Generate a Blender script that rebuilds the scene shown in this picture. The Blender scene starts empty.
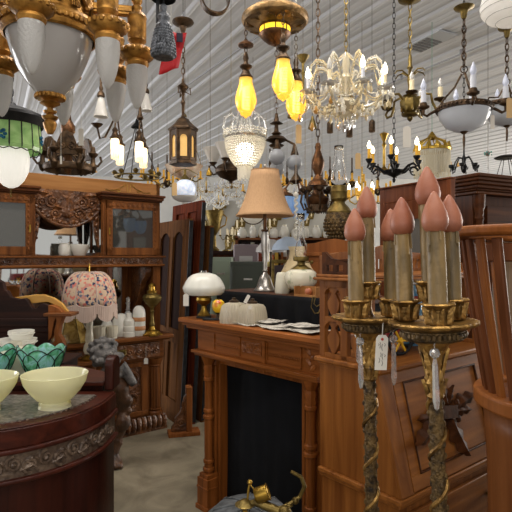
import bpy, math, random
from math import sin, cos, pi, radians as R, sqrt, atan2, floor
from mathutils import Vector, Matrix
random.seed(7)
SC = bpy.context.scene
COL = SC.collection
F = 512.0
H = 1.6


def at(u, v, Y):
    """a point of the place seen at u, v from the standing point, Y metres ahead"""
    return Vector(((u - 256) / F * Y, Y, H + (256 - v) / F * Y))


def T(x, y, z):
    return Matrix.Translation((x, y, z))


def RX(a): return Matrix.Rotation(a, 4, 'X')
def RY(a): return Matrix.Rotation(a, 4, 'Y')
def RZ(a): return Matrix.Rotation(a, 4, 'Z')
def S(x, y, z): return Matrix.Diagonal((x, y, z, 1))


class MB:
    def __init__(self):
        self.v = []; self.f = []; self.mi = []; self.M = Matrix(); self.m = 0

    def add(self, vs, fs):
        n = len(self.v)
        M = self.M
        self.v += [tuple(M @ Vector(p)) for p in vs]
        self.f += [tuple(i + n for i in q) for q in fs]
        self.mi += [self.m] * len(fs)
        return self

    def box(self, x0, x1, y0, y1, z0, z1):
        vs = [(x, y, z) for z in (z0, z1) for y in (y0, y1) for x in (x0, x1)]
        return self.add(vs, [(0, 2, 3, 1), (4, 5, 7, 6), (0, 1, 5, 4), (2, 6, 7, 3), (0, 4, 6, 2), (1, 3, 7, 5)])

    def cbox(self, c, s):
        return self.box(c[0] - s[0] / 2, c[0] + s[0] / 2, c[1] - s[1] / 2, c[1] + s[1] / 2, c[2] - s[2] / 2, c[2] + s[2] / 2)

    def lathe(self, prof, seg=28, c=(0, 0, 0), wob=None, sx=1, sy=1):
        """prof: (r, z) pairs; wob(angle, i) scales the radius"""
        vs = []; fs = []; rows = []
        for i, (r, z) in enumerate(prof):
            if r < 1e-5:
                rows.append([len(vs)]); vs.append((c[0], c[1], c[2] + z))
            else:
                row = []
                for k in range(seg):
                    a = 2 * pi * k / seg
                    q = r * (wob(a, i) if wob else 1)
                    row.append(len(vs)); vs.append((c[0] + q * cos(a) * sx, c[1] + q * sin(a) * sy, c[2] + z))
                rows.append(row)
        for a, b in zip(rows, rows[1:]):
            for k in range(seg):
                k2 = (k + 1) % seg
                if len(a) == 1 and len(b) == 1: continue
                if len(a) == 1: fs.append((a[0], b[k2], b[k]))
                elif len(b) == 1: fs.append((a[k], a[k2], b[0]))
                else: fs.append((a[k], a[k2], b[k2], b[k]))
        return self.add(vs, fs)

    def tube(self, pts, r, seg=8, closed=False, flat=1.0):
        pts = [Vector(p) for p in pts]
        n = len(pts)
        rr = r if isinstance(r, (list, tuple)) else [r] * n
        vs = []; fs = []
        up = None
        for i, p in enumerate(pts):
            if closed: t = pts[(i + 1) % n] - pts[i - 1]
            else: t = pts[min(i + 1, n - 1)] - pts[max(i - 1, 0)]
            if t.length < 1e-9: t = Vector((0, 0, 1))
            t.normalize()
            if up is None:
                up = Vector((0, 0, 1)) if abs(t.z) < .9 else Vector((1, 0, 0))
            a = (up - t * up.dot(t))
            if a.length < 1e-6: a = t.orthogonal()
            a.normalize(); b = t.cross(a); up = a
            for k in range(seg):
                w = 2 * pi * k / seg
                vs.append(p + a * cos(w) * rr[i] * flat + b * sin(w) * rr[i])
        m = n if closed else n - 1
        for i in range(m):
            j = (i + 1) % n
            for k in range(seg):
                k2 = (k + 1) % seg
                fs.append((i * seg + k, i * seg + k2, j * seg + k2, j * seg + k))
        if not closed:
            fs.append(tuple(range(seg))[::-1]); fs.append(tuple((n - 1) * seg + k for k in range(seg)))
        return self.add(vs, fs)

    def ball(self, c, r, seg=12, s=(1, 1, 1)):
        n = max(4, seg // 2)
        old = self.M
        self.M = old @ T(*c) @ S(*s)
        self.lathe([(r * sin(pi * i / n) if 0 < i < n else 0, -r * cos(pi * i / n)) for i in range(n + 1)], seg)
        self.M = old
        return self

    def prism(self, out, d0, d1):
        """outline in x,z extruded along y from d0 to d1"""
        n = len(out)
        vs = [(x, d0, z) for x, z in out] + [(x, d1, z) for x, z in out]
        fs = [tuple(range(n)), tuple(range(2 * n - 1, n - 1, -1))]
        for i in range(n):
            j = (i + 1) % n
            fs.append((i, i + n, j + n, j))
        return self.add(vs, fs)

    def vprism(self, out, z0, z1):
        """outline in x,y extruded in z"""
        n = len(out)
        vs = [(x, y, z0) for x, y in out] + [(x, y, z1) for x, y in out]
        fs = [tuple(range(n))[::-1], tuple(range(n, 2 * n))]
        for i in range(n):
            j = (i + 1) % n
            fs.append((i, j, j + n, i + n))
        return self.add(vs, fs)

    def leaf(self, M, L, W, lobes=3, bulge=.25, curl=0.0, cut=.32):
        """a carved leaf growing along +z of M, its face towards -y"""
        old = self.M
        self.M = old @ M
        n = lobes * 4
        vs = []; fs = []
        for i in range(n + 1):
            t = i / n
            w = W * (sin(pi * min(1, t * .93 + .07)) ** .7) * (1 - cut + cut * abs(sin(pi * lobes * t + .5)))
            if i == n: w = W * .03
            y = -curl * t * t * L
            vs += [(-w / 2, y, t * L), (0, y - bulge * W, t * L), (w / 2, y, t * L), (0, y + bulge * W * .3, t * L)]
        for i in range(n):
            a = i * 4; b = a + 4
            for k in range(4):
                k2 = (k + 1) % 4
                fs.append((a + k, a + k2, b + k2, b + k))
        fs += [(3, 2, 1, 0), (n * 4, n * 4 + 1, n * 4 + 2, n * 4 + 3)]
        self.add(vs, fs)
        self.M = old
        return self

    def spiral(self, cx, cz, y, r0, turns, a0, sgn, w, seg=6, n=22):
        pts = []; rr = []
        for i in range(n + 1):
            t = i / n
            r = r0 * (1 - .86 * t)
            a = a0 + sgn * turns * 2 * pi * t
            pts.append((cx + r * cos(a), y, cz + r * sin(a))); rr.append(w * (1 - .45 * t))
        self.tube(pts, rr, seg)
        return self.ball(pts[-1], w * 1.2, 8)

    def chain(self, x, y, z0, z1, L=.045, w=.012, r=.003, seg=5):
        n = max(1, int(round((z1 - z0) / (L * .8))))
        st = (z1 - z0) / n
        for i in range(n):
            zc = z0 + st * (i + .5)
            pts = []
            for k in range(10):
                a = 2 * pi * k / 10
                px = w * cos(a); pz = (st * .62) * max(-1, min(1, 1.25 * sin(a)))
                pts.append((x + px, y, zc + pz) if i % 2 else (x, y + px, zc + pz))
            self.tube(pts, r, seg, closed=True)
        return self

    def build(self, name, mat, parent=None, bevel=0, ang=35, remesh=0, bseg=2, smooth=True):
        me = bpy.data.meshes.new(name)
        me.from_pydata(self.v, [], self.f)
        mats = mat if isinstance(mat, (list, tuple)) else [mat]
        for m in mats: me.materials.append(m)
        if len(mats) > 1:
            for p, i in zip(me.polygons, self.mi): p.material_index = i
        me.validate()
        if smooth:
            for p in me.polygons: p.use_smooth = True
            try: me.set_sharp_from_angle(angle=R(ang))
            except Exception: pass
        me.update()
        o = bpy.data.objects.new(name, me)
        COL.objects.link(o)
        if parent is not None: o.parent = parent
        if remesh:
            md = o.modifiers.new('r', 'REMESH'); md.mode = 'VOXEL'; md.voxel_size = remesh; md.use_smooth_shade = True
            sm = o.modifiers.new('s', 'SMOOTH'); sm.iterations = 3
        if bevel:
            b = o.modifiers.new('b', 'BEVEL'); b.width = bevel; b.segments = bseg; b.limit_method = 'ANGLE'; b.angle_limit = R(40)
            b.harden_normals = False
        return o


def tag(o, label, cat, group=None, kind=None):
    if label: o['label'] = label
    if cat: o['category'] = cat
    if group: o['group'] = group
    if kind: o['kind'] = kind
    return o


def thing(name, label, cat, loc=(0, 0, 0), rz=0, group=None):
    o = bpy.data.objects.new(name, None)
    o.empty_display_size = .05
    COL.objects.link(o)
    o.location = loc; o.rotation_euler = (0, 0, rz)
    return tag(o, label, cat, group)


def struct(o):
    o['kind'] = 'structure'
    return o


KIDS = {}


def dup(root, loc, rz=0, label=None, group=None, scale=None):
    r = root.copy(); COL.objects.link(r)
    r.location = loc; r.rotation_euler = (0, 0, rz)
    if scale: r.scale = (scale,) * 3
    if label: r['label'] = label
    if group: r['group'] = group
    for ch in list(root.children):
        c = ch.copy(); COL.objects.link(c); c.parent = r
        for g in list(ch.children):
            d = g.copy(); COL.objects.link(d); d.parent = c
    return r


# ------------------------------------------------------------------ materials
def hexc(s):
    out = []
    for i in (0, 2, 4):
        c = int(s[i:i + 2], 16) / 255
        out.append(c / 12.92 if c <= .04045 else ((c + .055) / 1.055) ** 2.4)
    return (*out, 1)


def newmat(name):
    m = bpy.data.materials.new(name); m.use_nodes = True
    nt = m.node_tree
    return m, nt, nt.nodes['Principled BSDF'], nt.nodes['Material Output']


def noisy(name, c1, c2, rough=.5, metal=0, scale=(8, 8, 8), bump=0, bscale=30, coat=0, spec=.5, detail=5, lo=.3, hi=.7, dist=.4):
    m, nt, b, out = newmat(name)
    N = nt.nodes; L = nt.links
    tc = N.new('ShaderNodeTexCoord'); mp = N.new('ShaderNodeMapping'); mp.inputs['Scale'].default_value = scale
    L.new(tc.outputs['Object'], mp.inputs['Vector'])
    nz = N.new('ShaderNodeTexNoise'); nz.inputs['Scale'].default_value = 1; nz.inputs['Detail'].default_value = detail
    nz.inputs['Distortion'].default_value = dist
    L.new(mp.outputs[0], nz.inputs['Vector'])
    rp = N.new('ShaderNodeValToRGB')
    rp.color_ramp.elements[0].position = lo; rp.color_ramp.elements[0].color = hexc(c1)
    rp.color_ramp.elements[1].position = hi; rp.color_ramp.elements[1].color = hexc(c2)
    L.new(nz.outputs['Fac'], rp.inputs[0]); L.new(rp.outputs[0], b.inputs['Base Color'])
    b.inputs['Roughness'].default_value = rough; b.inputs['Metallic'].default_value = metal
    b.inputs['Coat Weight'].default_value = coat; b.inputs['Coat Roughness'].default_value = .15
    b.inputs['Specular IOR Level'].default_value = spec
    if bump:
        n2 = N.new('ShaderNodeTexNoise'); n2.inputs['Scale'].default_value = bscale; n2.inputs['Detail'].default_value = 4
        L.new(tc.outputs['Object'], n2.inputs['Vector'])
        bp = N.new('ShaderNodeBump'); bp.inputs['Strength'].default_value = bump; bp.inputs['Distance'].default_value = .01
        L.new(n2.outputs['Fac'], bp.inputs['Height']); L.new(bp.outputs[0], b.inputs['Normal'])
    return m


def wood(name, dark, light, axis='z', rough=.42, coat=.15, g=1.0, bump=.08):
    a, c = 1.6 * g, 26 * g
    sc = {'x': (a, c, c), 'y': (c, a, c), 'z': (c, c, a)}[axis]
    return noisy(name, dark, light, rough + .08, 0, sc, bump, 60, coat * .3, .14, 6, .28, .75, .6)


def carved(name, dark, light, rough=.45):
    """carved wood: a deep shallow-scrolled relief"""
    m = noisy(name, dark, light, rough, 0, (14, 14, 14), 0, 0, .12)
    nt = m.node_tree; N = nt.nodes; L = nt.links
    b = N['Principled BSDF']
    tc = N.new('ShaderNodeTexCoord')
    vo = N.new('ShaderNodeTexVoronoi'); vo.feature = 'SMOOTH_F1'; vo.inputs['Scale'].default_value = 38; vo.inputs['Smoothness'].default_value = .3
    nz = N.new('ShaderNodeTexNoise'); nz.inputs['Scale'].default_value = 12
    mx = N.new('ShaderNodeMixRGB'); mx.inputs[0].default_value = .06
    L.new(tc.outputs['Object'], nz.inputs['Vector']); L.new(tc.outputs['Object'], mx.inputs[1]); L.new(nz.outputs['Color'], mx.inputs[2])
    L.new(mx.outputs[0], vo.inputs['Vector'])
    bp = N.new('ShaderNodeBump'); bp.inputs['Strength'].default_value = .7; bp.inputs['Distance'].default_value = .012
    L.new(vo.outputs['Distance'], bp.inputs['Height']); L.new(bp.outputs[0], b.inputs['Normal'])
    return m


def plain(name, c, rough=.5, metal=0, coat=0, spec=.5, emit=None, es=0, trans=0, ior=1.45, sheen=0):
    m, nt, b, out = newmat(name)
    b.inputs['Base Color'].default_value = hexc(c)
    b.inputs['Roughness'].default_value = rough; b.inputs['Metallic'].default_value = metal
    b.inputs['Coat Weight'].default_value = coat; b.inputs['Specular IOR Level'].default_value = spec
    b.inputs['Transmission Weight'].default_value = trans; b.inputs['IOR'].default_value = ior
    b.inputs['Sheen Weight'].default_value = sheen
    if emit:
        b.inputs['Emission Color'].default_value = hexc(emit); b.inputs['Emission Strength'].default_value = es
    return m


def frosted(name, c, tl=.45, rough=.25, emit=None, es=0, bump=0, bscale=60):
    """milk or frosted glass: diffuse and translucent under a gloss"""
    m, nt, b, out = newmat(name)
    N = nt.nodes; L = nt.links
    b.inputs['Base Color'].default_value = hexc(c); b.inputs['Roughness'].default_value = rough
    tr = N.new('ShaderNodeBsdfTranslucent'); tr.inputs['Color'].default_value = hexc(c)
    mx = N.new('ShaderNodeMixShader'); mx.inputs[0].default_value = tl
    L.new(b.outputs[0], mx.inputs[1]); L.new(tr.outputs[0], mx.inputs[2]); L.new(mx.outputs[0], out.inputs['Surface'])
    if emit:
        b.inputs['Emission Color'].default_value = hexc(emit); b.inputs['Emission Strength'].default_value = es / max(.05, 1 - tl)
    if bump:
        tc = N.new('ShaderNodeTexCoord'); nz = N.new('ShaderNodeTexVoronoi'); nz.inputs['Scale'].default_value = bscale
        L.new(tc.outputs['Object'], nz.inputs['Vector'])
        bp = N.new('ShaderNodeBump'); bp.inputs['Strength'].default_value = bump; bp.inputs['Distance'].default_value = .006
        L.new(nz.outputs['Distance'], bp.inputs['Height']); L.new(bp.outputs[0], b.inputs['Normal'])
    return m


M = {}
M['oak'] = wood('oak', '4d2a12', '875126', 'z')
M['oak_x'] = wood('oak_x', '4d2a12', '875126', 'x')
M['oak_pale'] = wood('oak_pale', '84562c', 'ab7a4a', 'x', .55, 0)
M['oak_carved'] = carved('oak_carved', '3c1f0d', '7a4a22')
M['mantel'] = wood('mantel', '623511', '985727', 'z')
M['mantel_x'] = wood('mantel_x', '673812', '9d5b29', 'x')
M['mantel_carved'] = carved('mantel_carved', '6b3812', '9c5c26')
M['desk'] = wood('desk', '623512', '925a27', 'z')
M['desk_x'] = wood('desk_x', '6a3b15', '9a602b', 'x')
M['desk_dark'] = noisy('desk_dark', '2f1809', '522c11', .6, 0, (20, 20, 20), .2, 60, 0, .1)
M['bar'] = wood('bar', '220d08', '3f1a11', 'z', .3, .35)
M['bar_x'] = wood('bar_x', '2e120b', '4e2115', 'x', .32, .35)
M['bar_carved'] = noisy('bar_carved', '35251c', '7a6655', .4, .15, (30, 30, 30), .5, 50)
M['granite'] = noisy('granite', '4a443e', '8c857c', .35, 0, (60, 60, 60), 0, 0, .2, .5, 8, .35, .65)
M['mahog'] = wood('mahog', '562a16', '834a2b', 'z', .4, .1)
M['mahog_d'] = wood('mahog_d', '32190d', '5b3218', 'z', .42, .2)
M['mahog_dx'] = wood('mahog_dx', '3a1d0f', '623719', 'x', .42, .2)
M['door'] = wood('door', '482c16', '7a4f2a', 'z', .5, .0)
M['door_red'] = wood('door_red', '451c0e', '74351d', 'z', .45, .0)
for _k in ('door', 'door_red'):
    _b = M[_k].node_tree.nodes['Principled BSDF']; _b.inputs['Specular IOR Level'].default_value = .03; _b.inputs['Roughness'].default_value = .75
M['chair'] = wood('chair', '6e3c16', '965a29', 'z', .42, .15)
M['chair_m'] = wood('chair_m', '5e3314', '87522a', 'z', .42, .1)
M['door_in'] = plain('door_in', '2a1710', .8, 0, 0, .05)
M['chair_d'] = wood('chair_d', '4a2611', '754323', 'z', .42, .15)
M['dark_wood'] = wood('dark_wood', '1c0f0b', '351c13', 'x', .5, .1)
M['orange_wood'] = wood('orange_wood', '6b3a17', '95592b', 'z', .5, .05)
M['gold'] = noisy('gold', '684415', 'c49044', .46, .7, (22, 22, 22), .25, 55)
M['gold_dk'] = noisy('gold_dk', '4a2f10', '9a6c2a', .42, .85, (22, 22, 22), .3, 60)
M['gilt'] = noisy('gilt', '4c3212', 'c49a56', .42, .75, (30, 30, 30), .5, 90)
M['gilt_dk'] = noisy('gilt_dk', '231910', '7a6038', .5, .55, (45, 45, 45), .7, 110)
M['brass'] = noisy('brass', '7d5f1e', 'c9a44c', .32, .9, (14, 14, 14), .1, 60)
M['brass_old'] = noisy('brass_old', '4a3b1c', '8f7a43', .45, .8, (20, 20, 20), .2, 60)
M['copper'] = noisy('copper', '2c1a10', '7d5636', .42, .75, (18, 18, 18), .3, 50)
M['bronze'] = noisy('bronze', '241a12', '5c4630', .45, .75, (20, 20, 20), .25, 60)
M['iron'] = noisy('iron', '101012', '2a2a2c', .5, .6, (20, 20, 20), .1, 60)
M['iron_grey'] = noisy('iron_grey', '34363a', '7a7d84', .5, .5, (40, 40, 40), .6, 90)
M['silver'] = noisy('silver', '77736e', 'c6c1ba', .3, .9, (16, 16, 16), .1, 60)
M['crystal'] = plain('crystal', 'fffdf8', .05, 0, .6, .8, None, 0, .55, 1.55)
M['crystal_y'] = plain('crystal_y', 'fff3d4', .08, 0, .5, .8, None, 0, .5, 1.5)
M['glass'] = plain('glass', 'ffffff', .01, 0, 0, .5, None, 0, 1.0, 1.35)
M['frost'] = frosted('frost', 'dcd8d2', .45, .2)
M['frost_bowl'] = frosted('frost_bowl', 'c9c5c2', .4, .12)
M['frost_etch'] = frosted('frost_etch', 'cdcbc8', .5, .3, bump=.35, bscale=150)
M['lustre'] = plain('lustre', 'ffffff', .02, 0, .5, .8, None, 0, .78, 1.5)
M['bead'] = frosted('bead_glass', 'f6f2e8', .45, .06)
M['bead_y'] = frosted('bead_glass_warm', 'f3e6c4', .45, .08)
M['milk'] = frosted('milk', 'f1efe6', .3, .15)
M['milk_warm'] = frosted('milk_warm', 'e6e0cd', .3, .25)
M['vaseline'] = frosted('vaseline', 'f0edcc', .42, .12)
M['blue_glass'] = frosted('blue_glass', 'b9d3ec', .5, .2, 'bfe0ff', .1)
M['blue_dome'] = frosted('blue_dome', 'b4c3d6', .3, .3)
M['alabaster'] = noisy('alabaster', 'c2926a', 'f3e4cf', .3, 0, (14, 14, 14), 0, 0, .2)
M['lit_white'] = plain('lit_white', 'ffffff', .4, 0, 0, .3, 'fff3d6', 2.6)
M['conduit'] = plain('conduit', '98989b', .6)
M['lit_globe'] = noisy('lit_globe', 'aebbd0', 'e9eef8', .3, 0, (40, 40, 40))
M['lit_globe'].node_tree.nodes['Principled BSDF'].inputs['Emission Color'].default_value = hexc('dbe8ff')
M['lit_globe'].node_tree.nodes['Principled BSDF'].inputs['Emission Strength'].default_value = .35
M['lit_flame'] = plain('lit_flame', 'ffffff', .4, 0, 0, .3, 'fff0c8', 9)
M['lit_amber'] = plain('lit_amber', 'f6c860', .2, 0, .3, .5, 'ffc548', .5, .35, 1.3)
M['lit_coil'] = plain('lit_coil', 'fff3c0', .4, 0, 0, .3, 'ffe9a0', 7)
M['lit_band'] = plain('lit_band', 'ffd54a', .4, 0, 0, .3, 'ffcf30', 1.1)
M['lit_inside'] = plain('lit_inside', 'ffffff', .4, 0, 0, .3, 'fff4e0', 8)
M['lit_basket'] = plain('lit_basket', 'ffffff', .4, 0, 0, .3, 'fffaf2', 14)
M['yellow_candle'] = plain('yellow_candle', 'd9a63c', .6, 0, 0, .3, 'e7a838', .15)
M['cream_candle'] = plain('cream_candle', 'e9d9b4', .6)
M['white_candle'] = plain('white_candle', 'd4d6df', .5)
M['wax'] = noisy('wax', '55462a', '9b7e4d', .5, 0, (30, 30, 6), .3, 40)
M['flame_pink'] = noisy('flame_pink', '8c4f38', 'a66a4f', .5, 0, (12, 12, 12), .1, 80)
M['milk_plastic'] = plain('milk_plastic', 'cfd4e6', .35)
M['cloth_shade'] = noisy('cloth_shade', 'b38b64', 'c29a72', .85, 0, (200, 200, 6), .1, 200)
M['black_cloth'] = noisy('black_cloth', '08090b', '131418', .9, 0, (6, 6, 6), .3, 12, 0, .2)
M['tan_tag'] = plain('tan_tag', 'c9a878', .8)
M['white_tag'] = plain('white_tag', 'dcd6cb', .8)
M['string'] = plain('string', 'c8c4bb', .8)
M['ink'] = plain('ink', '4a4442', .8)
M['ink_red'] = plain('ink_red', 'b4453c', .8)
M['red'] = plain('red', 'b3141c', .6)
M['mirror'] = plain('mirror', 'd6d8d6', .03, 1.0)
M['dark_glass'] = plain('dark_glass', '15161a', .05, 0, 0, .9)
M['cab_glass'] = plain('cab_glass', '6d6c68', .04, .75)
M['green_cab'] = plain('green_cab', '3c4239', .5, .2)
M['pale_cab'] = plain('pale_cab', '8f9d8b', .5, .1)
M['paper'] = noisy('paper', '77716a', 'bcb5aa', .9, 0, (90, 12, 90), 0, 0, 0, .2, 3, .42, .5)
M['leather'] = noisy('leather', '3c3e3f', '626568', .6, 0, (30, 30, 30), .35, 90)
M['stone_grey'] = noisy('stone_grey', '262526', '827d79', .7, 0, (18, 18, 18), .6, 40)
M['stone_brown'] = noisy('stone_brown', '22130a', '5c3b20', .5, 0, (14, 14, 14), .5, 40)
M['lead'] = plain('lead', '2a2b29', .5, .6)


def swirl_glass(name, cols, scale, tl=.4, es=0):
    m, nt, b, out = newmat(name)
    N = nt.nodes; L = nt.links
    tc = N.new('ShaderNodeTexCoord'); nz = N.new('ShaderNodeTexNoise')
    nz.inputs['Scale'].default_value = scale; nz.inputs['Distortion'].default_value = 1.4; nz.inputs['Detail'].default_value = 3
    L.new(tc.outputs['Object'], nz.inputs['Vector'])
    rp = N.new('ShaderNodeValToRGB'); cr = rp.color_ramp
    cr.elements[0].position = .3; cr.elements[0].color = hexc(cols[0]); cr.elements[1].position = .72; cr.elements[1].color = hexc(cols[-1])
    for i, c in enumerate(cols[1:-1]):
        e = cr.elements.new(.3 + .42 * (i + 1) / (len(cols) - 1)); e.color = hexc(c)
    L.new(nz.outputs['Fac'], rp.inputs[0]); L.new(rp.outputs[0], b.inputs['Base Color'])
    b.inputs['Roughness'].default_value = .15
    tr = N.new('ShaderNodeBsdfTranslucent'); L.new(rp.outputs[0], tr.inputs['Color'])
    mx = N.new('ShaderNodeMixShader'); mx.inputs[0].default_value = tl
    L.new(b.outputs[0], mx.inputs[1]); L.new(tr.outputs[0], mx.inputs[2]); L.new(mx.outputs[0], out.inputs['Surface'])
    if es:
        L.new(rp.outputs[0], b.inputs['Emission Color']); b.inputs['Emission Strength'].default_value = es
    return m


M['green_slag'] = swirl_glass('green_slag', ['6f9a5c', '9fc07e', 'c3d69c'], 9, .45, .28)
M['teal_slag'] = swirl_glass('teal_slag', ['3a8f68', '84cca6', 'b8e4ea', '70bf90'], 16, .5)
M['amber_slag'] = swirl_glass('amber_slag', ['7a5a28', 'a98a4a', 'c9aa64'], 14, .3)
M['fringe'] = noisy('fringe', 'b39a8c', 'd2bdb0', .9, 0, (260, 260, 3), .2, 200)


def floral(name):
    """beige cloth scattered with pink and navy flowers"""
    m, nt, b, out = newmat(name)
    N = nt.nodes; L = nt.links
    tc = N.new('ShaderNodeTexCoord')
    v1 = N.new('ShaderNodeTexVoronoi'); v1.inputs['Scale'].default_value = 55
    L.new(tc.outputs['Object'], v1.inputs['Vector'])
    rp = N.new('ShaderNodeValToRGB'); cr = rp.color_ramp; cr.interpolation = 'CONSTANT'
    cr.elements[0].position = 0; cr.elements[0].color = hexc('cdb196'); cr.elements[1].position = .40; cr.elements[1].color = hexc('d3796a')
    for p, c in ((.55, '303a58'), (.66, 'cdb196'), (.8, 'c48a7c'), (.92, '6e7180')):
        e = cr.elements.new(p); e.color = hexc(c)
    sp = N.new('ShaderNodeSeparateColor'); L.new(v1.outputs['Color'], sp.inputs[0]); L.new(sp.outputs[0], rp.inputs[0])
    L.new(rp.outputs[0], b.inputs['Base Color']); b.inputs['Roughness'].default_value = .9
    return m


M['floral'] = floral('floral')

# ------------------------------------------------------------------ the place
RD = Vector((-.457, .889, 0))            # the ribs of the roof run this way
RN = Vector((.889, .457, 0))
RISE = .02


def ceil_z(x, y):
    return 4.0 + RISE * (Vector((x, y, 0)).dot(RD) - 5)


M['floor'] = noisy('concrete', '6b6251', '978c76', .5, 0, (3.2, 3.2, 3.2), .12, 120, .05, .4, 12, .3, .72, 1.4)
M['ceil'] = noisy('roof_sheet', 'cfd2d8', 'dcdee3', .55, .0, (.5, .5, .5), 0)
M['wall'] = noisy('painted_wall', 'aaa9a6', 'c6c4be', .8, 0, (1, 1, 1), 0)
mb = MB(); mb.box(-11, 11, -4, 17.2, -.1, 0)
struct(mb.build('floor', M['floor'], smooth=False))
# ribbed sheet roof
mb = MB()
prof = []
p = 0.3048
off = -9.0
k = 0
while off < 19:
    prof += [(off, 0), (off + .03, -.016), (off + .05, -.016), (off + .08, 0)]
    for q in (.125, .20):
        prof += [(off + q, 0), (off + q + .012, -.0025), (off + q + .026, -.0025), (off + q + .038, 0)]
    off += p
L0, L1 = -14.0, 26.0
vs = []; fs = []
for (s, h) in prof:
    for t in (L0, L1):
        q = RN * s + RD * t
        vs.append((q.x, q.y, ceil_z(q.x, q.y) + h))
for i in range(len(prof) - 1):
    fs.append((2 * i, 2 * i + 1, 2 * i + 3, 2 * i + 2))
# keep the part over the shop floor
keep = []
mb.add(vs, fs)
ceil = mb.build('ceiling', M['ceil'], smooth=False)
struct(ceil)
mb = MB(); mb.box(-11, 11, 17, 17.2, 0, 4.4); struct(mb.build('wall_back', M['wall'], smooth=False))
mb = MB(); mb.box(-11.2, -11, 3, 17.2, 0, 4.4); struct(mb.build('wall_left', M['wall'], smooth=False))
mb = MB(); mb.box(11, 11.2, 3, 17.2, 0, 4.4); struct(mb.build('wall_right', M['wall'], smooth=False))
# two conduits and an air grille under the roof
for (a, b_, nm) in (((20, 201), (238, 50), 'c'), ((330, 108), (512, 33), 'd')):
    def hit(u, v):
        lo, hi = 1.0, 16.0
        for _ in range(40):
            y = (lo + hi) / 2
            q = at(u, v, y)
            if q.z < ceil_z(q.x, q.y) - .05: lo = y
            else: hi = y
        return at(u, v, lo)
    A, B = hit(*a), hit(*b_)
    d = (B - A)
    mb = MB(); mb.tube([A - d * .1, B + d * .25], .011, 8)
    for t in (.2, .5, .8):
        q = A + d * t; mb.cbox((q.x, q.y, q.z + .02), (.03, .03, .06))
    o = mb.build('ceiling_conduit', M['conduit'])
    tag(o, {'c': 'grey electrical conduit along the roof behind the square lantern', 'd': 'grey electrical conduit along the roof behind the candle chandeliers'}[nm], 'pipe')
g0 = hit(424, 46)
gt = thing('air_vent', 'dark grey air grille in a pale frame set in the roof', 'vent', (g0.x, g0.y, g0.z), atan2(RN.y, RN.x))
mb = MB()
mb.box(-.13, .13, -.34, .19, .01, .03); mb.build('vent_frame', plain('vent_pale', 'b2b4b7', .6), gt)
mb = MB()
for i in range(6): mb.box(-.11, .11, -.16 + i * .055, -.125 + i * .055, .004, .034)
mb.build('grille', plain('vent_dark', '6a6a6c', .6), gt)


def hang(parent, z0, x, y, style='wire', mat=None, name=None, canopy=None, ztop=None, L=.05, w=.012, r=.0018):
    """what a lamp hangs by, from local height z0 up to the roof (or to ztop in local height)"""
    loc = parent.location
    zt = ceil_z(loc.x + x, loc.y + y) + .002 - loc.z
    mb = MB()
    top = zt if ztop is None else ztop
    if style == 'chain': mb.chain(x, y, z0, top, L, w, max(r, .0028))
    else: mb.tube([(x, y, z0), (x, y, top)], r, 6)
    o = mb.build(name or ('chain' if style == 'chain' else 'suspension_wire'), mat or M['bronze'], parent)
    if ztop is not None:
        if canopy:
            mb = MB(); mb.lathe(canopy, 24, (x, y, ztop)); mb.build('canopy', mat or M['bronze'], parent)
        mb = MB(); mb.tube([(x, y, ztop), (x, y, zt)], .0022, 5); mb.build('suspension_wire', M['iron'], parent)
    return o


CAN = [(0, -.015), (.015, -.015), (.02, .0), (.045, .02), (.075, .035), (.08, .045), (0, .05)]


def price_tag(u, v, Y, w, h, mat, label, string=None, name='price_tag', rot=0, holder=None):
    p = at(u, v, Y)
    t = thing(name, label, 'tag', p, rot)
    W = w * Y / F; Hh = h * Y / F
    mb = MB()
    mb.prism([(-W / 2, -Hh / 2), (W / 2, -Hh / 2), (W / 2, Hh / 2 - W * .25), (W * .28, Hh / 2), (-W * .28, Hh / 2), (-W / 2, Hh / 2 - W * .25)], -.0008, .0008)
    mb.build('card', mat, t)
    if string:
        mb = MB(); mb.tube([(0, 0, Hh / 2 - W * .15), (0, 0, Hh / 2 + string * Y / F)], .0012, 5)
        mb.build('tag_string', M['string'], t)
    return t, W, Hh
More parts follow.
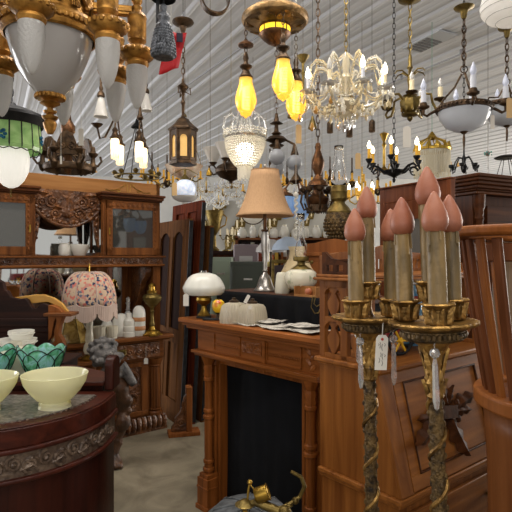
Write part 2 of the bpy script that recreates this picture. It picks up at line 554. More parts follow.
# ------------------------------------------------------------------ oak sideboard
sb = thing('sideboard', 'tall carved oak sideboard with glazed upper cupboards and a mirrored back', 'sideboard', (-1.494, 4.225, 0), R(38))
mb = MB(); mb.box(-.86, .86, .02, .5, 0, .03); mb.box(-.84, .84, .04, .5, .03, .137)
for i in range(34):
    x = -.83 + i * 1.66 / 33
    mb.tube([(x, .03, .035), (x, .012, .06), (x, .012, .1), (x, .035, .135)], .023, 8)
mb.build('plinth', M['oak_carved'], sb)
mb = MB(); mb.box(-.70, .70, .06, .5, .137, .66); mb.build('cabinet_body', M['oak'], sb)
for s in (-1, 1):
    mb = MB()
    mb.lathe([(.075, .137), (.075, .16), (.06, .175), (.066, .19), (.05, .2)], 20, (s * .765, .085, 0))
    mb.lathe([(.052, .2), (.056, .4), (.05, .58)], 48, (s * .765, .085, 0), wob=lambda a, i: 1 + .05 * cos(12 * a))
    mb.lathe([(.05, .58), (.062, .59), (.055, .6), (.07, .63), (.078, .66)], 20, (s * .765, .085, 0))
    mb.build('column', M['oak'], sb)
    # carved door
    cx = s * .39
    d = MB()
    d.box(cx - .28, cx + .28, .035, .06, .16, .2); d.box(cx - .28, cx + .28, .035, .06, .6, .64)
    d.box(cx - .28, cx - .22, .035, .06, .2, .6); d.box(cx + .22, cx + .28, .035, .06, .2, .6)
    do = d.build('cupboard_door', M['oak'], sb, bevel=.004)
    d = MB(); d.box(cx - .22, cx + .22, .05, .06, .2, .6)
    d.leaf(T(cx, .05, .24), .32, .14, 4, .22)
    for q in (-1, 1):
        d.spiral(cx + q * .12, .48, .047, .085, 1.6, pi / 2, -q, .016)
        d.spiral(cx + q * .12, .31, .047, .075, 1.6, -pi / 2, q, .015)
        d.leaf(T(cx + q * .05, .05, .37) @ RY(q * 1.1), .15, .07, 3)
    d.build('carved_panel', M['oak_carved'], do)
    # drawer with brass pull
    dr = MB(); dr.box(cx - .42 + (.04 if s < 0 else 0), cx + .42 - (.04 if s > 0 else 0), -.005, .03, .685, .815)
    for i in range(9):
        x = cx - .34 + i * .085
        dr.spiral(x, .75, -.008, .034, 1.3, (i % 2) * pi, 1 if i % 2 else -1, .009)
        dr.leaf(T(x + .04, -.005, .735) @ RY(.9 if i % 2 else -.9), .06, .03, 3)
    dro = dr.build('drawer', M['oak_carved'], sb, bevel=.003)
    dr = MB(); dr.cbox((cx, -.012, .76), (.11, .006, .045)); dr.tube([(cx - .045, -.014, .765), (cx - .04, -.035, .74), (cx, -.04, .733), (cx + .04, -.035, .74), (cx + .045, -.014, .765)], .005, 6)
    dr.build('pull', M['brass_old'], dro)
mb = MB(); mb.box(-.83, .83, .03, .5, .66, .83); mb.build('drawer_case', M['oak_x'], sb)
mb = MB(); mb.box(-.9, .9, -.045, .5, .845, .88); mb.box(-.87, .87, -.025, .5, .83, .845); mb.build('counter', M['oak_x'], sb, bevel=.008)
mb = MB(); mb.box(-.83, .83, .47, .5, .88, 2.16); mb.build('back_panel', M['oak'], sb)
mb = MB(); mb.box(-.6, .6, .455, .468, .93, 1.49); mb.build('lower_mirror', M['mirror'], sb)
mb = MB()
for (a, b_, c, d) in ((-.66, -.6, .9, 1.51), (.6, .66, .9, 1.51), (-.6, .6, .88, .93), (-.6, .6, 1.49, 1.51)):
    mb.box(a, b_, .44, .47, c, d)
mb.build('mirror_frame', M['oak'], sb, bevel=.004)
for s in (-1, 1):
    mb = MB(); a, b_ = sorted((s * .79, s * .83)); mb.box(a, b_, .11, .47, .88, 1.51)
    a, b_ = sorted((s * .765, s * .835)); mb.box(a, b_, .105, .16, .88, 1.51)
    mb.build('side_post', M['oak'], sb, bevel=.003)
    mb = MB(); mb.M = T(s * .725, 0, 0) @ RZ(pi / 2)
    mb.prism([(.44, 1.5), (.13, 1.5), (.12, 1.45), (.15, 1.4), (.21, 1.36), (.25, 1.3), (.27, 1.22), (.33, 1.15), (.36, 1.05), (.44, .95)], -.03, .03)
    mb.build('scroll_bracket', M['oak_carved'], sb, bevel=.006)
mb = MB(); mb.box(-.85, .85, .09, .47, 1.525, 1.585)
for i in range(30):
    x = -.81 + i * 1.62 / 29
    mb.spiral(x, 1.555, .088, .022, 1.2, (i % 2) * pi, 1 if i % 2 else -1, .006, 5, 12)
mb.build('carved_frieze', M['oak_carved'], sb)
mb = MB(); mb.box(-.87, .87, .06, .47, 1.585, 1.603); mb.box(-.865, .865, .07, .47, 1.505, 1.525); mb.build('shelf', M['oak_x'], sb, bevel=.004)
for s in (-1, 1):
    a, b_ = sorted((s * .28, s * .83))
    mb = MB()
    mb.box(a, b_, .11, .47, 1.603, 1.63); mb.box(a, b_, .11, .47, 2.08, 2.1); mb.box(a, b_, .44, .47, 1.63, 2.08)
    mb.box(a, a + .03, .11, .16, 1.63, 2.08); mb.box(b_ - .03, b_, .11, .47, 1.63, 2.08); mb.box(a, a + .03, .41, .47, 1.63, 2.08)
    cb = mb.build('glazed_cupboard', M['oak'], sb, bevel=.003)
    mb = MB(); mb.box(s * .295 - .003, s * .295 + .003, .16, .41, 1.63, 2.08); mb.build('side_pane', M['cab_glass'], cb)
    d = MB(); x0, x1 = a + .03, b_ - .03
    d.box(x0, x0 + .05, .085, .11, 1.61, 2.09); d.box(x1 - .05, x1, .085, .11, 1.61, 2.09)
    d.box(x0, x1, .085, .11, 1.61, 1.675); d.box(x0, x1, .085, .11, 2.02, 2.09)
    for q in range(10):
        z = 1.66 + q * .043
        for xx in (x0 + .03, x1 - .03): d.ball((xx, .086, z), .011, 6, (1, .5, 1.4))
    for q in range(9):
        d.ball((x0 + .05 + q * (x1 - x0 - .1) / 8, .085, 2.055), .017, 6, (1.3, .5, 1))
    dd = d.build('cupboard_door', M['oak'], cb)
    d = MB(); d.box(x0 + .045, x1 - .045, .094, .1, 1.67, 2.025); d.build('pane', M['cab_glass'], cb)
    d = MB(); d.cbox((a + .05 if s > 0 else b_ - .05, .082, 1.82), (.012, .006, .06)); d.build('escutcheon', M['brass'], cb)
    mb = MB(); mb.box(a - .025, b_ + .02, .06, .47, 2.115, 2.14); mb.box(a - .035, b_ + .03, .045, .47, 2.14, 2.16); mb.box(a - .015, b_ + .015, .08, .47, 2.1, 2.115)
    mb.build('cornice', M['mahog_dx'], sb, bevel=.004)
mb = MB(); mb.box(-.88, .88, .2, .24, 2.08, 2.285); mb.build('crest_board', M['oak_pale'], sb, bevel=.003)
for s in (-1, 1):
    mb = MB(); a, b_ = sorted((s * .84, s * .88)); mb.box(a, b_, .2, .47, .88, 2.285); mb.build('side_panel', M['oak'], sb, bevel=.003)
for s in (-1, 1):
    mb = MB()
    for q in (-1, 1):
        cx = s * .56
        mb.tube([(cx + q * .01, .197, 2.19), (cx + q * .02, .197, 2.27), (cx + q * .05, .197, 2.26), (cx + q * .045, .197, 2.235)], .003, 5)
        mb.tube([(cx + q * .03, .197, 2.25), (cx + q * .09, .197, 2.215), (cx + q * .17, .197, 2.19), (cx + q * .22, .197, 2.2)], .003, 5)
        mb.spiral(cx + q * .1, 2.2, .197, .02, 1.2, 0, q, .003)
    mb.build('incised_scroll', M['brass'], sb)
mb = MB(); mb.box(-.28, .28, .425, .44, 1.603, 2.05); mb.build('upper_mirror', M['mirror'], sb)
# carved lunette
mb = MB()
n = 24
low = [(-.28 + .56 * i / n, 2.02 - .17 * sin(pi * i / n) ** .7) for i in range(n + 1)]
mb.prism([(-.28, 2.16), ] + low + [(.28, 2.16)], .39, .425)
mb.tube([(x, .385, z + .004) for x, z in low], .016, 8)
for i in range(1, n, 2):
    x, z = low[i]; mb.ball((x, .378, z + .03), .018, 6)
mb.leaf(T(0, .388, 1.93), .17, .13, 3, .3)
mb.leaf(T(0, .388, 2.03) @ RY(pi), .11, .16, 3, .3)
for q in (-1, 1):
    mb.spiral(q * .13, 2.06, .385, .062, 1.7, pi / 2, -q, .014)
    mb.spiral(q * .21, 2.05, .385, .05, 1.5, -pi / 2, q, .012)
    mb.spiral(q * .1, 1.96, .385, .045, 1.5, 0, q, .012)
    mb.leaf(T(q * .05, .388, 2.0) @ RY(q * 1.2), .12, .06, 3, .3)
    mb.leaf(T(q * .15, .388, 2.12) @ RY(q * 1.4), .12, .05, 3, .3)
    mb.prism([(q * .28, 2.03), (q * .2, 1.98), (q * .225, 1.9), (q * .235, 1.8), (q * .26, 1.7), (q * .28, 1.66)][::q], .395, .425)
    for j in range(4):
        mb.ball((q * .252, .39, 1.93 - j * .06), .022 - .003 * j, 8)
mb.build('carved_lunette', M['oak_carved'], sb).location.y = -.2

# ------------------------------------------------------------------ oak mantel
mt = thing('mantel', 'orange oak fireplace mantel with turned side columns and a shelf', 'mantelpiece', (-.507, 3.33, 0), R(-46.8))
mb = MB(); mb.box(0, 1.2, 0, .28, 1.172, 1.2); mb.box(.02, 1.18, .018, .28, 1.155, 1.172); mb.box(.04, 1.16, .035, .28, 1.135, 1.155)
mb.build('shelf', M['mantel_x'], mt, bevel=.004)
mb = MB(); mb.box(.1, 1.13, .085, .26, 1.0, 1.135); mb.build('frieze', M['mantel_x'], mt, bevel=.003)
mb = MB(); mb.box(.715, .735, .07, .087, .95, 1.135); mb.build('frieze_strip', M['mantel_x'], mt)
for x0, x1 in ((.27, .52), (.74, 1.0)):
    mb = MB()
    for (a, b_, c, d) in ((x0, x1, 1.118, 1.126), (x0, x1, 1.012, 1.02), (x0, x0 + .008, 1.012, 1.126), (x1 - .008, x1, 1.012, 1.126)):
        mb.box(a, b_, .078, .087, c, d)
    for i in range(14): mb.ball((x0 + .016 + i * (x1 - x0 - .03) / 13, .084, 1.055), .008, 6)
    mb.build('frieze_moulding', M['mantel_x'], mt)
mb = MB(); mb.box(.535, .70, .078, .086, 1.04, 1.105)
for i in range(5):
    for j in range(2): mb.spiral(.557 + i * .031, 1.058 + j * .03, .076, .015, 1.2, j * pi, 1 if i % 2 else -1, .004, 5, 12)
mb.build('carved_plaque', M['mantel_carved'], mt)
mb = MB()
for i in range(4):
    mb.leaf(T(1.06, .083, 1.015 + i * .026) @ RY((-1) ** i * .8), .045, .03, 3)
mb.build('carved_spray', M['mantel_carved'], mt)
mb = MB(); mb.box(.085, 1.14, .04, .26, .982, 1.0); mb.box(.1, 1.125, .055, .26, .965, .982); mb.build('ledge', M['mantel_x'], mt, bevel=.003)
mb = MB(); mb.box(.15, .255, .15, .26, 0, .965); mb.box(.955, 1.14, .15, .26, 0, .965); mb.box(.255, .955, .15, .26, .915, .965); mb.box(.17, .225, .13, .15, .18, .9); mb.box(1.0, 1.02, .13, .15, .1, .9)
mb.build('surround', M['mantel'], mt, bevel=.004)
mb = MB()
for (a, b_, c, d) in ((.24, .26, 0, .93), (.95, .97, 0, .93), (.24, .97, .92, .94)): mb.box(a, b_, .138, .15, c, d)
mb.build('opening_moulding', M['mantel'], mt, bevel=.003)
mb = MB()
for q in (-1, 1):
    mb.tube([(.66, .14, .955), (.66 + q * .03, .135, .965), (.66 + q * .06, .135, .945), (.66 + q * .09, .14, .955)], [.012, .014, .01, .004], 8)
    mb.leaf(T(.66, .14, .945) @ RY(q * 1.2), .07, .04, 3)
mb.build('carved_ribbon', M['mantel_carved'], mt)
for x in (.195, 1.045):
    mb = MB()
    ring = lambda z, r=.037: [(.028, z - .014), (r, z - .008), (r, z + .008), (.028, z + .014)]
    prof = [(.03, .22)] + ring(.25) + ring(.3, .034) + [(.027, .34)] + ring(.58) + ring(.62, .034) + [(.026, .66), (.026, .80)] + ring(.82, .033)
    mb.lathe(prof, 20, (x, .1, 0))
    mb.lathe([(.028, .83), (.033, .85), (.028, .87), (.034, .89), (.028, .91), (.036, .93), (.046, .95), (.05, .967)], 24, (x, .1, 0), wob=lambda a, i: 1 + .06 * cos(8 * a))
    mb.build('column', M['mantel'], mt)
    mb = MB(); mb.cbox((x, .1, .1), (.105, .105, .2)); mb.cbox((x, .1, .015), (.125, .12, .03)); mb.cbox((x, .1, .14), (.112, .11, .014)); mb.cbox((x, .1, .21), (.085, .085, .03)); mb.build('column_base', M['mantel'], mt, bevel=.003)
# black curtain in the opening
mb = MB()
nx, nz = 40, 6
vs = []; fs = []
for j in range(nz + 1):
    for i in range(nx + 1):
        x = .259 + .692 * i / nx
        vs.append((x, .20 + .003 * sin(i * 1.1) + .008 * sin(i * .31 + j * .5), .924 * (1 - j / nz) + .004))
for j in range(nz):
    for i in range(nx):
        a = j * (nx + 1) + i
        fs.append((a, a + 1, a + nx + 2, a + nx + 1))
mb.add(vs, fs)
cu = mb.build('curtain', M['black_cloth'])
cu.location = mt.location; cu.rotation_euler = mt.rotation_euler
sd = cu.modifiers.new('s', 'SOLIDIFY'); sd.thickness = .004
tag(cu, 'black cloth hung across the opening of the oak mantel', 'curtain')

# ------------------------------------------------------------------ slant-front desk
dk = thing('desk', 'oak slant front desk with a carved oak leaf spray on its fall', 'desk', (.518, 1.84, 0), R(39))
W = .82; D = .40
mb = MB(); mb.box(.012, W - .012, .012, D, .06, .70); mb.box(0, W, 0, D, 0, .06); mb.build('lower_case', M['desk'], dk, bevel=.003)
mb = MB()
mb.box(-.012, W + .012, -.012, D, .70, .722); mb.box(-.002, W + .002, -.002, D, .684, .70)
mb.build('waist_moulding', M['desk_x'], dk, bevel=.005)
for i in range(3):
    z1 = .655 - i * .2
    mb = MB(); mb.box(.04, W - .04, -.006, .012, z1 - .17, z1); o = mb.build('drawer', M['desk_x'], dk, bevel=.004)
    mb = MB()
    for x in (.2, W - .2): mb.lathe([(.006, 0), (.008, .015), (.018, .022), (.014, .032), (0, .035)], 14); mb.v = mb.v
    kn = MB()
    for x in (.2, W - .2):
        kn.M = T(x, -.006, z1 - .085) @ RX(pi / 2); kn.lathe([(.006, 0), (.008, .012), (.02, .02), (.016, .03), (0, .034)], 14)
    kn.build('knob', M['brass_old'], o)
# slanted case
mb = MB(); mb.M = RZ(pi / 2)
mb.prism([(.002, .722), (D, .722), (D, 1.155), (.108, 1.155)], -W + .002, -.002)
mb.build('slant_case', M['desk'], dk, bevel=.002)
al = atan2(.106, .433)
SLM = T(0, 0, .722) @ RX(-al)
LS = sqrt(.106 ** 2 + .433 ** 2)
for (a, b_, c, d) in ((0, .075, 0, LS), (W - .075, W, 0, LS)):
    mb = MB(); mb.M = SLM; mb.box(a, b_, -.008, .006, c, d)
    mb.build('slant_rail', M['desk'], dk, bevel=.003)
mb = MB(); mb.M = SLM
mb.box(.08, W - .08, -.002, .008, .004, LS - .004)
for (a, b_, c, d) in ((.08, W - .08, .004, .06), (.08, W - .08, LS - .05, LS - .004), (.08, .14, .06, LS - .05), (W - .14, W - .08, .06, LS - .05)): mb.box(a, b_, -.008, .002, c, d)
fo = mb.build('fall_front', M['desk_x'], dk, bevel=.002)
mb = MB(); mb.M = SLM
for (a, b_, c, d) in ((.135, W - .135, .055, .064), (.135, W - .135, LS - .056, LS - .047), (.135, .144, .055, LS - .05), (W - .144, W - .135, .055, LS - .05)): mb.box(a, b_, -.012, 0, c, d)
mb.build('fall_moulding', M['desk_dark'], fo, bevel=.003)
mb = MB(); mb.M = SLM @ T(.395, -.004, .235) @ S(1.5, 1, 1)
for an, L_, w_ in ((-1.95, .165, .09), (-1.5, .12, .05), (1.3, .12, .08), (1.75, .09, .05), (2.95, .16, .08), (-.1, .11, .075), (.45, .08, .045), (-2.6, .09, .05)):
    mb.leaf(T(.03 * sin(an), 0, .03 * cos(an)) @ RY(an), L_, w_, 3, .25, .1, .6)
mb.M = mb.M @ RY(.2); mb.box(-.035, .035, -.022, 0, -.025, .025)
for x, z in ((-.04, .035), (.04, .035), (.045, -.03)): mb.ball((x, -.012, z), .013, 10, (.8, .8, 1.2))
mb.build('oak_leaf_carving', M['desk_dark'], fo)
mb = MB(); mb.box(-.02, W + .02, .07, D + .015, 1.162, 1.182); mb.box(-.008, W + .008, .085, D + .005, 1.152, 1.162); mb.build('ledge', M['desk_x'], dk, bevel=.005)
for s in (0, 1):
    mb = MB(); mb.M = T(s * (W - .025), 0, 0) @ RZ(pi / 2)
    for (a, b_, c, d) in ((.13, .155, 1.182, 1.5), (.25, .285, 1.182, 1.5), (.37, .40, 1.182, 1.5), (.155, .37, 1.182, 1.2), (.155, .37, 1.33, 1.35), (.155, .37, 1.47, 1.5)):
        mb.prism([(a, c), (b_, c), (b_, d), (a, d)], -.025, 0)
    for cx in (.2025, .3275):
        for z0, h in ((1.2, .13), (1.35, .12)):
            vase = [(.008, 0), (.016, .1), (.03, .3), (.034, .5), (.018, .68), (.01, .8), (.024, .92), (.034, 1)]
            pts = [(cx + r, z0 + h * t) for r, t in vase] + [(cx - r, z0 + h * t) for r, t in vase[::-1]]
            mb.prism(pts, -.02, -.006)
            for q in (-1, 1):
                e = cx + q * .047
                mb.prism([(e, z0 + h), (e, z0 + h * .7), (e - q * .012, z0 + h * .9), (e - q * .03, z0 + h)][::-q], -.025, 0)
    mb.build('pierced_side', M['desk'], dk, bevel=.0015, bseg=1)
mb = MB(); mb.box(-.025, W + .025, .11, D + .015, 1.5, 1.512); mb.box(-.015, W + .015, .12, D + .008, 1.512, 1.525); mb.build('top_shelf', M['desk_x'], dk, bevel=.004)
for s in (0, 1):
    mb = MB(); mb.M = T(s * (W - .016), 0, 0) @ RZ(pi / 2)
    top = [(.385, 1.615), (.37, 1.618), (.355, 1.605), (.335, 1.59), (.30, 1.585), (.25, 1.588), (.2, 1.585), (.17, 1.57), (.14, 1.555)]
    zz = lambda y: 1.56
    # rails and stiles around narrow slots
    mb.prism([(.14, 1.525), (.385, 1.525), (.385, 1.537), (.14, 1.537)], -.016, 0)
    mb.prism([(.14, 1.563), (.385, 1.563)] + top, -.016, 0)
    for a, b_ in ((.14, .165), (.2, .215), (.245, .27), (.305, .325), (.36, .385)):
        mb.prism([(a, 1.537), (b_, 1.537), (b_, 1.563), (a, 1.563)], -.016, 0)
    mb.build('gallery_end', M['desk_dark'] if s == 0 else M['desk'], dk)
mb = MB()
mb.box(0, W, .385, .40, 1.525, 1.54); mb.box(0, W, .385, .40, 1.585, 1.6)
for i in range(19):
    x = .012 + i * (W - .024) / 18
    mb.box(x - .009, x + .009, .385, .40, 1.54, 1.585)
mb.prism([(0, 1.6), (W, 1.6), (W - .1, 1.615), (W / 2 + .12, 1.625), (W / 2, 1.65), (W / 2 - .12, 1.625), (.1, 1.615)], .385, .40)
mb.build('gallery_back', M['desk'], dk)

# ------------------------------------------------------------------ mahogany demilune bar
br = thing('demilune_cabinet', 'dark mahogany half round cabinet with a carved frieze and grey stone top', 'cabinet', (-1.172, 2.36, 0))


def halfmoon(r, back=.10, x0=None):
    pts = [(r * cos(a), r * sin(a)) for a in [pi + pi * i / 40 for i in range(41)]]
    return pts + [(r, back), (-r, back)]


mb = MB(); mb.vprism(halfmoon(.5), .872, .945); mb.vprism(halfmoon(.492), .945, .951); mb.build('top_rim', M['bar_x'], br, bevel=.004)
mb = MB(); mb.vprism(halfmoon(.425, .02), .951, .956); mb.build('stone_inset', M['granite'], br)
mb = MB()
for i in range(50):
    a = pi + pi * i / 49
    mb.ball((.432 * cos(a), .432 * sin(a), .952), .006, 6)
mb.build('bead_trim', M['bar_carved'], br)
mb = MB(); mb.vprism(halfmoon(.512), .852, .872); mb.vprism(halfmoon(.512), .738, .758); mb.build('lip', M['bar_x'], br, bevel=.008, bseg=3)
mb = MB(); mb.vprism(halfmoon(.494), .758, .852)
for i in range(26):
    a = pi + pi * (i + .5) / 26
    mb.M = RZ(a + pi / 2) @ T(0, -.494, .805)
    sg = 1 if i % 2 else -1
    mb.spiral(0, sg * .008, -.002, .032, 1.4, sg * pi / 2, sg, .009, 6, 18)
    mb.leaf(T(.02, 0, -.02) @ RY(sg * 1.1 + .2), .055, .035, 3, .3)
    mb.leaf(T(-.02, 0, .0) @ RY(-sg * .9), .04, .028, 3, .3)
mb.M = Matrix()
mb.build('carved_frieze', M['bar_carved'], br)
mb = MB(); mb.vprism(halfmoon(.49), .06, .738); mb.vprism(halfmoon(.505), 0, .06); mb.build('body', M['bar'], br, bevel=.003)
mb = MB(); mb.M = RZ(-.46) @ T(0, -.491, 0); mb.box(-.002, .002, -.003, .004, .08, .66); mb.build('door_gap_strip', M['brass_old'], br)
mb = MB(); mb.vprism([(-.62, .125), (.43, .125), (.43, .27), (.15, .48), (-.62, .48)], 0, .975); mb.build('riser', M['bar'], br, bevel=.004)
mb = MB(); mb.vprism([(-.62, .1), (.44, .1), (.44, .28), (.16, .49), (-.62, .49)], .975, .995); mb.build('riser_shelf', M['bar_x'], br, bevel=.004)
mb = MB(); mb.M = T(.49, .09, 0) @ RZ(pi / 2)
mb.prism([(0, .956), (.12, .956), (.12, 1.075)] + [(.06 + .06 * cos(a), 1.075 + .04 * sin(a)) for a in [pi * i / 10 for i in range(1, 10)]] + [(0, 1.075)], -.0, .045)
mb.build('end_post', M['bar'], br, bevel=.008, bseg=3)


def bowl(name, loc, label):
    t = thing(name, label, 'bowl', loc)
    mb = MB()
    mb.lathe([(0, .02), (.045, .018), (.06, 0), (.068, 0), (.062, .014), (.058, .026), (.075, .036), (.105, .07), (.127, .105), (.135, .135), (.137, .142), (.133, .143), (.128, .135), (.118, .1), (.095, .065), (.06, .042), (0, .036)], 48)
    mb.build('bowl_body', M['vaseline'], t)
    mb = MB(); mb.lathe([(.0625, .012), (.0655, .012), (.0655, .018), (.0625, .018)], 40); mb.build('foot_ring', M['vaseline'], t)
    return t


bowl('glass_bowl', (-.86, 2.19, .956), 'pale yellow glass bowl on the stone top, nearer the mahogany end post')
bowl('glass_bowl', (-1.135, 2.13, .956), 'pale yellow glass bowl on the stone top, cut off at the edge')


def tulip_shade(loc, label, rz):
    t = thing('stained_glass_lampshade', label, 'lamp shade', loc, rz)
    n = 64
    wz = lambda a: .018 * max(0, cos(8 * a)) ** .5 if cos(8 * a) > 0 else 0
    vs = []; fs = []
    rows = [(.03, 0), (.05, .006), (.07, .025), (.085, .05), (.098, .08), (.108, .115), (.114, .14)]
    for (r, z) in rows:
        k = max(0, (z - .09) / .05)
        for i in range(n):
            a = 2 * pi * i / n
            vs.append((r * cos(a), r * sin(a), z + k * (.022 * abs(cos(4 * a)) - .012)))
    for j in range(len(rows) - 1):
        for i in range(n):
            i2 = (i + 1) % n
            fs.append((j * n + i, j * n + i2, (j + 1) * n + i2, (j + 1) * n + i))
    mb = MB(); mb.add(vs, fs); o = mb.build('glass_petals', M['teal_slag'], t)
    sd = o.modifiers.new('s', 'SOLIDIFY'); sd.thickness = .004
    mb = MB()
    def pt(a, z):
        for (r0, z0), (r1, z1) in zip(rows, rows[1:]):
            if z0 <= z <= z1 + 1e-6:
                r = r0 + (r1 - r0) * (z - z0) / (z1 - z0) + .002
                k = max(0, (z - .09) / .05)
                return (r * cos(a), r * sin(a), z + k * (.022 * abs(cos(4 * a)) - .012))
    for i in range(8):
        a0 = 2 * pi * i / 8
        mb.tube([pt(a0 + .39 * (1 - q / 8) ** 1.5 * sg, .005 + .085 * q / 8) for sg in (1,) for q in range(9)], .0022, 5)
        mb.tube([pt(a0 - .39 * (1 - q / 8) ** 1.5, .005 + .085 * q / 8) for q in range(9)], .0022, 5)
        mb.tube([pt(a0 + .39 * q / 8, .09 + .049 * (q / 8)) for q in range(9)], .0022, 5)
        mb.tube([pt(a0 - .39 * q / 8, .09 + .049 * (q / 8)) for q in range(9)], .0022, 5)
    mb.tube([pt(2 * pi * q / 64, .1399) for q in range(64)], .003, 5, closed=True)
    mb.build('leading', M['lead'], t)


tulip_shade((-1.07, 2.56, .997), 'green and turquoise stained glass petal shade standing behind the yellow bowl', .2)
tulip_shade((-1.305, 2.535, .997), 'green stained glass petal shade partly cut off beside another one', .5)
t = thing('milk_glass_lampshade', 'wide round milk glass shade leaning behind the green petal shades', 'lamp shade', (-1.27, 2.70, .997))
mb = MB(); mb.lathe([(.03, .125), (.034, .13), (.06, .12), (.09, .1), (.112, .07), (.122, .03), (.124, 0), (.119, 0), (.116, .03), (.106, .066), (.085, .095), (.05, .115), (.03, .118)], 40); mb.build('shade_dome', M['milk_warm'], t)
mb = MB(); mb.lathe([(.03, .12), (.034, .12), (.034, .15), (.03, .15)], 32); mb.build('shade_collar', M['milk_warm'], t)

# stack of white things further back, on a low chest
ch = thing('low_chest', 'plain dark wood chest behind the half round cabinet', 'chest', (-1.46, 3.03, 0))
mb = MB(); mb.box(-.33, .36, -.13, .13, 0, .98); mb.build('chest_body', M['dark_wood'], ch, bevel=.004)
mb = MB(); mb.box(-.35, .38, -.15, .15, .98, 1.0); mb.build('chest_top', M['dark_wood'], ch, bevel=.004)
for i, (x, z, r, h, lb) in enumerate(((.04, 1.0, .115, .06, 'white glass dish at the bottom of the pile on the dark chest'), (.06, 1.06, .11, .055, 'white glass dish in the middle of the pile on the dark chest'), (.09, 1.115, .07, .05, 'small white glass dish on top of the pile'))):
    t = thing('glass_dish', lb, 'dish', (-1.46 + x, 2.99, z))
    mb = MB(); mb.lathe([(0, 0), (r * .8, 0), (r * .97, h * .4), (r, h * .8), (r * 1.05, h * .82), (r * 1.05, h), (r * .98, h), (0, h * .97)], 10); mb.build('dish_body', M['milk'], t)
    mb = MB(); mb.lathe([(r * 1.0, h * .6), (r * 1.06, h * .65), (r * 1.06, h * .72), (r, h * .75)], 20); mb.build('dish_band', M['milk'], t)

# dark settle back
st = thing('settle', 'dark wood settle back with a scalloped top and an orange side bracket', 'bench', at(25, 256, 3.3) * 1 - Vector((0, 0, H)))
st.location.z = 0
k = 3.3 / F
sx = lambda u: (u - 25) * k
sz = lambda v: H + (256 - v) * k
out = [(-40, 266), (-8, 268), (0, 280), (4, 282), (6, 290), (9, 291), (12, 297), (20, 299), (26, 298), (29, 300), (31, 305), (34, 308.5), (38, 308), (41, 304), (45, 303), (50, 305)]
pts = [(sx(u), sz(v)) for u, v in out]
mb = MB(); mb.prism([(sx(-40), 0.02)] + [(sx(50), 0.02)] + pts[::-1], -.02, .02); mb.build('scalloped_back', M['dark_wood'], st, bevel=.005)
mb = MB(); mb.box(sx(-40), sx(50), -.035, -.018, sz(326), sz(318)); mb.box(sx(-40), sx(50), -.03, -.018, sz(332), sz(328)); mb.build('back_rail', M['dark_wood'], st, bevel=.004)
mb = MB()
arc = [(10, 298), (22, 296.5), (33, 295), (42, 295), (52, 298.5), (60, 304), (67, 313)]
arcb = [(60, 313), (54, 306), (46, 302.5), (38, 303), (30, 304), (20, 303), (10, 304)]
mb.prism([(sx(u), sz(v)) for u, v in (arc + arcb)][::-1], .03, .06); mb.build('curved_crest', plain('pale_yellow_wood', 'bb8a3c', .5), st, bevel=.004)
mb = MB()
mb.prism([(sx(u), sz(v)) for u, v in [(50, 305), (54, 305), (60, 308), (66, 314), (64, 318), (61, 326), (60, 334), (64, 340), (65, 347), (62, 353), (50, 353), (52, 345), (56, 340), (56, 330), (58, 322), (57.5, 318), (55.5, 322), (53, 336), (50, 340)]][::-1], -.03, .03)
mb.box(sx(50), sx(62), -.03, .03, 0, sz(352))
mb.build('side_bracket', M['orange_wood'], st, bevel=.003)
mb = MB(); mb.box(sx(49), sx(76), -.09, .06, sz(315), sz(312)); mb.build('bracket_shelf', M['oak_x'], st, bevel=.003)

# ------------------------------------------------------------------ carved griffin post
gf = thing('carved_figure', 'carved lion figure with grey curly head standing on a clawed wooden leg', 'sculpture', (-1.075, 3.90, 0), R(20))
mb = MB()
mb.tube([(0, -.02, .0), (0, -.02, .03), (0, 0, .09), (.02, .02, .2), (.05, .02, .3), (.07, 0, .42), (.05, -.02, .52), (.03, -.03, .6), (0, -.02, .68)], [.055, .06, .032, .036, .052, .045, .055, .075, .07], 12)
for q in (-1, 0, 1): mb.ball((q * .035, -.06, .025), .03, 8, (.8, 1.5, .9))
mb.ball((.06, -.02, .34), .06, 10, (1, 1, 1.3)); mb.ball((.02, .02, .18), .045, 10, (1, 1, 1.3)); mb.ball((.09, -.03, .5), .045, 10); mb.ball((.1, -.03, .42), .03, 8)
bo = mb.build('body', M['stone_brown'], gf, remesh=.009)
mb = MB()
mb.tube([(-.13, 0, .60), (-.06, -.03, .68), (0, -.03, .74)], [.05, .08, .085], 10)
mb.tube([(.14, -.06, .62), (.09, -.05, .7), (.03, -.03, .75)], [.03, .04, .07], 10)
mb.build('mantle', M['stone_grey'], gf, remesh=.009)
mb = MB()
mb.M = T(-.06, 0, .8) @ S(1.3, 1.3, 1.2) @ T(0, 0, -.8)
mb.ball((-.02, -.03, .86), .078, 12, (1, 1.05, 1.1)); mb.ball((.055, -.07, .845), .035, 8, (1.2, 1, .8))
mb.ball((.05, -.075, .815), .025, 8); mb.ball((.03, -.09, .885), .014, 6); mb.ball((.045, -.03, .885), .014, 6)
random.seed(3)
for i in range(46):
    a = random.uniform(0, 2 * pi); e = random.uniform(-.9, 1.2)
    p = Vector((cos(a) * cos(e), sin(a) * cos(e), sin(e)))
    if p.x > .55 and p.z < .4: continue
    mb.ball((-.02 + p.x * .078, -.03 + p.y * .08, .865 + p.z * .085), random.uniform(.014, .024), 6)
ho = mb.build('head', M['stone_grey'], gf, remesh=.006)
ho.modifiers['s'].iterations = 0

# ------------------------------------------------------------------ torcheres


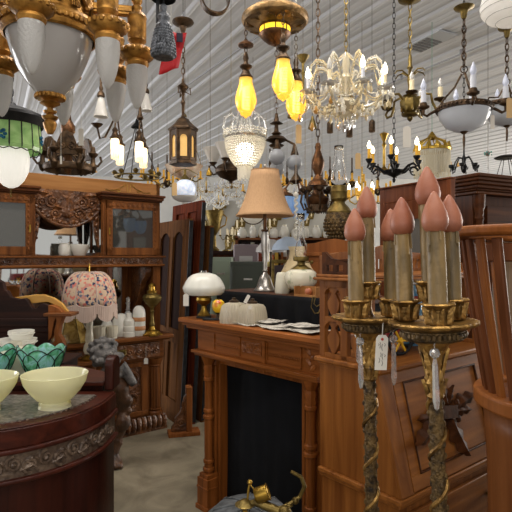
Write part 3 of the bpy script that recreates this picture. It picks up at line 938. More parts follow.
def torchere(loc, s, rz, label, lean, drops):
    t = thing('torchere', label, 'candle stand', loc, rz)
    t.rotation_euler = (0, lean, rz)
    t.scale = (s,) * 3
    # local: pan top at z = 1.42
    mb = MB(); mb.lathe([(0, 0), (.15, 0), (.155, .012), (.14, .022), (.1, .03), (.05, .05), (.03, .08), (.024, .11), (.019, .13)], 32); mb.build('foot', M['gilt_dk'], t)
    mb = MB(); mb.lathe([(.0175, .12)] + [(.0175, .12 + i * .02) for i in range(1, 56)] + [(.0175, 1.25)], 16); mb.build('stem', M['gilt_dk'], t)
    mb = MB()
    for i in range(180):
        a = i * 2.4; z = .13 + i * 1.11 / 180
        mb.ball((.017 * cos(a), .017 * sin(a), z), .0062, 5, (1, 1, 1.5))
    mb.build('stem_leafwork', M['gilt_dk'], t)
    mb = MB(); n = 150
    mb.tube([(.0195 * cos(i * .36), .0195 * sin(i * .36),   .13 + 1.11 * i / n) for i in range(n + 1)], .0055, 6, flat=1); mb.build('spiral_band', M['gilt'], t)
    # acanthus neck
    mb = MB(); mb.lathe([(.017, 1.24), (.022, 1.247), (.016, 1.26), (.024, 1.28), (.018, 1.30), (.018, 1.315), (.024, 1.345), (.038, 1.374), (.058, 1.388)], 20)
    for i in range(6):
        a = 2 * pi * i / 6
        mb.leaf(RZ(a) @ T(0, -.017, 1.30) @ RX(.2), .07, .022, 3, .3, .02)
        mb.leaf(RZ(a + .5) @ T(0, -.016, 1.245) @ RX(.12), .045, .019, 3, .4, .12)
        mb.leaf(RZ(a + .5) @ T(0, -.019, 1.315) @ RX(pi - .12), .045, .02, 3, .4, .1)
    mb.build('acanthus_neck', M['gilt'], t)
    mb = MB(); mb.lathe([(.05, 1.386), (.07, 1.388), (.075, 1.393), (.076, 1.412), (.082, 1.416)], 40)
    for i in range(40):
        a = 2 * pi * i / 40
        mb.ball((.0755 * cos(a), .0755 * sin(a), 1.402), .007, 6, (1, 1, 1.2))
    mb.build('pan_band', M['gilt_dk'], t)
    mb = MB(); mb.lathe([(.03, 1.414), (.085, 1.417), (.104, 1.424), (.108, 1.43), (.104, 1.434), (.07, 1.428), (0, 1.43)], 96, wob=lambda a, i: 1 + (.025 * cos(24 * a) if 2 <= i <= 4 else 0)); mb.build('scalloped_pan', M['gilt'], t)
    # candle arms
    spots = [(-97, .068, 0), (23, .068, 0), (143, .068, 0), (0, 0, .05)]
    for (a, r, up) in spots:
        x, y = r * cos(R(a)), r * sin(R(a))
        mb = MB()
        z0 = 1.428
        if up: mb.lathe([(.02, 0), (.014, .01), (.009, .03), (.012, up + .002)], 14, (x, y, z0))
        zc = z0 + up
        mb.lathe([(.014, 0), (.024, .004), (.027, .012), (.024, .022), (.024, .03), (.023, .04), (.032, .049), (.04, .053), (.037, .0565), (.02, .054)], 36, (x, y, zc), wob=lambda aa, i: 1 + .06 * cos(9 * aa))
        for i in range(9):
            b_ = 2 * pi * i / 9
            mb.leaf(T(x, y, zc + .006) @ RZ(b_) @ T(0, -.025, 0), .04, .018, 2, .45, .16)
        cup = mb.build('candle_cup', M['gilt'], t)
        mb = MB()
        hgt = .176 + (.02 if up else 0)
        mb.lathe([(.022, .05), (.0222, .1), (.022, .15), (.021, .05 + hgt - .003), (.018, .05 + hgt), (0, .05 + hgt)], 24, (x, y, zc))
        for i in range(7):
            b_ = random.uniform(0, 2 * pi); l = random.uniform(.02, .06)
            mb.tube([(x + .0212 * cos(b_), y + .0212 * sin(b_), zc + .05 + hgt), (x + .0222 * cos(b_), y + .0222 * sin(b_), zc + .05 + hgt - l)], [.002, .003], 6)
        mb.build('candle_sleeve', M['wax'], t)
        mb = MB(); zb = zc + .05 + hgt
        mb.lathe([(.016, -.003), (.024, .002), (.03, .014), (.0312, .026), (.0285, .042), (.022, .06), (.014, .077), (.006, .091), (0, .095)], 24, (x, y, zb)); mb.build('flame_bulb', M['flame_pink'], t)
    # lustre drops
    for i, a in enumerate(drops):
        x, y = .07 * cos(R(a)), .07 * sin(R(a))
        mb = MB()
        mb.tube([(x, y, 1.41), (x, y, 1.375)], .0012, 5)
        mb.ball((x, y, 1.366), .0125, 10)
        L_ = .115 if i % 2 == 0 else .07
        mb.lathe([(0, 1.356), (.004, 1.353), (.007, 1.34), (.009, 1.34 - L_ * .75), (.005, 1.35 - L_), (0, 1.345 - L_)], 6, (x, y, 0))
        mb.build('lustre_drop', M['lustre'], t, smooth=False)
    return t


pR = at(433, 256, 1.28); pL = at(368, 256, 1.5)
torchere((pR.x + .054, 1.28, 0), 1.004, R(0), 'gilt torchere with four pink flame bulbs, the one nearer the slatted barrel chair', R(-2.2), (-107, 60))
torchere((pL.x + .025, 1.5, 0), .994, R(-36), 'gilt torchere with pink flame bulbs and a white price tag on its pan', R(-1.0), (-87, 141, 16))
t_, w_, h_ = price_tag(381.5, 352.5, 1.39, 12.5, 35, M['white_tag'], 'white handwritten price tag hung from the pan of the torchere', 12, rot=R(8))
t_.rotation_euler = (0, R(3), R(8))
mb = MB()
for (u, v0, v1, q) in ((-.3, .25, .2, 1), (-.18, .3, .12, 1), (.05, .25, .05, -1), (.2, .27, .18, 1), (-.1, 0, -.12, 1), (.12, -.02, -.2, -1), (-.2, -.15, -.3, 1), (.05, -.22, -.38, 1), (.25, -.05, -.12, 1)):
    mb.tube([(u * w_, -.0012, v0 * h_), ((u + .08 * q) * w_, -.0012, (v0 + v1) / 2 * h_), (u * w_, -.0012, v1 * h_)], .0007, 4)
mb.build('handwriting', M['ink'], t_)
mb = MB(); mb.M = T(0, 0, h_ * .38) @ RX(pi / 2); mb.lathe([(.002, .0004), (.004, .0014), (0, .0014)], 12); mb.build('eyelet', M['ink_red'], t_)
# ------------------------------------------------------------------ armoires
def yawmb(): return MB()


A0 = Vector((1.255, 3.30, 0)); A1 = Vector((.925, 3.86, 0))
d = (A1 - A0); an = atan2(d.y, d.x)
ar = thing('mahogany_door', 'tall reddish mahogany glazed door standing behind the pink flame bulbs', 'door', A1, an + pi)
Wd = d.length
# local x runs from the far end (0) to the near end, front towards -y
mb = MB(); mb.box(0, .05, .01, .04, 0, 2.1); mb.box(Wd - .035, Wd, .0, .045, 0, 2.1); mb.box(0.05, Wd - .035, .01, .04, 1.99, 2.1); mb.box(.05, Wd - .035, .01, .04, 0, .3)
mb.build('door_frame', M['mahog'], ar, bevel=.004)
mb = MB(); mb.box(.05, .17, .01, .03, .3, 1.99); mb.box(Wd - .15, Wd - .035, .01, .03, .3, 1.99); mb.box(.17, Wd - .15, .01, .03, 1.86, 1.99); mb.box(.17, Wd - .15, .01, .03, .3, .5)
dr = mb.build('inner_frame', M['mahog'], ar, bevel=.004)
mb = MB(); mb.box(.17, Wd - .15, .02, .026, .5, 1.86); mb.build('pane', plain('dull_glass', '75716a', .25, .2), dr)
mb = MB(); mb.box(-.004, Wd + .004, -.004, .05, 2.1, 2.112); mb.build('top_board', M['mahog'], ar, bevel=.003)

B0 = Vector((1.64, 3.80, 0))
ab = thing('armoire', 'dark carved armoire with a moulded cornice and a turned corner column', 'wardrobe', B0, R(27))
mb = MB(); mb.box(0, 1.0, .04, .6, .1, 2.06); mb.box(-.02, 1.02, .0, .6, 0, .12); mb.build('carcass', M['mahog_d'], ab, bevel=.004)
mb = MB()
for i, (o, z0, z1) in enumerate(((.02, 2.06, 2.085), (.035, 2.085, 2.1), (.05, 2.1, 2.125), (.075, 2.125, 2.15), (.09, 2.15, 2.175), (.1, 2.175, 2.2))):
    mb.box(-o, 1 + o, -o, .6 + o * .4, z0, z1)
mb.build('cornice', M['mahog_dx'], ab, bevel=.006)
mb = MB()
mb.lathe([(.04, .12), (.045, .18), (.03, .2), (.034, .5), (.036, 1.2), (.03, 1.86), (.038, 1.88), (.03, 1.9), (.036, 1.925), (.034, 1.94), (.044, 1.97), (.046, 2.06)], 20, (.045, .02, 0)); mb.build('corner_column', M['mahog_dx'], ab)
mb = MB(); mb.box(-.004, .004, .1, .55, .3, 1.5); mb.box(-.006, .0, .1, .55, 1.83, 1.85); mb.build('side_panel', M['mahog_d'], ab, bevel=.002)
# arched door
mb = MB()
arc = [(.5 - .34 * cos(pi * i / 16), 1.62 + .17 * sin(pi * i / 16)) for i in range(17)]
mb.prism([(.12, 1.98), (.12, 1.62)] + arc + [(.88, 1.62), (.88, 1.98)], .005, .04)
mb.box(.12, .16, .005, .04, .3, 1.62); mb.box(.84, .88, .005, .04, .3, 1.62); mb.box(.16, .84, .005, .04, .3, .4)
do = mb.build('arched_door', M['mahog_dx'], ab, bevel=.003)
mb = MB(); mb.prism([(.16, .4), (.84, .4), (.84, 1.62)] + arc[::-1] + [(.16, 1.62)], .025, .032); mb.build('door_panel', wood('pale_panel', '6b5238', '93765a', 'z', .45), do)
mb = MB(); mb.tube([(x, .005, z) for x, z in [(.16, .5), (.16, 1.62)] + arc], .012, 8); mb.build('arch_moulding', M['mahog_dx'], do)
mb = MB(); mb.tube([(.5 + .22 * cos(a), .015, 1.55 + .15 * sin(a)) for a in [pi * i / 14 for i in range(15)]], .008, 6)
mb.leaf(T(.5, .02, 1.5), .14, .08, 3)
mb.build('carved_crest', M['mahog_dx'], do)

# ------------------------------------------------------------------ barrel chair on a table
tb = thing('table', 'small plain oak table carrying the slatted barrel chair', 'table', (.93, 1.5, 0), 0)
mb = MB(); mb.box(-.28, .3, -.3, .16, .72, .75); mb.build('tabletop', M['oak_x'], tb, bevel=.004)
for a in (-.25, .27):
    for b_ in (-.27, .13):
        mb = MB(); mb.cbox((a, b_, .36), (.05, .05, .72)); mb.build('leg', M['oak'], tb, bevel=.004)
mb = MB(); mb.box(-.25, .27, -.28, -.26, .64, .72); mb.box(-.25, .27, .12, .14, .64, .72); mb.build('apron', M['oak_x'], tb)

bc = thing('barrel_chair', 'light oak barrel chair with a curved arm rail over close slats', 'chair', (.93, 1.5, .75), 0)


def arcband(mb, r0, r1, z0, z1, a0, a1, n=36, rz=None):
    vs = []; fs = []
    for i in range(n + 1):
        a = R(a0 + (a1 - a0) * i / n)
        dz = rz(i / n) if rz else 0
        for (r, z) in ((r0, z0), (r1, z0), (r1, z1), (r0, z1)):
            vs.append((r * cos(a), r * sin(a), z + dz))
    for i in range(n):
        for k in range(4):
            k2 = (k + 1) % 4
            fs.append((i * 4 + k, i * 4 + k2, i * 4 + 4 + k2, i * 4 + 4 + k))
    fs += [(3, 2, 1, 0), (n * 4, n * 4 + 1, n * 4 + 2, n * 4 + 3)]
    mb.add(vs, fs)


mb = MB(); arcband(mb, .275, .345, .895, .925, 70, 262, 60, lambda t: .012 * sin(t * pi)); mb.build('arm_rail', M['chair'], bc, bevel=.01, bseg=3)
mb = MB(); arcband(mb, .282, .318, .83, .897, 95, 165, 30); mb.build('crest_block', M['chair_d'], bc, bevel=.006)
for a in (110, 124, 138, 150, 160, 170, 180, 191, 203, 216):
    mb = MB(); mb.M = RZ(R(a + 90))
    # slats lean in towards the seat
    n = 8
    for i in range(n):
        pass
    vs = []
    for (yy, zz) in ((-.235, .44), (-.262, .6), (-.285, .75), (-.305, .90)):
        for x, y in ((-.0135, -.008), (.0135, -.008), (.0135, .008), (-.0135, .008)):
            vs.append((x, yy + y, zz))
    fs = [(3, 2, 1, 0), (12, 13, 14, 15)]
    for j in range(3):
        for k in range(4):
            k2 = (k + 1) % 4
            fs.append((j * 4 + k, j * 4 + k2, j * 4 + 4 + k2, j * 4 + 4 + k))
    mb.add(vs, fs)
    mb.build('slat', M['chair'] if a in (110, 191) else M['chair_d'], bc, bevel=.004)
mb = MB(); arcband(mb, .215, .27, .405, .45, 60, 300, 60); mb.build('seat_rail', M['chair'], bc, bevel=.008, bseg=3)
mb = MB(); mb.lathe([(0, .40), (.214, .40), (.214, .43), (.2, .44), (0, .437)], 48); mb.build('seat', M['chair_d'], bc)
mb = MB()
vs = []; fs = []
n = 24
for j, (z, a0, a1, r) in enumerate(((.405, 150, 262, .245), (.33, 155, 258, .238), (.22, 160, 254, .232), (.1, 161, 254, .23), (0, 160, 256, .232))):
    for i in range(n + 1):
        a = R(a0 + (a1 - a0) * i / n)
        vs.append((r * cos(a), r * sin(a), z))
for j in range(4):
    for i in range(n):
        q = j * (n + 1) + i
        fs.append((q, q + n + 1, q + n + 2, q + 1))
mb.add(vs, fs); o = mb.build('curved_front_panel', M['chair_m'], bc)
sd = o.modifiers.new('s', 'SOLIDIFY'); sd.thickness = .022
mb = MB()
for a in (30, 110):
    mb.tube([(.2 * cos(R(a)), .2 * sin(R(a)), .4), (.22 * cos(R(a)), .22 * sin(R(a)) , 0)], .02, 10)
mb.build('back_leg', M['chair_d'], bc)

# grey-white bundle behind the chair
bx = thing('glass_globe', 'round pale glass globe standing on a pedestal behind the barrel chair', 'lamp shade', (2.36, 4.74 - .9, 0) , 0)
bx.location = (1.10, 1.98, .917)
mb = MB(); mb.lathe([(.07, 0), (.11, .02), (.145, .08), (.15, .13), (.14, .2), (.1, .245), (.05, .265), (0, .27)], 32); mb.build('globe_body', M['frost_bowl'], bx)
mb = MB(); mb.lathe([(.075, -.012), (.085, -.012), (.085, .01), (.075, .01)], 24); mb.build('globe_fitter', M['bronze'], bx)
cr = thing('pedestal', 'slim dark wooden pedestal under the pale glass globe', 'pedestal', (bx.location.x, bx.location.y, 0), R(20))
mb = MB()
for z in (0, .15, .3, .45, .6, .75): mb.box(-.085, .085, -.085, .085, z + .005, z + .135)
mb.box(-.1, .1, -.1, .1, .885, .905); mb.build('crate_boards', M['mahog_d'], cr, bevel=.004)
mb = MB()
for a in (-.095, .075):
    for b_ in (-.095, .075): mb.box(a, a + .02, b_, b_ + .02, 0, .89)
mb.build('crate_posts', M['mahog_d'], cr)

# ------------------------------------------------------------------ leaning doors
E = Vector((-.525, .851, 0))


def old_door(p0, label, w, h, mat, arched, tilt):
    t = thing('old_door', label, 'door', p0, atan2(-E.y, -E.x))
    t.rotation_euler = (R(tilt), 0, atan2(-E.y, -E.x))
    # local x from far edge(-w) to near edge (0); face -y
    mb = MB()
    xs = (-w, -w + .11, -w / 2 - .04, -w / 2 + .04, -.11, 0)
    mb.box(xs[0], xs[1], 0, .04, 0, h); mb.box(xs[4], xs[5], 0, .04, 0, h); mb.box(xs[2], xs[3], 0, .04, 0, h)
    for x0, x1 in ((xs[1], xs[2]), (xs[3], xs[4])):
        mb.box(x0, x1, 0, .04, 0, .2); mb.box(x0, x1, 0, .04, .75, .88); mb.box(x0, x1, 0, .04, h - .1, h)
        if arched:
            cx = (x0 + x1) / 2; r = (x1 - x0) / 2
            ap = [(cx - r * cos(pi * i / 12), h - .1 - r + r * sin(pi * i / 12) - .02) for i in range(13)]
            mb.prism([(x0, h - .1), (x0, h - .12 - r)] + ap + [(x1, h - .1)], 0, .04)
    mb.build('door_frame', mat, t, bevel=.003)
    mb = MB()
    for x0, x1 in ((xs[1], xs[2]), (xs[3], xs[4])):
        mb.box(x0, x1, .015, .028, .2, .75)
    mb.build('lower_panel', mat, t, bevel=.006)
    mb = MB()
    for x0, x1 in ((xs[1], xs[2]), (xs[3], xs[4])):
        mb.box(x0, x1, .018, .024, .88, h - .1)
    mb.build('upper_panel', M['door_in'] if arched else mat, t)
    mb = MB()
    for x0, x1 in ((xs[1], xs[2]), (xs[3], xs[4])):
        for (z0, z1) in ((.2, .75), (.88, h - .16 if arched else h - .1)):
            mb.tube([(x0 + .004, 0, z0 + .004), (x1 - .004, 0, z0 + .004), (x1 - .004, 0, z1 - .004)] , .007, 6)
            mb.tube([(x0 + .004, 0, z1 - .004), (x0 + .004, 0, z0 + .004)], .007, 6)
    mb.build('panel_moulding', mat, t)
    mb = MB(); mb.box(0.001, .012, .002, .04, .02, h - .02); mb.build('edge_strip', M['iron'], t)
    return t


old_door((-.72, 4.80, 0), 'brown old door with arched upper panels leaning beside the sideboard', .82, 1.96, M['door'], True, -3)
old_door((-.615, 4.86, 0), 'taller red-brown old door leaning behind the arched one', .72, 2.14, M['door_red'], False, -3)
old_door((-.53, 4.92, 0), 'plain old door with flat panels at the back of the leaning row', .70, 1.9, M['door'], False, -3)

cb = thing('shelf_bracket', 'carved oak shelf bracket standing upright on the concrete floor', 'bracket', (-.63, 4.60, 0), R(15))
mb = MB(); mb.box(-.16, .12, -.07, .07, 0, .035); mb.build('base_board', M['orange_wood'], cb, bevel=.003)
mb = MB(); mb.box(.0, .05, -.055, .055, .035, .43); mb.build('upright', M['orange_wood'], cb, bevel=.004)
mb = MB(); mb.prism([(0, .035), (0, .36), (-.02, .33), (-.03, .26), (-.055, .2), (-.1, .15), (-.105, .1), (-.13, .07), (-.13, .035)], -.025, .025); mb.spiral(-.05, .11, -.027, .04, 1.5, 0, 1, .009); mb.leaf(T(-.02, -.026, .16) @ RY(-.1), .15, .04, 3)
mb.build('carved_scroll', M['oak_carved'], cb, bevel=.004)

# ------------------------------------------------------------------ pouf and brass sconce
pf = thing('pouf', 'round grey leather pouf on the floor before the mantel', 'pouf', (at(250, 256, 2.3).x, 2.3, 0))
pf.scale = (1, 1, .9)
mb = MB(); mb.lathe([(0, 0), (.2, 0), (.215, .03), (.225, .1), (.24, .2), (.235, .36), (.21, .46), (.16, .51), (.09, .53), (0, .535)], 48); mb.build('cushion', M['leather'], pf)
mb = MB()
for i in range(8):
    a = 2 * pi * i / 8
    mb.tube([(r * cos(a), r * sin(a), z) for r, z in ((.228, .1), (.243, .2), (.238, .36), (.213, .462), (.163, .513), (.092, .533), (.01, .537))], .004, 5)
mb.ball((0, 0, .537), .018, 10, (1, 1, .5))
mb.build('seams', M['leather'], pf)
bs = thing('brass_wall_light', 'old brass wall light with curled arms lying on the grey pouf', 'wall light', (pf.location.x + .05, 2.24, .482), 0)
mb = MB()
mb.tube([(-.08, -.02, .03), (-.03, -.02, .05), (.02, -.03, .04), (.08, -.04, .02), (.14, -.05, .0), (.2, -.07, -.03)], [.009, .015, .02, .017, .011, .014], 12)
mb.lathe([(0, 0), (.035, .004), (.045, .012), (.03, .02), (.018, .03), (0, .032)], 20, (-.07, -.02, .03))
mb.ball((.1, -.05, .02), .03, 12); mb.build('backplate', M['brass_old'], bs)
mb = MB(); mb.tube([(.06, -.03, .02), (.12, 0, .03), (.17, .01, .06), (.19, .0, .11), (.175, 0, .15), (.15, 0, .165), (.13, 0, .175)], [.009, .009, .009, .009, .009, .008, .007], 10)
mb.ball((.15, .005, .045), .016, 10); mb.lathe([(.012, 0), (.02, .008), (.012, .018)], 14, (.12, 0, .02)); mb.build('curled_arm', M['brass_old'], bs)
mb = MB(); mb.M = T(.0, -.02, .085) @ RY(R(70)); mb.lathe([(.014, -.03), (.03, -.028), (.034, -.02), (.034, .028), (.038, .032), (.034, .034), (.03, .03), (.028, -.02), (0, -.022)], 24); mb.build('socket_cup', M['brass'], bs)
mb = MB(); mb.tube([(-.06, -.02, .06), (-.055, -.02, .11), (-.05, -.015, .13)], .005, 8); mb.ball((-.05, -.015, .135), .012, 10); mb.tube([(-.05, -.02, .13), (-.02, -.02, .09)], .003, 6); mb.build('finial', M['brass'], bs)
mb = MB(); mb.tube([(-.07, -.03, .04), (-.07, -.07, .02), (-.065, -.1, -.03), (-.06, -.12, -.08)], [.012, .012, .01, .009], 8); mb.build('lower_arm', M['brass'], bs)

# loose cord on the floor beside the cabinet
mb = MB(); mb.tube([(-.62, 2.5, .006), (-.58, 2.62, .006), (-.6, 2.7, .006), (-.7, 2.72, .006)], .005, 6)
tag(mb.build('power_cord', M['iron']), 'thin dark cord lying on the concrete beside the half round cabinet', 'cord')

# ------------------------------------------------------------------ black covered display table behind the mantel
bt = thing('display_table', 'tall display table draped in black cloth behind the mantel', 'table', (-.27, 3.56, 0), R(-46.8))
mb = MB(); mb.box(.02, 1.15, .02, .40, 0, 1.33); mb.build('table_body', M['black_cloth'], bt)
mb = MB()
n = 60
vs = []; fs = []
for j, z in enumerate((1.362, 1.34, 1.2, 1.0)):
    for i in range(n + 1):
        vs.append((1.17 * i / n, 0 + (0 if j < 2 else .008 * sin(i * .9) * j), z))
for j in range(3):
    for i in range(n):
        q = j * (n + 1) + i
        fs.append((q, q + 1, q + n + 2, q + n + 1))
mb.add(vs, fs); o = mb.build('cloth_skirt', M['black_cloth'], bt); sd = o.modifiers.new('s', 'SOLIDIFY'); sd.thickness = .006
mb = MB(); mb.box(-.005, 1.175, .0, .42, 1.335, 1.362); mb.build('table_top', M['mahog_d'], bt, bevel=.004)
TZ = 1.362
BX = Matrix.Translation(bt.location) @ RZ(R(-46.8))


def on_black(x, y): q = BX @ Vector((x, y, 0)); return (q.x, q.y, TZ)


def on_mantel(x, y):
    q = Matrix.Translation(mt.location) @ RZ(R(-46.8)) @ Vector((x, y, 0)); return (q.x, q.y, 1.2)


def at_u(u, y, f):
    """the point of a table's line local y that is seen in direction u"""
    lo, hi = -.1, 1.4
    for _ in range(40):
        m = (lo + hi) / 2
        q = f(m, y)
        if 256 + F * q[0] / q[1] < u: lo = m
        else: hi = m
    return f(lo, y)


# fabric lamp
p = at_u(265, .17, on_black)
k = p[1] / F
lp = thing('table_lamp', 'silver table lamp with a big tan bell fabric shade', 'lamp', p)
zv = lambda v: H + (256 - v) * k - TZ
mb = MB(); mb.lathe([(0, 0), (.078, 0), (.08, .008), (.07, .016), (.056, .035), (.046, .07), (.034, .1), (.02, .115), (.012, .13), (.016, .14), (.012, .15), (.012, .16)], 28); mb.build('base', M['silver'], lp)
mb = MB(); mb.tube([(0, 0, .15), (0, 0, .2)], .014, 14)
mb.tube([(.0, 0, .195), (.0, 0, .25), (-.004, 0, .3), (-.004, 0, .37), (-.004, 0, .41)], [.018, .017, .021, .024, .016], 14)
mb.tube([(.02, .02, .2), (.02, .02, .36), (.008, .01, .42)], .008, 8); mb.build('column', M['silver'], lp)
zt, zb = zv(170.5), zv(215.5)
mb = MB(); mb.lathe([(.016, .40), (.026, .405), (.026, .415), (.012, .42), (.012, zb + .1)], 18); mb.build('socket', M['copper'], lp)
hs = zt - zb
sr = 29 * k
mb = MB(); pr = [(sr, zb - .004), (sr * .985, zb), (sr * .91, zb + hs * .08), (sr * .8, zb + hs * .22), (sr * .69, zb + hs * .4), (sr * .595, zb + hs * .62), (sr * .52, zb + hs * .84), (sr * .475, zb + hs)]
mb.lathe(pr, 64, wob=lambda a, i: 1 + .006 * abs(cos(4 * a)))
o = mb.build('fabric_shade', M['cloth_shade'], lp); sd = o.modifiers.new('s', 'SOLIDIFY'); sd.thickness = .003
mb = MB(); mb.lathe([(sr * .475, zt - .006), (sr * .485, zt - .003), (sr * .485, zt + .004), (sr * .47, zt + .004)], 48); mb.lathe([(sr * .99, zb - .006), (sr * 1.012, zb - .003), (sr * 1.005, zb + .008), (sr * .985, zb + .006)], 48); mb.build('shade_trim', M['cloth_shade'], lp)
mb = MB(); mb.tube([(0, 0, zt - .03), (0, 0, zt + .03)], .006, 8); mb.ball((0, 0, zt + .03), .013, 10)
for q in range(3):
    a = q * 2.09; mb.tube([(0, 0, zt - .005), (sr * .475 * cos(a), sr * .475 * sin(a), zt - .005)], .002, 5)
mb.tube([(0, 0, zb + .08), (0, 0, zt)], .004, 6)
mb.build('harp_finial', M['silver'], lp)

# frosted cylinder shade
p = at_u(282, .12, on_black)
t = thing('frosted_lampshade', 'small frosted white glass shade between the silver lamp base and the painted oil lamp', 'lamp shade', p)
k = p[1] / F
mb = MB(); mb.lathe([(0, 0), (.045, 0), (.047, .006), (.043, .06), (.038, .115), (.032, .13), (.028, .134), (.0, .134)], 28); mb.build('shade_glass', M['milk_warm'], t)
# painted oil lamp
p = at_u(301, .12, on_black)
k = p[1] / F
zv = lambda v: H + (256 - v) * k - TZ
t = thing('oil_lamp', 'painted cream glass oil lamp with a tall clear chimney', 'oil lamp', p)
mb = MB(); mb.lathe([(0, 0), (.04, 0), (.042, .01), (.035, .02), (.04, .028)], 24); mb.build('foot', M['brass_old'], t)
m_, nt_, b_, o_ = newmat('painted_glass')
tc = nt_.nodes.new('ShaderNodeTexCoord'); nz = nt_.nodes.new('ShaderNodeTexNoise'); nz.inputs['Scale'].default_value = 16; nt_.links.new(tc.outputs['Object'], nz.inputs[0])
rp = nt_.nodes.new('ShaderNodeValToRGB'); rp.color_ramp.elements[0].position = .34; rp.color_ramp.elements[0].color = hexc('7c8a62'); rp.color_ramp.elements[1].position = .45; rp.color_ramp.elements[1].color = hexc('d9d2bc')
nt_.links.new(nz.outputs['Fac'], rp.inputs[0]); nt_.links.new(rp.outputs[0], b_.inputs['Base Color']); b_.inputs['Roughness'].default_value = .15
M['painted_glass'] = m_
mb = MB(); mb.lathe([(.035, .026), (.07, .04), (.098, .075), (.104, .11), (.092, .14), (.06, .158), (.035, .162)], 36); mb.build('font', M['painted_glass'], t)
mb = MB(); mb.lathe([(.065, .158), (.045, .172), (.026, .185), (.022, .2), (.03, .205), (.046, .208), (.05, .222), (.046, .235), (.03, .232)], 28)
mb.tube([(.02, 0, .2), (.06, 0, .2)], .003, 6); mb.ball((.065, 0, .2), .012, 8); mb.build('burner', M['brass_old'], t)
mb = MB(); mb.lathe([(.03, .225), (.036, .245), (.038, .27), (.03, .31), (.022, .35), (.02, .40), (.021, .46), (.024, .5)], 28); o = mb.build('chimney', M['glass'], t); sd = o.modifiers.new('s', 'SOLIDIFY'); sd.thickness = .0018
# tall cream painted shade behind
p = at_u(299, .31, on_black)
t = thing('painted_lampshade', 'tall cream vase-shaped lamp shade with brown flowers behind the oil lamp', 'lamp shade', p)
mb = MB(); mb.lathe([(.07, 0), (.105, .02), (.128, .07), (.125, .12), (.1, .17), (.07, .22), (.058, .27), (.07, .3)], 40, wob=lambda a, i: 1 + (.05 * cos(6 * a) if i > 5 else 0))
o = mb.build('shade_glass', noisy('cream_floral', '9b7a4e', 'dcc59a', .5, 0, (12, 12, 12), 0, 0, 0, .4, 4, .32, .45), t); sd = o.modifiers.new('s', 'SOLIDIFY'); sd.thickness = .004
mb = MB(); mb.lathe([(.068, 0), (.074, 0), (.074, .012), (.068, .012)], 32); mb.build('shade_ring', M['brass_old'], t)
# wooden box with a peach ball
p = at_u(308, .035, on_black)
t = thing('wooden_box', 'small open pale wood box at the front of the black table', 'box', p, R(-46.8))
mb = MB(); mb.box(-.085, .085, -.03, .03, 0, .006); mb.box(-.085, .085, .024, .03, .006, .06); mb.box(-.085, -.079, -.03, .024, .006, .06); mb.box(.079, .085, -.03, .024, .006, .06); mb.box(-.079, .079, -.03, -.024, .006, .014)
mb.build('box_body', M['oak_pale'], t, bevel=.001, bseg=1)
q = Matrix.Translation(p) @ RZ(R(-46.8)) @ Vector((.005, -.002, 0))
t = thing('wooden_ball', 'reddish brown ball sitting in the pale wood box', 'ball', (q.x, q.y, TZ + .006))
mb = MB(); mb.ball((0, 0, .023), .0225, 20); mb.build('ball_body', noisy('peach_ball', '8f4526', 'c07a4f', .4, 0, (20, 20, 20)), t)
# cord over the edge of the table
p = at_u(314, -.004, on_black)
mb = MB()
mb.tube([(p[0] + dx, p[1] + dy, TZ + dz) for dx, dy, dz in ((.0, .03, .006), (-.01, -.02, .004), (-.02, -.03, -.05), (.0, -.035, -.085), (.02, -.05, -.08), (.03, -.06, -.05))], .003, 6)
mb.tube([(p[0] + dx, p[1] + dy, TZ + dz) for dx, dy, dz in ((.01, .03, .006), (.005, -.025, .004), (-.005, -.035, -.03), (.01, -.045, -.045), (.03, -.06, -.03))], .003, 6)
tag(mb.build('flex_cable', M['brass_old']), 'tan lamp cord looped over the edge of the black table', 'cord')

# ------------------------------------------------------------------ on the mantel shelf
p = at_u(204, .12, on_mantel); k = p[1] / F
t = thing('oil_lamp', 'brass lamp with a white ribbed dome glass shade at the end of the mantel', 'lamp', p)
mb = MB(); mb.box(-.045, .045, -.045, .045, 0, .012); mb.build('plinth', M['iron'], t, bevel=.003)
mb = MB(); mb.lathe([(.04, .012), (.042, .02), (.03, .035), (.018, .055), (.014, .075), (.022, .085), (.04, .095), (.052, .115), (.05, .13), (.035, .138), (.03, .15), (.045, .155)], 28); mb.build('brass_font', M['brass'], t)
mb = MB(); zz = .145
mb.lathe([(.07, zz), (.112, zz + .004), (.13, zz + .02), (.137, zz + .045), (.133, zz + .06), (.118, zz + .09), (.1, zz + .116), (.075, zz + .134), (.05, zz + .142), (.035, zz + .146)], 48, wob=lambda a, i: 1 + .012 * cos(16 * a)); o = mb.build('dome_shade', M['milk'], t); sd = o.modifiers.new('s', 'SOLIDIFY'); sd.thickness = .003
mb = MB(); mb.lathe([(.02, zz + .12), (.02, zz + .16)], 20); o = mb.build('chimney', M['glass'], t)
q, _, _ = price_tag(186, 300, p[1] - .1, 5.5, 12, M['white_tag'], 'small white price tag hung from the white dome shade', 6)
p = at_u(218.5, .1, on_mantel)
t = thing('fruit', 'yellow and red round fruit on the mantel beside the brass lamp', 'fruit', p)
mb = MB(); mb.lathe([(0, .006), (.02, .0), (.036, .018), (.041, .042), (.036, .066), (.02, .08), (.006, .078), (0, .073)], 28); mb.M = T(0, 0, .055)
m_, nt_, b_, o_ = newmat('fruit_skin')
tc = nt_.nodes.new('ShaderNodeTexCoord'); nz = nt_.nodes.new('ShaderNodeTexNoise'); nz.inputs['Scale'].default_value = 14; nt_.links.new(tc.outputs['Object'], nz.inputs[0])
rp = nt_.nodes.new('ShaderNodeValToRGB'); rp.color_ramp.elements[0].position = .34; rp.color_ramp.elements[0].color = hexc('c8461f'); rp.color_ramp.elements[1].position = .46; rp.color_ramp.elements[1].color = hexc('e0b52a')
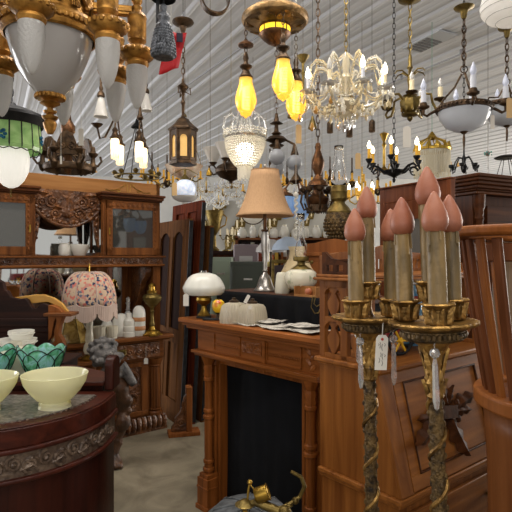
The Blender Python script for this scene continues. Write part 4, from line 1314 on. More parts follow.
nt_.links.new(nz.outputs['Fac'], rp.inputs[0]); nt_.links.new(rp.outputs[0], b_.inputs['Base Color']); b_.inputs['Roughness'].default_value = .3
o = mb.build('fruit_flesh', m_, t); o.location.z = .048
mb = MB(); mb.tube([(0, 0, .12), (.004, 0, .135)], .003, 6); mb.build('stem', M['mahog_d'], t)
mb = MB(); mb.lathe([(.02, 0), (.022, .01), (.014, .03), (.014, .04), (.026, .05)], 18); mb.build('stand', M['bronze'], t)


def scal_shade(loc, label, s, rz):
    t = thing('scalloped_lampshade', label, 'lamp shade', loc, rz)
    mb = MB()
    sq = lambda a, i: (1 / max(abs(cos(a)), abs(sin(a)))) ** .62 * (1 + .03 * cos(24 * a))
    s *= 1.15
    mb.lathe([(.068 * s, 0), (.07 * s, .03), (.066 * s, .07), (.06 * s, .1), (.05 * s, .115), (.03 * s, .12), (.028 * s, .122), (0, .122)], 96, wob=sq)
    mb.build('shade_glass', frosted('ribbed_frost', 'd9cfba', .5, .2), t)
    mb = MB(); mb.lathe([(.026, .12), (.03, .122), (.03, .132), (.022, .136), (.012, .14), (.012, .15), (0, .152)], 20); mb.build('fitter_knob', M['bronze'], t)
    return t


scal_shade(at_u(234, .1, on_mantel), 'squarish ribbed frosted glass shade on the mantel, next to the fruit', .92, R(-20))
scal_shade(at_u(252.5, .13, on_mantel), 'squarish ribbed frosted glass shade on the mantel, next to the newspapers', .88, R(-35))
price_tag(250, 307.5, at_u(250, .13, on_mantel)[1] - .1, 3.5, 4, M['white_tag'], 'tiny white sticker on a ribbed frosted shade')
q = at_u(249, .1, on_mantel)
price_tag(247, 299, q[1] - .02, 3.5, 9, M['white_tag'], 'white paper tag standing up between the two ribbed shades', 0, rot=.2)[0].rotation_euler = (0, .5, .2)
p = at_u(212, .05, on_mantel)
mb = MB(); mb.tube([(p[0] + .05 * cos(a) * (1 + .1 * a / 6), p[1] + .02 * sin(a), 1.206 + .004 * a / 6) for a in [i * .4 for i in range(30)]], .0045, 6)
tag(mb.build('coiled_cord', M['iron']), 'dark coiled cord lying on the mantel by the brass lamp', 'cord')
# newspapers
random.seed(11)
cx0 = [(.56, .13, .012), (.72, .15, -.2), (.86, .12, .15), (1.0, .14, -.1), (.66, .17, .3), (.93, .17, .05)]
labs = ['crumpled newspaper sheet at the far end of the pile, next to the ribbed shade', 'crumpled newspaper sheet in the middle of the mantel, second along the pile', 'newspaper sheet with a raised fold, third along the mantel', 'newspaper sheet at the near end of the mantel by the desk', 'newspaper sheet on top at the far half of the pile', 'newspaper sheet on top at the near half of the pile']
for i, (x, y, a) in enumerate(cx0):
    t = thing('newspaper', labs[i], 'newspaper', on_mantel(x, y), R(-46.8) + a, 'newspapers on the mantel')
    t.location.z = 1.203 + (.012 if i > 3 else 0) + .0015 * i
    n1, n2 = 14, 8
    wv = .14 if i < 4 else .12; dv = .085 if i < 4 else .07
    mb = MB(); vs = []; fs = []
    ph = random.uniform(0, 6)
    for q in range(n2 + 1):
        for r_ in range(n1 + 1):
            xx = (r_ / n1 - .5) * 2 * wv * .8; yy = (q / n2 - .5) * 2 * dv
            vs.append((xx, yy, .005 + .003 * sin(xx * 45 + ph) + .002 * sin(yy * 60 + xx * 20 + ph)))
    for q in range(n2):
        for r_ in range(n1):
            b0 = q * (n1 + 1) + r_
            fs.append((b0, b0 + 1, b0 + n1 + 2, b0 + n1 + 1))
    mb.add(vs, fs); o = mb.build('sheet', M['paper'], t); sd = o.modifiers.new('s', 'SOLIDIFY'); sd.thickness = .0015

# ------------------------------------------------------------------ filing cabinets beyond


def filing(x, Y, w, h, mat, label, rz=0):
    t = thing('filing_cabinet', label, 'filing cabinet', (x, Y, 0), rz)
    mb = MB(); mb.box(-w / 2, w / 2, 0, .6, 0, h); mb.build('cabinet_shell', mat, t, bevel=.006)
    for i in range(4):
        z = .05 + i * (h - .08) / 4
        mb = MB(); mb.box(-w / 2 + .02, w / 2 - .02, -.018, 0, z, z + (h - .08) / 4 - .015); o = mb.build('drawer', mat, t, bevel=.004)
        mb = MB(); mb.box(-.05, .05, -.03, -.018, z + (h - .08) / 8, z + (h - .08) / 8 + .02); mb.build('handle', M['silver'], o)
    return t


p = at(248, 256, 6.0); filing(p.x, 6.0, .42, 1.53, M['green_cab'], 'dark grey-green steel filing cabinet beyond the black table')
p = at(221, 256, 6.5); filing(p.x, 6.5, .27, 1.585, M['pale_cab'], 'narrow pale green steel filing cabinet behind the white dome lamp')

# ------------------------------------------------------------------ on the sideboard
SBM = Matrix.Translation(sb.location) @ RZ(R(38))


def on_sb(x, y, z=.88): q = SBM @ Vector((x, y, z)); return (q.x, q.y, q.z)


def sb_at(u, y, z=.88):
    lo, hi = -.85, .85
    for _ in range(40):
        m = (lo + hi) / 2; q = on_sb(m, y)
        if 256 + F * q[0] / q[1] < u: lo = m
        else: hi = m
    return on_sb(lo, y, z)


t = thing('brass_lamp', 'ornate old brass oil lamp base standing at the end of the sideboard', 'lamp', sb_at(152, .02), 0)
mb = MB(); mb.lathe([(.0, 0), (.085, 0), (.088, .01), (.07, .02), (.06, .035), (.03, .05), (.02, .08)], 32, wob=lambda a, i: 1 + (.12 * cos(8 * a) if 0 < i < 4 else 0)); mb.build('footed_base', M['brass'], t)
mb = MB(); mb.lathe([(.02, .08), (.026, .1), (.017, .13), (.015, .2), (.022, .215), (.014, .23), (.02, .25), (.035, .265)], 20); mb.build('stem', M['brass_old'], t)
mb = MB(); mb.lathe([(.03, .26), (.055, .285), (.082, .32), (.085, .345), (.072, .365), (.045, .375), (.04, .385)], 32, wob=lambda a, i: 1 + .03 * cos(12 * a)); mb.build('oil_font', M['brass_old'], t)
mb = MB(); mb.lathe([(.042, .38), (.046, .4), (.03, .41), (.026, .44), (.034, .45), (.02, .465), (.008, .475), (0, .478)], 24); mb.build('burner', M['brass'], t)
# banded vase
t = thing('banded_vase', 'white glass vase banded in tan beside the old brass lamp', 'vase', sb_at(139, .06))
mb = MB(); bands = [(0, 0), (.05, 0), (.055, .02), (.058, .06), (.058, .2), (.052, .235), (.035, .26), (.02, .27), (0, .272)]
mb.lathe(bands, 28); mb.build('vase_body', M['milk'], t)
mb = MB()
for z in (.05, .13): mb.lathe([(.057, z), (.0598, z + .004), (.0598, z + .036), (.057, z + .04)], 28)
mb.build('tan_band', plain('tan_glaze', 'b98255', .4), t)
# row of glass shades and jars
rows = [(70, .12, .05, .12, 'cyl', 'white glass cylinder shade on the counter behind the slag glass shade'),
        (84, .2, .06, .1, 'bell', 'white bell glass shade just behind the fringed lamp stem'),
        (99, .05, .058, .115, 'cyl', 'frosted tumbler shaped shade close to the stem of the fringed lamp'),
        (107, .2, .075, .16, 'bell', 'grey-white bell glass shade tall at the back of the row'),
        (112, .04, .052, .11, 'cyl', 'small cream fluted glass shade at the front edge of the row'),
        (121, .16, .085, .2, 'disc', 'round domed milk glass shade standing on edge in the row'),
        (129, .06, .052, .2, 'stack', 'tall stacked ribbed white glass shade next to the banded vase')]
for (u, y, r, h, ty, lb) in rows:
    t = thing('glass_lampshade', lb, 'lamp shade', sb_at(u, y), 0, 'white glass shades on the sideboard counter')
    mb = MB()
    if ty == 'cyl': pr = [(0, 0), (r * .75, 0), (r * .8, h * .1), (r * .95, h * .5), (r, h), (r * .94, h), (r * .88, h * .5), (0, h * .3)]
    elif ty == 'bell': pr = [(r, 0), (r * .96, h * .25), (r * .75, h * .6), (r * .45, h * .85), (r * .4, h), (0, h)]
    elif ty == 'disc': pr = [(0, 0), (r * .9, 0), (r, h * .12), (r, h * .4), (r * .85, h * .7), (r * .5, h * .93), (r * .2, h), (0, h)]
    else: pr = [(0, 0), (r, 0), (r, h * .2), (r * .9, h * .22), (r * .98, h * .26), (r * .98, h * .45), (r * .88, h * .48), (r * .94, h * .52), (r * .9, h * .72), (r * .5, h * .85), (r * .4, h), (0, h)]
    mb.lathe(pr, 28, wob=(lambda a, i: 1 + .03 * cos(14 * a)) if ty == 'cyl' else None); mb.build('shade_glass', M['milk'] if ty != 'cyl' else M['milk_warm'], t)
    mb = MB(); mb.lathe([(r * .38, h * .98), (r * .44, h * .98), (r * .44, h * 1.05), (r * .36, h * 1.05)] if ty in ('bell', 'stack') else [(r * .8, h * .06), (r * .9, h * .07), (r * .9, h * .1), (r * .8, h * .11)], 24); mb.build('rim_band', M['milk'], t)
# silver and clear decanters near the mirror
t = thing('decanter', 'clear glass decanter by the mirror behind the stacked shade', 'decanter', sb_at(128, .3))
mb = MB(); mb.lathe([(0, 0), (.05, 0), (.055, .05), (.05, .15), (.02, .2), (.016, .26), (.026, .28), (.014, .285), (.02, .32), (0, .34)], 24); mb.build('decanter_glass', M['crystal'], t)
mb = MB(); mb.lathe([(.018, .21), (.03, .215), (.018, .22)], 20); mb.build('collar', M['silver'], t)
# slag glass shade
t = thing('slag_glass_lampshade', 'gold slag glass panelled lamp shade standing before the sideboard mirror', 'lamp shade', (0, 0, 0), .3)
t.location = sb_at(71, .12); t.location.z = .88
mb = MB(); mb.lathe([(.155, 0), (.15, .01), (.05, .25), (.03, .26)], 6); mb.build('slag_panels', M['amber_slag'], t, ang=20)
mb = MB()
for i in range(6):
    a = 2 * pi * i / 6; mb.tube([(.157 * cos(a), .157 * sin(a), 0), (.051 * cos(a), .051 * sin(a), .25)], .004, 6)
mb.tube([(.157 * cos(2 * pi * i / 6), .157 * sin(2 * pi * i / 6), .003) for i in range(6)], .005, 6, closed=True); mb.build('shade_frame', M['brass_old'], t)
# bowl and pot on the mirror shelf of the upper part
t = thing('white_bowl', 'white glass bowl on the sideboard mirror shelf by the glazed cupboard', 'bowl', on_sb(.14, .3, 1.603))
mb = MB(); mb.lathe([(0, .01), (.05, 0), (.055, .008), (.06, .02), (.085, .06), (.09, .1), (.085, .1), (.078, .06), (0, .025)], 28); mb.build('bowl_body', M['milk'], t)
t = thing('white_jar', 'small white glass jar on the mirror shelf beside the white bowl', 'jar', on_sb(.01, .3, 1.603))
mb = MB(); mb.lathe([(0, 0), (.045, 0), (.05, .02), (.05, .08), (.04, .1), (.042, .11), (0, .108)], 24); mb.build('jar_body', M['milk'], t)
t = thing('white_jar', 'squat white glass jar half hidden behind the bowl on the mirror shelf', 'jar', on_sb(.07, .38, 1.603))
mb = MB(); mb.lathe([(0, 0), (.04, 0), (.045, .03), (.035, .09), (0, .09)], 24); mb.build('jar_body', M['milk'], t)
for (x, z, lb) in ((-.6, 1.66, 'left'), (-.42, 1.66, ''),):
    pass

# ------------------------------------------------------------------ fringed lamp on its stand
ls = thing('lamp_stand', 'small round dark table holding the fringed floral lamp', 'table', (-1.335, 4.10, 0))
mb = MB(); mb.lathe([(0, .745), (.145, .745), (.15, .755), (.145, .77), (0, .77)], 36); mb.build('tabletop', M['oak_x'], ls)
mb = MB(); mb.lathe([(.03, .1), (.04, .2), (.025, .4), (.04, .6), (.06, .745)], 18); mb.build('pedestal', M['oak'], ls)
for i in range(3):
    a = 2 * pi * i / 3 + .4
    mb = MB(); mb.tube([(.02 * cos(a), .02 * sin(a), .16), (.1 * cos(a), .1 * sin(a), .1), (.16 * cos(a), .16 * sin(a), .02)], [.022, .02, .018], 10); mb.build('leg', M['oak'], ls)
fl = thing('fringed_lamp', 'table lamp with a scalloped floral cloth shade and long pale fringe', 'lamp', (-1.335, 4.10, .77), .2)
mb = MB(); mb.lathe([(0, 0), (.06, 0), (.065, .012), (.05, .025), (.03, .04), (.04, .05)], 24, wob=lambda a, i: 1 + .06 * cos(6 * a)); mb.build('foot', M['brass'], fl)
mb = MB(); mb.lathe([(.035, .045), (.048, .08), (.04, .12), (.026, .14), (.034, .16), (.03, .2), (.024, .24), (.03, .3), (.02, .36), (.012, .46)], 24); mb.build('glass_stem', M['milk_warm'], fl)
Rr = .212; z0 = .45; hh = .25
n = 96
rows = []
wob8 = lambda a: abs(cos(4 * a))
vs = []; fs = []
nr = 10
for j in range(nr + 1):
    t_ = j / nr
    r = Rr * cos(t_ * 1.22) ** .8 if j else Rr
    z = z0 + hh * sin(t_ * 1.45)
    for i in range(n):
        a = 2 * pi * i / n
        sc = 1 - .05 * (1 - wob8(a)) * (1 - .3 * t_)
        dz = -(.035 * sqrt(max(0, wob8(a)))) * (1 - t_) ** 3
        vs.append((r * sc * cos(a), r * sc * sin(a), z + dz + .02 * (1 - t_)))
for j in range(nr):
    for i in range(n):
        i2 = (i + 1) % n
        fs.append((j * n + i, j * n + i2, (j + 1) * n + i2, (j + 1) * n + i))
mb = MB(); mb.add(vs, fs); o = mb.build('floral_shade', M['floral'], fl); sd = o.modifiers.new('s', 'SOLIDIFY'); sd.thickness = .003
mb = MB()
for i in range(8):
    a = 2 * pi * (i + .5) / 8
    mb.tube([tuple(Vector(vs[j * n + int((i + .5) * n / 8)]) * 1.004) for j in range(nr + 1)], .006, 6)
mb.tube([tuple(Vector(vs[i]) * 1.0) for i in range(n)], .005, 6, closed=True)
mb.tube([tuple(Vector(vs[nr * n + i])) for i in range(n)], .006, 6, closed=True)
mb.build('braid_trim', M['fringe'], fl)
mb = MB()
for i in range(n):
    p = Vector(vs[i]); a = 2 * pi * i / n
    l = .085 + .03 * sqrt(wob8(a))
    q = Vector((p.x * 1.015, p.y * 1.015, p.z - l))
    for e in (-.3, .3):
        d_ = Vector((-sin(a), cos(a), 0)) * e * .012
        mb.tube([p + d_, (p + q) / 2 + d_ * 1.0, q + d_ * .9], .0046, 5)
o = mb.build('fringe', M['fringe'], fl)
o['kind'] = 'stuff'
mb = MB(); mb.tube([(0, 0, z0 + .1), (0, 0, z0 + hh + .06)], .004, 6); mb.ball((0, 0, z0 + hh + .06), .009, 8); mb.build('finial', M['brass'], fl)
price_tag(146, 361, 4.6, 4, 6, M['white_tag'], 'small white tag hung from the brass pull of the sideboard drawer', 12)
# ------------------------------------------------------------------ hanging lights


def octa(mb, c, r, h=None):
    h = h or r
    x, y, z = c
    mb.add([(x + r, y, z), (x, y + r, z), (x - r, y, z), (x, y - r, z), (x, y, z + h), (x, y, z - h)],
           [(0, 1, 4), (1, 2, 4), (2, 3, 4), (3, 0, 4), (1, 0, 5), (2, 1, 5), (3, 2, 5), (0, 3, 5)])


def strand(mb, pts, r, n):
    """beads strung along a path"""
    pts = [Vector(p) for p in pts]
    ls = [0]
    for a, b in zip(pts, pts[1:]): ls.append(ls[-1] + (b - a).length)
    for i in range(n):
        t = ls[-1] * (i + .5) / n
        for j in range(len(pts) - 1):
            if ls[j] <= t <= ls[j + 1] + 1e-9:
                f = (t - ls[j]) / max(1e-9, ls[j + 1] - ls[j])
                octa(mb, pts[j].lerp(pts[j + 1], f), r); break


def sag(a, b, s, n=8):
    a = Vector(a); b = Vector(b)
    return [a.lerp(b, i / n) - Vector((0, 0, s * 4 * (i / n) * (1 - i / n))) for i in range(n + 1)]


def drop(mb, c, L_, r):
    x, y, z = c
    mb.lathe([(0, 0), (r * .4, -L_ * .1), (r, -L_ * .6), (r * .6, -L_ * .85), (0, -L_)], 6, c)


def lamp(name, label, cat, u, vb, Y, group=None, rz=0):
    """root of a hanging light: its lowest point is seen at u, vb, Y metres ahead"""
    p = at(u, vb, Y)
    t = thing(name, label, cat, p, rz, group)
    k = Y / F
    return t, k, (lambda v: (vb - v) * k)


# 1 the big gilt chandelier
cx, cy = -.925, 2.3
g = thing('chandelier', 'large gilt chandelier with a frosted bowl and a ring of pointed etched glass shades', 'chandelier', (cx, cy, 2.31))
mb = MB(); mb.lathe([(0, 0), (.03, .004), (.06, .02), (.1, .065), (.135, .12), (.16, .18), (.178, .24), (.187, .285), (.19, .30), (.184, .30), (.18, .285), (.155, .18), (.095, .07), (.05, .03), (0, .02)], 64); mb.build('frosted_bowl', M['frost_bowl'], g)
mb = MB()
mb.lathe([(.19, .262), (.203, .268), (.208, .283), (.204, .295), (.212, .3), (.216, .315), (.21, .33), (.195, .338), (.18, .345), (.172, .36), (.172, .47), (.182, .48), (.19, .5), (.175, .52), (.15, .56), (.1, .6), (.05, .63), (.03, .7), (0, .7)], 72)
for i in range(56):
    a = 2 * pi * i / 56
    mb.ball((.21 * cos(a), .21 * sin(a), .303), .0095, 6, (1, 1, 1.3))
mb.build('crown_band', M['gold'], g)
for i in range(8):
    a = R(-78 + 22.5 + 45 * i)
    mb = MB(); mb.M = RZ(a + pi / 2) @ T(0, -.172, .42)
    for q in range(-4, 5):
        an = q * .3
        mb.tube([(0, -.004, -.03), (sin(an) * .03, -.012, -.03 + cos(an) * .035), (sin(an) * .048, -.008, -.03 + cos(an) * .062)], [.006, .009, .007], 6)
    mb.ball((0, -.008, -.035), .014, 8)
    for q in (-1, 1):
        for j in range(3): mb.box(q * (.052 + j * .008) - .002, q * (.052 + j * .008) + .002, -.004, .004, -.055, .045)
    mb.build('shell_ornament', M['gold'], g)
mb = MB()
mb.lathe([(0, -.155), (.012, -.152), (.024, -.13), (.03, -.105), (.022, -.09), (.03, -.086), (.036, -.075), (.02, -.07), (.014, -.062), (.026, -.058), (.03, -.05), (.014, -.045), (.012, -.035), (.03, -.024), (.044, -.016), (.034, -.01), (.03, -.004), (.04, .0), (.058, .004), (.064, .012), (.06, .022), (.03, .03), (0, .03)], 32, (0, 0, -.01))
for i in range(20):
    a = 2 * pi * i / 20
    mb.ball((.06 * cos(a), .06 * sin(a), .003), .009, 6, (1, 1, 1.3))
mb.build('bottom_finial', M['gold'], g)
for i in range(8):
    a = R(-78 + 45 * i)
    x, y = .38 * cos(a), .38 * sin(a)
    zr = 2.48 - 2.31
    mb = MB(); mb.M = RZ(a)
    mb.box(.165, .36, -.016, .016, .40, .445); mb.box(.165, .36, -.02, .02, .412, .432)
    ar_ = mb.build('arm', M['gold'], g, bevel=.004)
    mb = MB()
    mb.lathe([(.048, zr - .004), (.055, zr + .01), (.05, zr + .025), (.064, zr + .032), (.078, zr + .045), (.082, zr + .06), (.074, zr + .075), (.055, zr + .085), (.036, zr + .09), (.03, zr + .1), (.036, zr + .108), (.043, zr + .118), (.04, zr + .13), (.043, zr + .14), (.043, zr + .215), (.046, zr + .225), (.038, zr + .24), (.026, zr + .25), (.02, zr + .26), (.024, zr + .275), (.016, zr + .285), (.025, zr + .3), (.024, zr + .325), (.014, zr + .345), (0, zr + .355)], 30, (x, y, 0))
    for q in range(16):
        b_ = 2 * pi * q / 16
        mb.ball((x + .077 * cos(b_), y + .077 * sin(b_), zr + .06), .0135, 6, (1, 1, 1))
    mb.build('wreath_holder', M['gold'], ar_)
    mb = MB(); mb.lathe([(.049 * max(0, 1 - ((q / 26) ** 2.1)) ** .62 * (1 if q else .95), zr - .2 * q / 26) for q in range(27)], 72, (x, y, 0), wob=lambda b, j: 1 + .038 * cos(2.2 * j + 22 * abs((b / (pi / 2)) % 2 - 1)) * (1 if 3 < j < 23 else 0)); mb.build('pointed_shade', M['frost_etch'], ar_)
hang(g, .70, 0, 0, 'chain', M['gold_dk'], L=.07, w=.018, r=.004)

# 2 green stained glass pendant
t, k, zv = lamp('pendant_lamp', 'green leaded glass pendant with a fluted white globe under a dark metal cap', 'pendant lamp', 11, 196, 2.6)
mb = MB(); z1, z2 = zv(124), zv(148)
for i in range(16):
    a0 = 2 * pi * i / 16; a1 = 2 * pi * (i + 1) / 16
    for (ra, za, rb, zb) in ((.135, z1, .145, z2), (.145, z2, .141, zv(151.5))):
        mb.add([(ra * cos(a0), ra * sin(a0), za), (ra * cos(a1), ra * sin(a1), za), (rb * cos(a1), rb * sin(a1), zb), (rb * cos(a0), rb * sin(a0), zb)], [(0, 1, 2, 3)])
o = mb.build('green_panels', M['green_slag'], t, smooth=False); sd = o.modifiers.new('s', 'SOLIDIFY'); sd.thickness = .003
mb = MB()
for i in range(16):
    a0 = 2 * pi * i / 16
    mb.tube([(.136 * cos(a0), .136 * sin(a0), z1), (.146 * cos(a0), .146 * sin(a0), z2), (.14 * cos(a0), .14 * sin(a0), zv(151.5))], .0042, 5)
    am = a0 + pi / 16
    mb.tube([(.141 * cos(a0), .141 * sin(a0), zv(151.5)), (.14 * cos(am), .14 * sin(am), zv(153.5)), (.141 * cos(a0 + pi / 8), .141 * sin(a0 + pi / 8), zv(151.5))], .003, 5)
mb.build('leading', M['lead'], t)
M['blue_slag'] = swirl_glass('blue_slag', ['16405e', '2f7aa0', '12304a'], 30, .2)
for i in range(4):
    a0 = 2 * pi * (i * 4 + 1) / 16 - 1.77; mb = MB()
    for q in range(5): mb.ball((.143 * cos(a0 + .07 * cos(q * 1.26)), .143 * sin(a0 + .07 * cos(q * 1.26)), zv(140) + .018 * sin(q * 1.26)), .011, 8, (1, 1, .8))
    mb.build('blue_flower', M['blue_slag'], t)
mb = MB(); mb.lathe([(.15, zv(127)), (.155, zv(125)), (.17, zv(119)), (.165, zv(116)), (.12, zv(112)), (.07, zv(108)), (.03, zv(106)), (.02, zv(103)), (0, zv(102))], 40); mb.build('metal_cap', M['iron'], t)
mb = MB(); zc = zv(166)
pr = [(.06, zv(140)), (.075, zv(147)), (.086, zv(155)), (.088, zv(162)), (.082, zv(171)), (.062, zv(180)), (.035, zv(186)), (.012, zv(188)), (0, zv(188))]
mb.lathe(pr, 96, wob=lambda a, i: 1 + .018 * cos(24 * a)); mb.build('fluted_globe', frosted('white_globe', 'eeece8', .4, .3, 'fffaf0', .36), t)
mb = MB(); mb.chain(0, 0, 0, zv(187), .012, .004, .0012); mb.ball((0, 0, 0), .006, 8); mb.build('pull_chain', M['brass_old'], t)
t.location = at(11, 196, 2.87); t.scale = (2.87 / 2.6,) * 3
mb = MB(); mb.chain(0, 0, zv(103), (ceil_z(t.location.x, 2.87) - .01 - t.location.z) * 2.6 / 2.87); mb.build('chain', M['iron'], t)

# 3 bronze figured chandelier seen over the sideboard
t, k, zv = lamp('chandelier', 'dark bronze chandelier with crested plaques and candle cups over the sideboard', 'chandelier', 68, 172, 3.75)
mb = MB(); r0 = 23 * k
mb.lathe([(r0 * .93, zv(172)), (r0, zv(171)), (r0 * 1.04, zv(168)), (r0, zv(165)), (r0 * .93, zv(165)), (r0 * .93, zv(172))], 40)
for i in range(6):
    a = i * pi / 3 + .3
    mb.tube([(0, 0, zv(150)), (r0 * .5 * cos(a), r0 * .5 * sin(a), zv(158)), (r0 * cos(a), r0 * sin(a), zv(168))], [.014, .01, .012], 8)
mb.build('ring', M['bronze'], t)
mb = MB(); mb.lathe([(0, zv(175)), (.02, zv(173)), (.035, zv(168)), (.03, zv(160)), (.045, zv(152)), (.06, zv(147)), (.04, zv(142)), (.03, zv(136)), (.05, zv(132)), (.05, zv(126)), (.025, zv(120)), (.015, zv(112))], 24); mb.build('centre_column', M['copper'], t)
for i in range(6):
    a = i * pi / 3 + .3
    x, y = r0 * 1.03 * cos(a), r0 * 1.03 * sin(a)
    mb = MB(); mb.lathe([(0, zv(173)), (.018, zv(171)), (.03, zv(166)), (.018, zv(162)), (.016, zv(157)), (.036, zv(154)), (.038, zv(152.5)), (.02, zv(151)), (.016, zv(146)), (0, zv(145))], 18, (x, y, 0)); mb.tube([(x, y, zv(163)), (x * 1.2, y * 1.2, zv(165)), (x * 1.35, y * 1.35, zv(160)), (x * 1.3, y * 1.3, zv(155))], .009, 6); mb.build('candle_cup', M['bronze'], t)
    if i % 2 == 0:
        a2 = a + pi / 6
        mb = MB(); mb.M = RZ(a2 + pi / 2) @ T(0, -r0 * .9, 0)
        mb.prism([(-.07, zv(158)), (.07, zv(158)), (.075, zv(150)), (.06, zv(145)), (.04, zv(138)), (0, zv(135)), (-.04, zv(138)), (-.06, zv(145)), (-.075, zv(150))], -.012, .012)
        for q in (-1, 1): mb.spiral(q * .03, zv(150), -.016, .03, 1.4, pi / 2, -q, .008)
        mb.leaf(T(0, -.012, zv(152)), .09, .05, 3)
        mb.build('crest_plaque', M['bronze'], t)
hang(t, zv(112), 0, 0, 'chain', M['bronze'], L=.06, w=.015, r=.0035)


def bell_shade(mb, c, r, h, seg=24, down=True):
    s = 1 if down else -1
    mb.lathe([(r, 0), (r * .96, s * h * .08), (r * .74, s * h * .4), (r * .56, s * h * .7), (r * .42, s * h * .9), (r * .3, s * h), (r * .26, s * h * .97), (r * .5, s * h * .7), (r * .7, s * h * .4), (r * .9, s * h * .08), (r, 0)], seg, c)


# 4 pair of bell pendants behind the gilt one
for (u, vb, Y, lb) in ((101, 117, 3.9, 'small pendant with a white bell glass shade just behind the gilt chandelier'), (59, 112, 4.6, 'small pendant with a white bell shade glimpsed under the big frosted bowl'), (146, 111, 4.4, 'small pendant with a bell glass shade hanging behind the pointed etched shades')):
    t, k, zv = lamp('pendant_lamp', lb, 'pendant lamp', u, vb, Y)
    mb = MB(); bell_shade(mb, (0, 0, 0), .055, .15); mb.build('bell_shade', M['frost'], t)
    mb = MB(); mb.lathe([(.02, .15), (.03, .155), (.026, .18), (.012, .2), (.016, .22), (.01, .24), (.008, .4)], 16); mb.build('shade_holder', M['bronze'], t)
    hang(t, .4, 0, 0, 'wire', M['bronze'])
# 5 lit etched glass pendants
for (u, vb, Y, lb) in ((116, 163, 4.3, 'lit pendant with two etched tumbler shades above the glazed cupboard, close to the bronze chandelier'), (140, 166, 4.3, 'lit pendant with two etched tumbler shades nearer the square lantern')):
    t, k, zv = lamp('pendant_lamp', lb, 'pendant lamp', u, vb, Y)
    for (x, y, dz) in ((0, -.03, .03), (.008, .09, 0)):
        mb = MB(); mb.lathe([(.03, dz), (.033, dz + .01), (.034, dz + .14), (.032, dz + .165), (.018, dz + .17)], 24, (x, y, 0)); mb.build('tumbler_shade', frosted('lit_etched', 'fff4da', .4, .3, 'ffe7b0', .3, .6, 70), t)
        mb = MB(); mb.lathe([(0, dz + .05), (.02, dz + .07), (.025, dz + .1), (.015, dz + .14), (.012, dz + .17)], 12, (x, y, 0)); mb.build('bulb', M['lit_inside'], t)
        mb = MB(); mb.lathe([(.044, dz + .165), (.046, dz + .175), (.03, dz + .19), (.02, dz + .22), (.026, dz + .24), (.012, dz + .26)], 18, (x, y, 0)); mb.tube([(x, y, dz + .25), (x * .5, y * .5, .36), (0, 0, .42)], .007, 8); mb.build('holder', M['bronze'], t)
    mb = MB(); mb.lathe([(.012, .38), (.03, .4), (.018, .43), (.01, .5)], 16)
    if u < 130:
        mb.tube([(0, 0, .4), (-.05, 0, .3), (-.09, 0, .22), (-.13, -.02, .2), (-.15, -.03, .3)], .009, 8); mb.lathe([(.0, .28), (.03, .3), (.05, .32)], 16, (-.15, -.03, 0))
    mb.build('stem', M['bronze'], t)
    hang(t, .5, 0, 0, 'wire', M['bronze'], r=.006)

# iron tripod frames seen beyond
t, k, zv = lamp('iron_pendant', 'empty dark iron three-legged pendant frame above the end of the sideboard', 'lamp frame', 137, 178, 5.2)
mb = MB()
for i in range(3):
    a = 2 * pi * i / 3 + .5
    mb.tube([(.22 * cos(a), .22 * sin(a), .0), (.02 * cos(a), .02 * sin(a), .52)], .005, 6)
mb.build('legs', M['iron'], t)
mb = MB(); mb.tube([(.22 * cos(2 * pi * i / 40), .22 * sin(2 * pi * i / 40), .01) for i in range(40)], .009, 6, closed=True)
for i in range(9):
    a = 2 * pi * i / 9; mb.lathe([(0, 0), (.02, .01), (.03, .03), (.012, .05)], 10, (.22 * cos(a), .22 * sin(a), .015))
mb.build('hoop', M['brass_old'], t)
mb = MB(); mb.lathe([(.06, .51), (.05, .53), (.02, .56), (.01, .6)], 16); mb.build('cap', M['iron'], t)
hang(t, .6, 0, 0)

# 6 grey bead tassel with red flag
t, k, zv = lamp('tassel', 'grey beaded metal tassel hanging at the front of the lamps', 'tassel', 163.5, 58, 2.1)
mb = MB(); mb.lathe([(0, .004), (.04, 0), (.047, .008), (.049, .03), (.045, .07), (.036, .105), (.026, .125)], 40, wob=lambda a, i: 1 + .04 * cos(20 * a))
for j in range(9):
    z = .012 + j * .0125
    r = .049 - .02 * max(0, (z - .03) / .1) ** 1.4
    for i in range(26):
        a = 2 * pi * (i + .5 * (j % 2)) / 26; mb.ball((r * cos(a), r * sin(a), z), .0052, 5)
mb.build('skirt', M['iron_grey'], t)
mb = MB(); mb.lathe([(.028, .12), (.032, .13), (.026, .138), (.02, .15), (.026, .165), (.02, .18), (.012, .19), (.014, .21), (.008, .22)], 24, wob=lambda a, i: 1 + .06 * cos(10 * a)); mb.build('knot', M['iron_grey'], t)
mb = MB(); mb.box(-.03, -.018, -.006, .006, .14, .5); mb.lathe([(.05, .24), (.052, .25), (.03, .26), (.01, .27)], 20); mb.build('hanger', M['iron'], t)
hang(t, .2, 0, 0, 'wire', M['iron'], r=.004)
t, k, zv = lamp('paper_flag', 'bright red cloth flag with a dark corner hung behind the grey tassel', 'flag', 171, 76, 2.3)
mb = MB(); mb.M = RZ(.3); n = 8
vs = []
for j in range(9):
    z = j / 8
    for i in range(6):
        vs.append(((i / 5 - .5) * .088 + .035 * z - .01, .01 * sin(i * 1.3 + j * .5), zv(72) * 0 + .2 * z + .008 * i * (1 - z)))
fs = [(j * 6 + i, j * 6 + i + 1, j * 6 + i + 7, j * 6 + i + 6) for j in range(8) for i in range(5)]
mb.add(vs, fs); o = mb.build('cloth', M['red'], t); sd = o.modifiers.new('s', 'SOLIDIFY'); sd.thickness = .002
mb = MB(); mb.M = RZ(.3); mb.box(.022, .05, -.02, -.016, .15, .19); mb.build('dark_corner', plain('navy', '20182c', .7), t)
hang(t, .198, .0, .0, 'wire', M['string'], r=.0012)

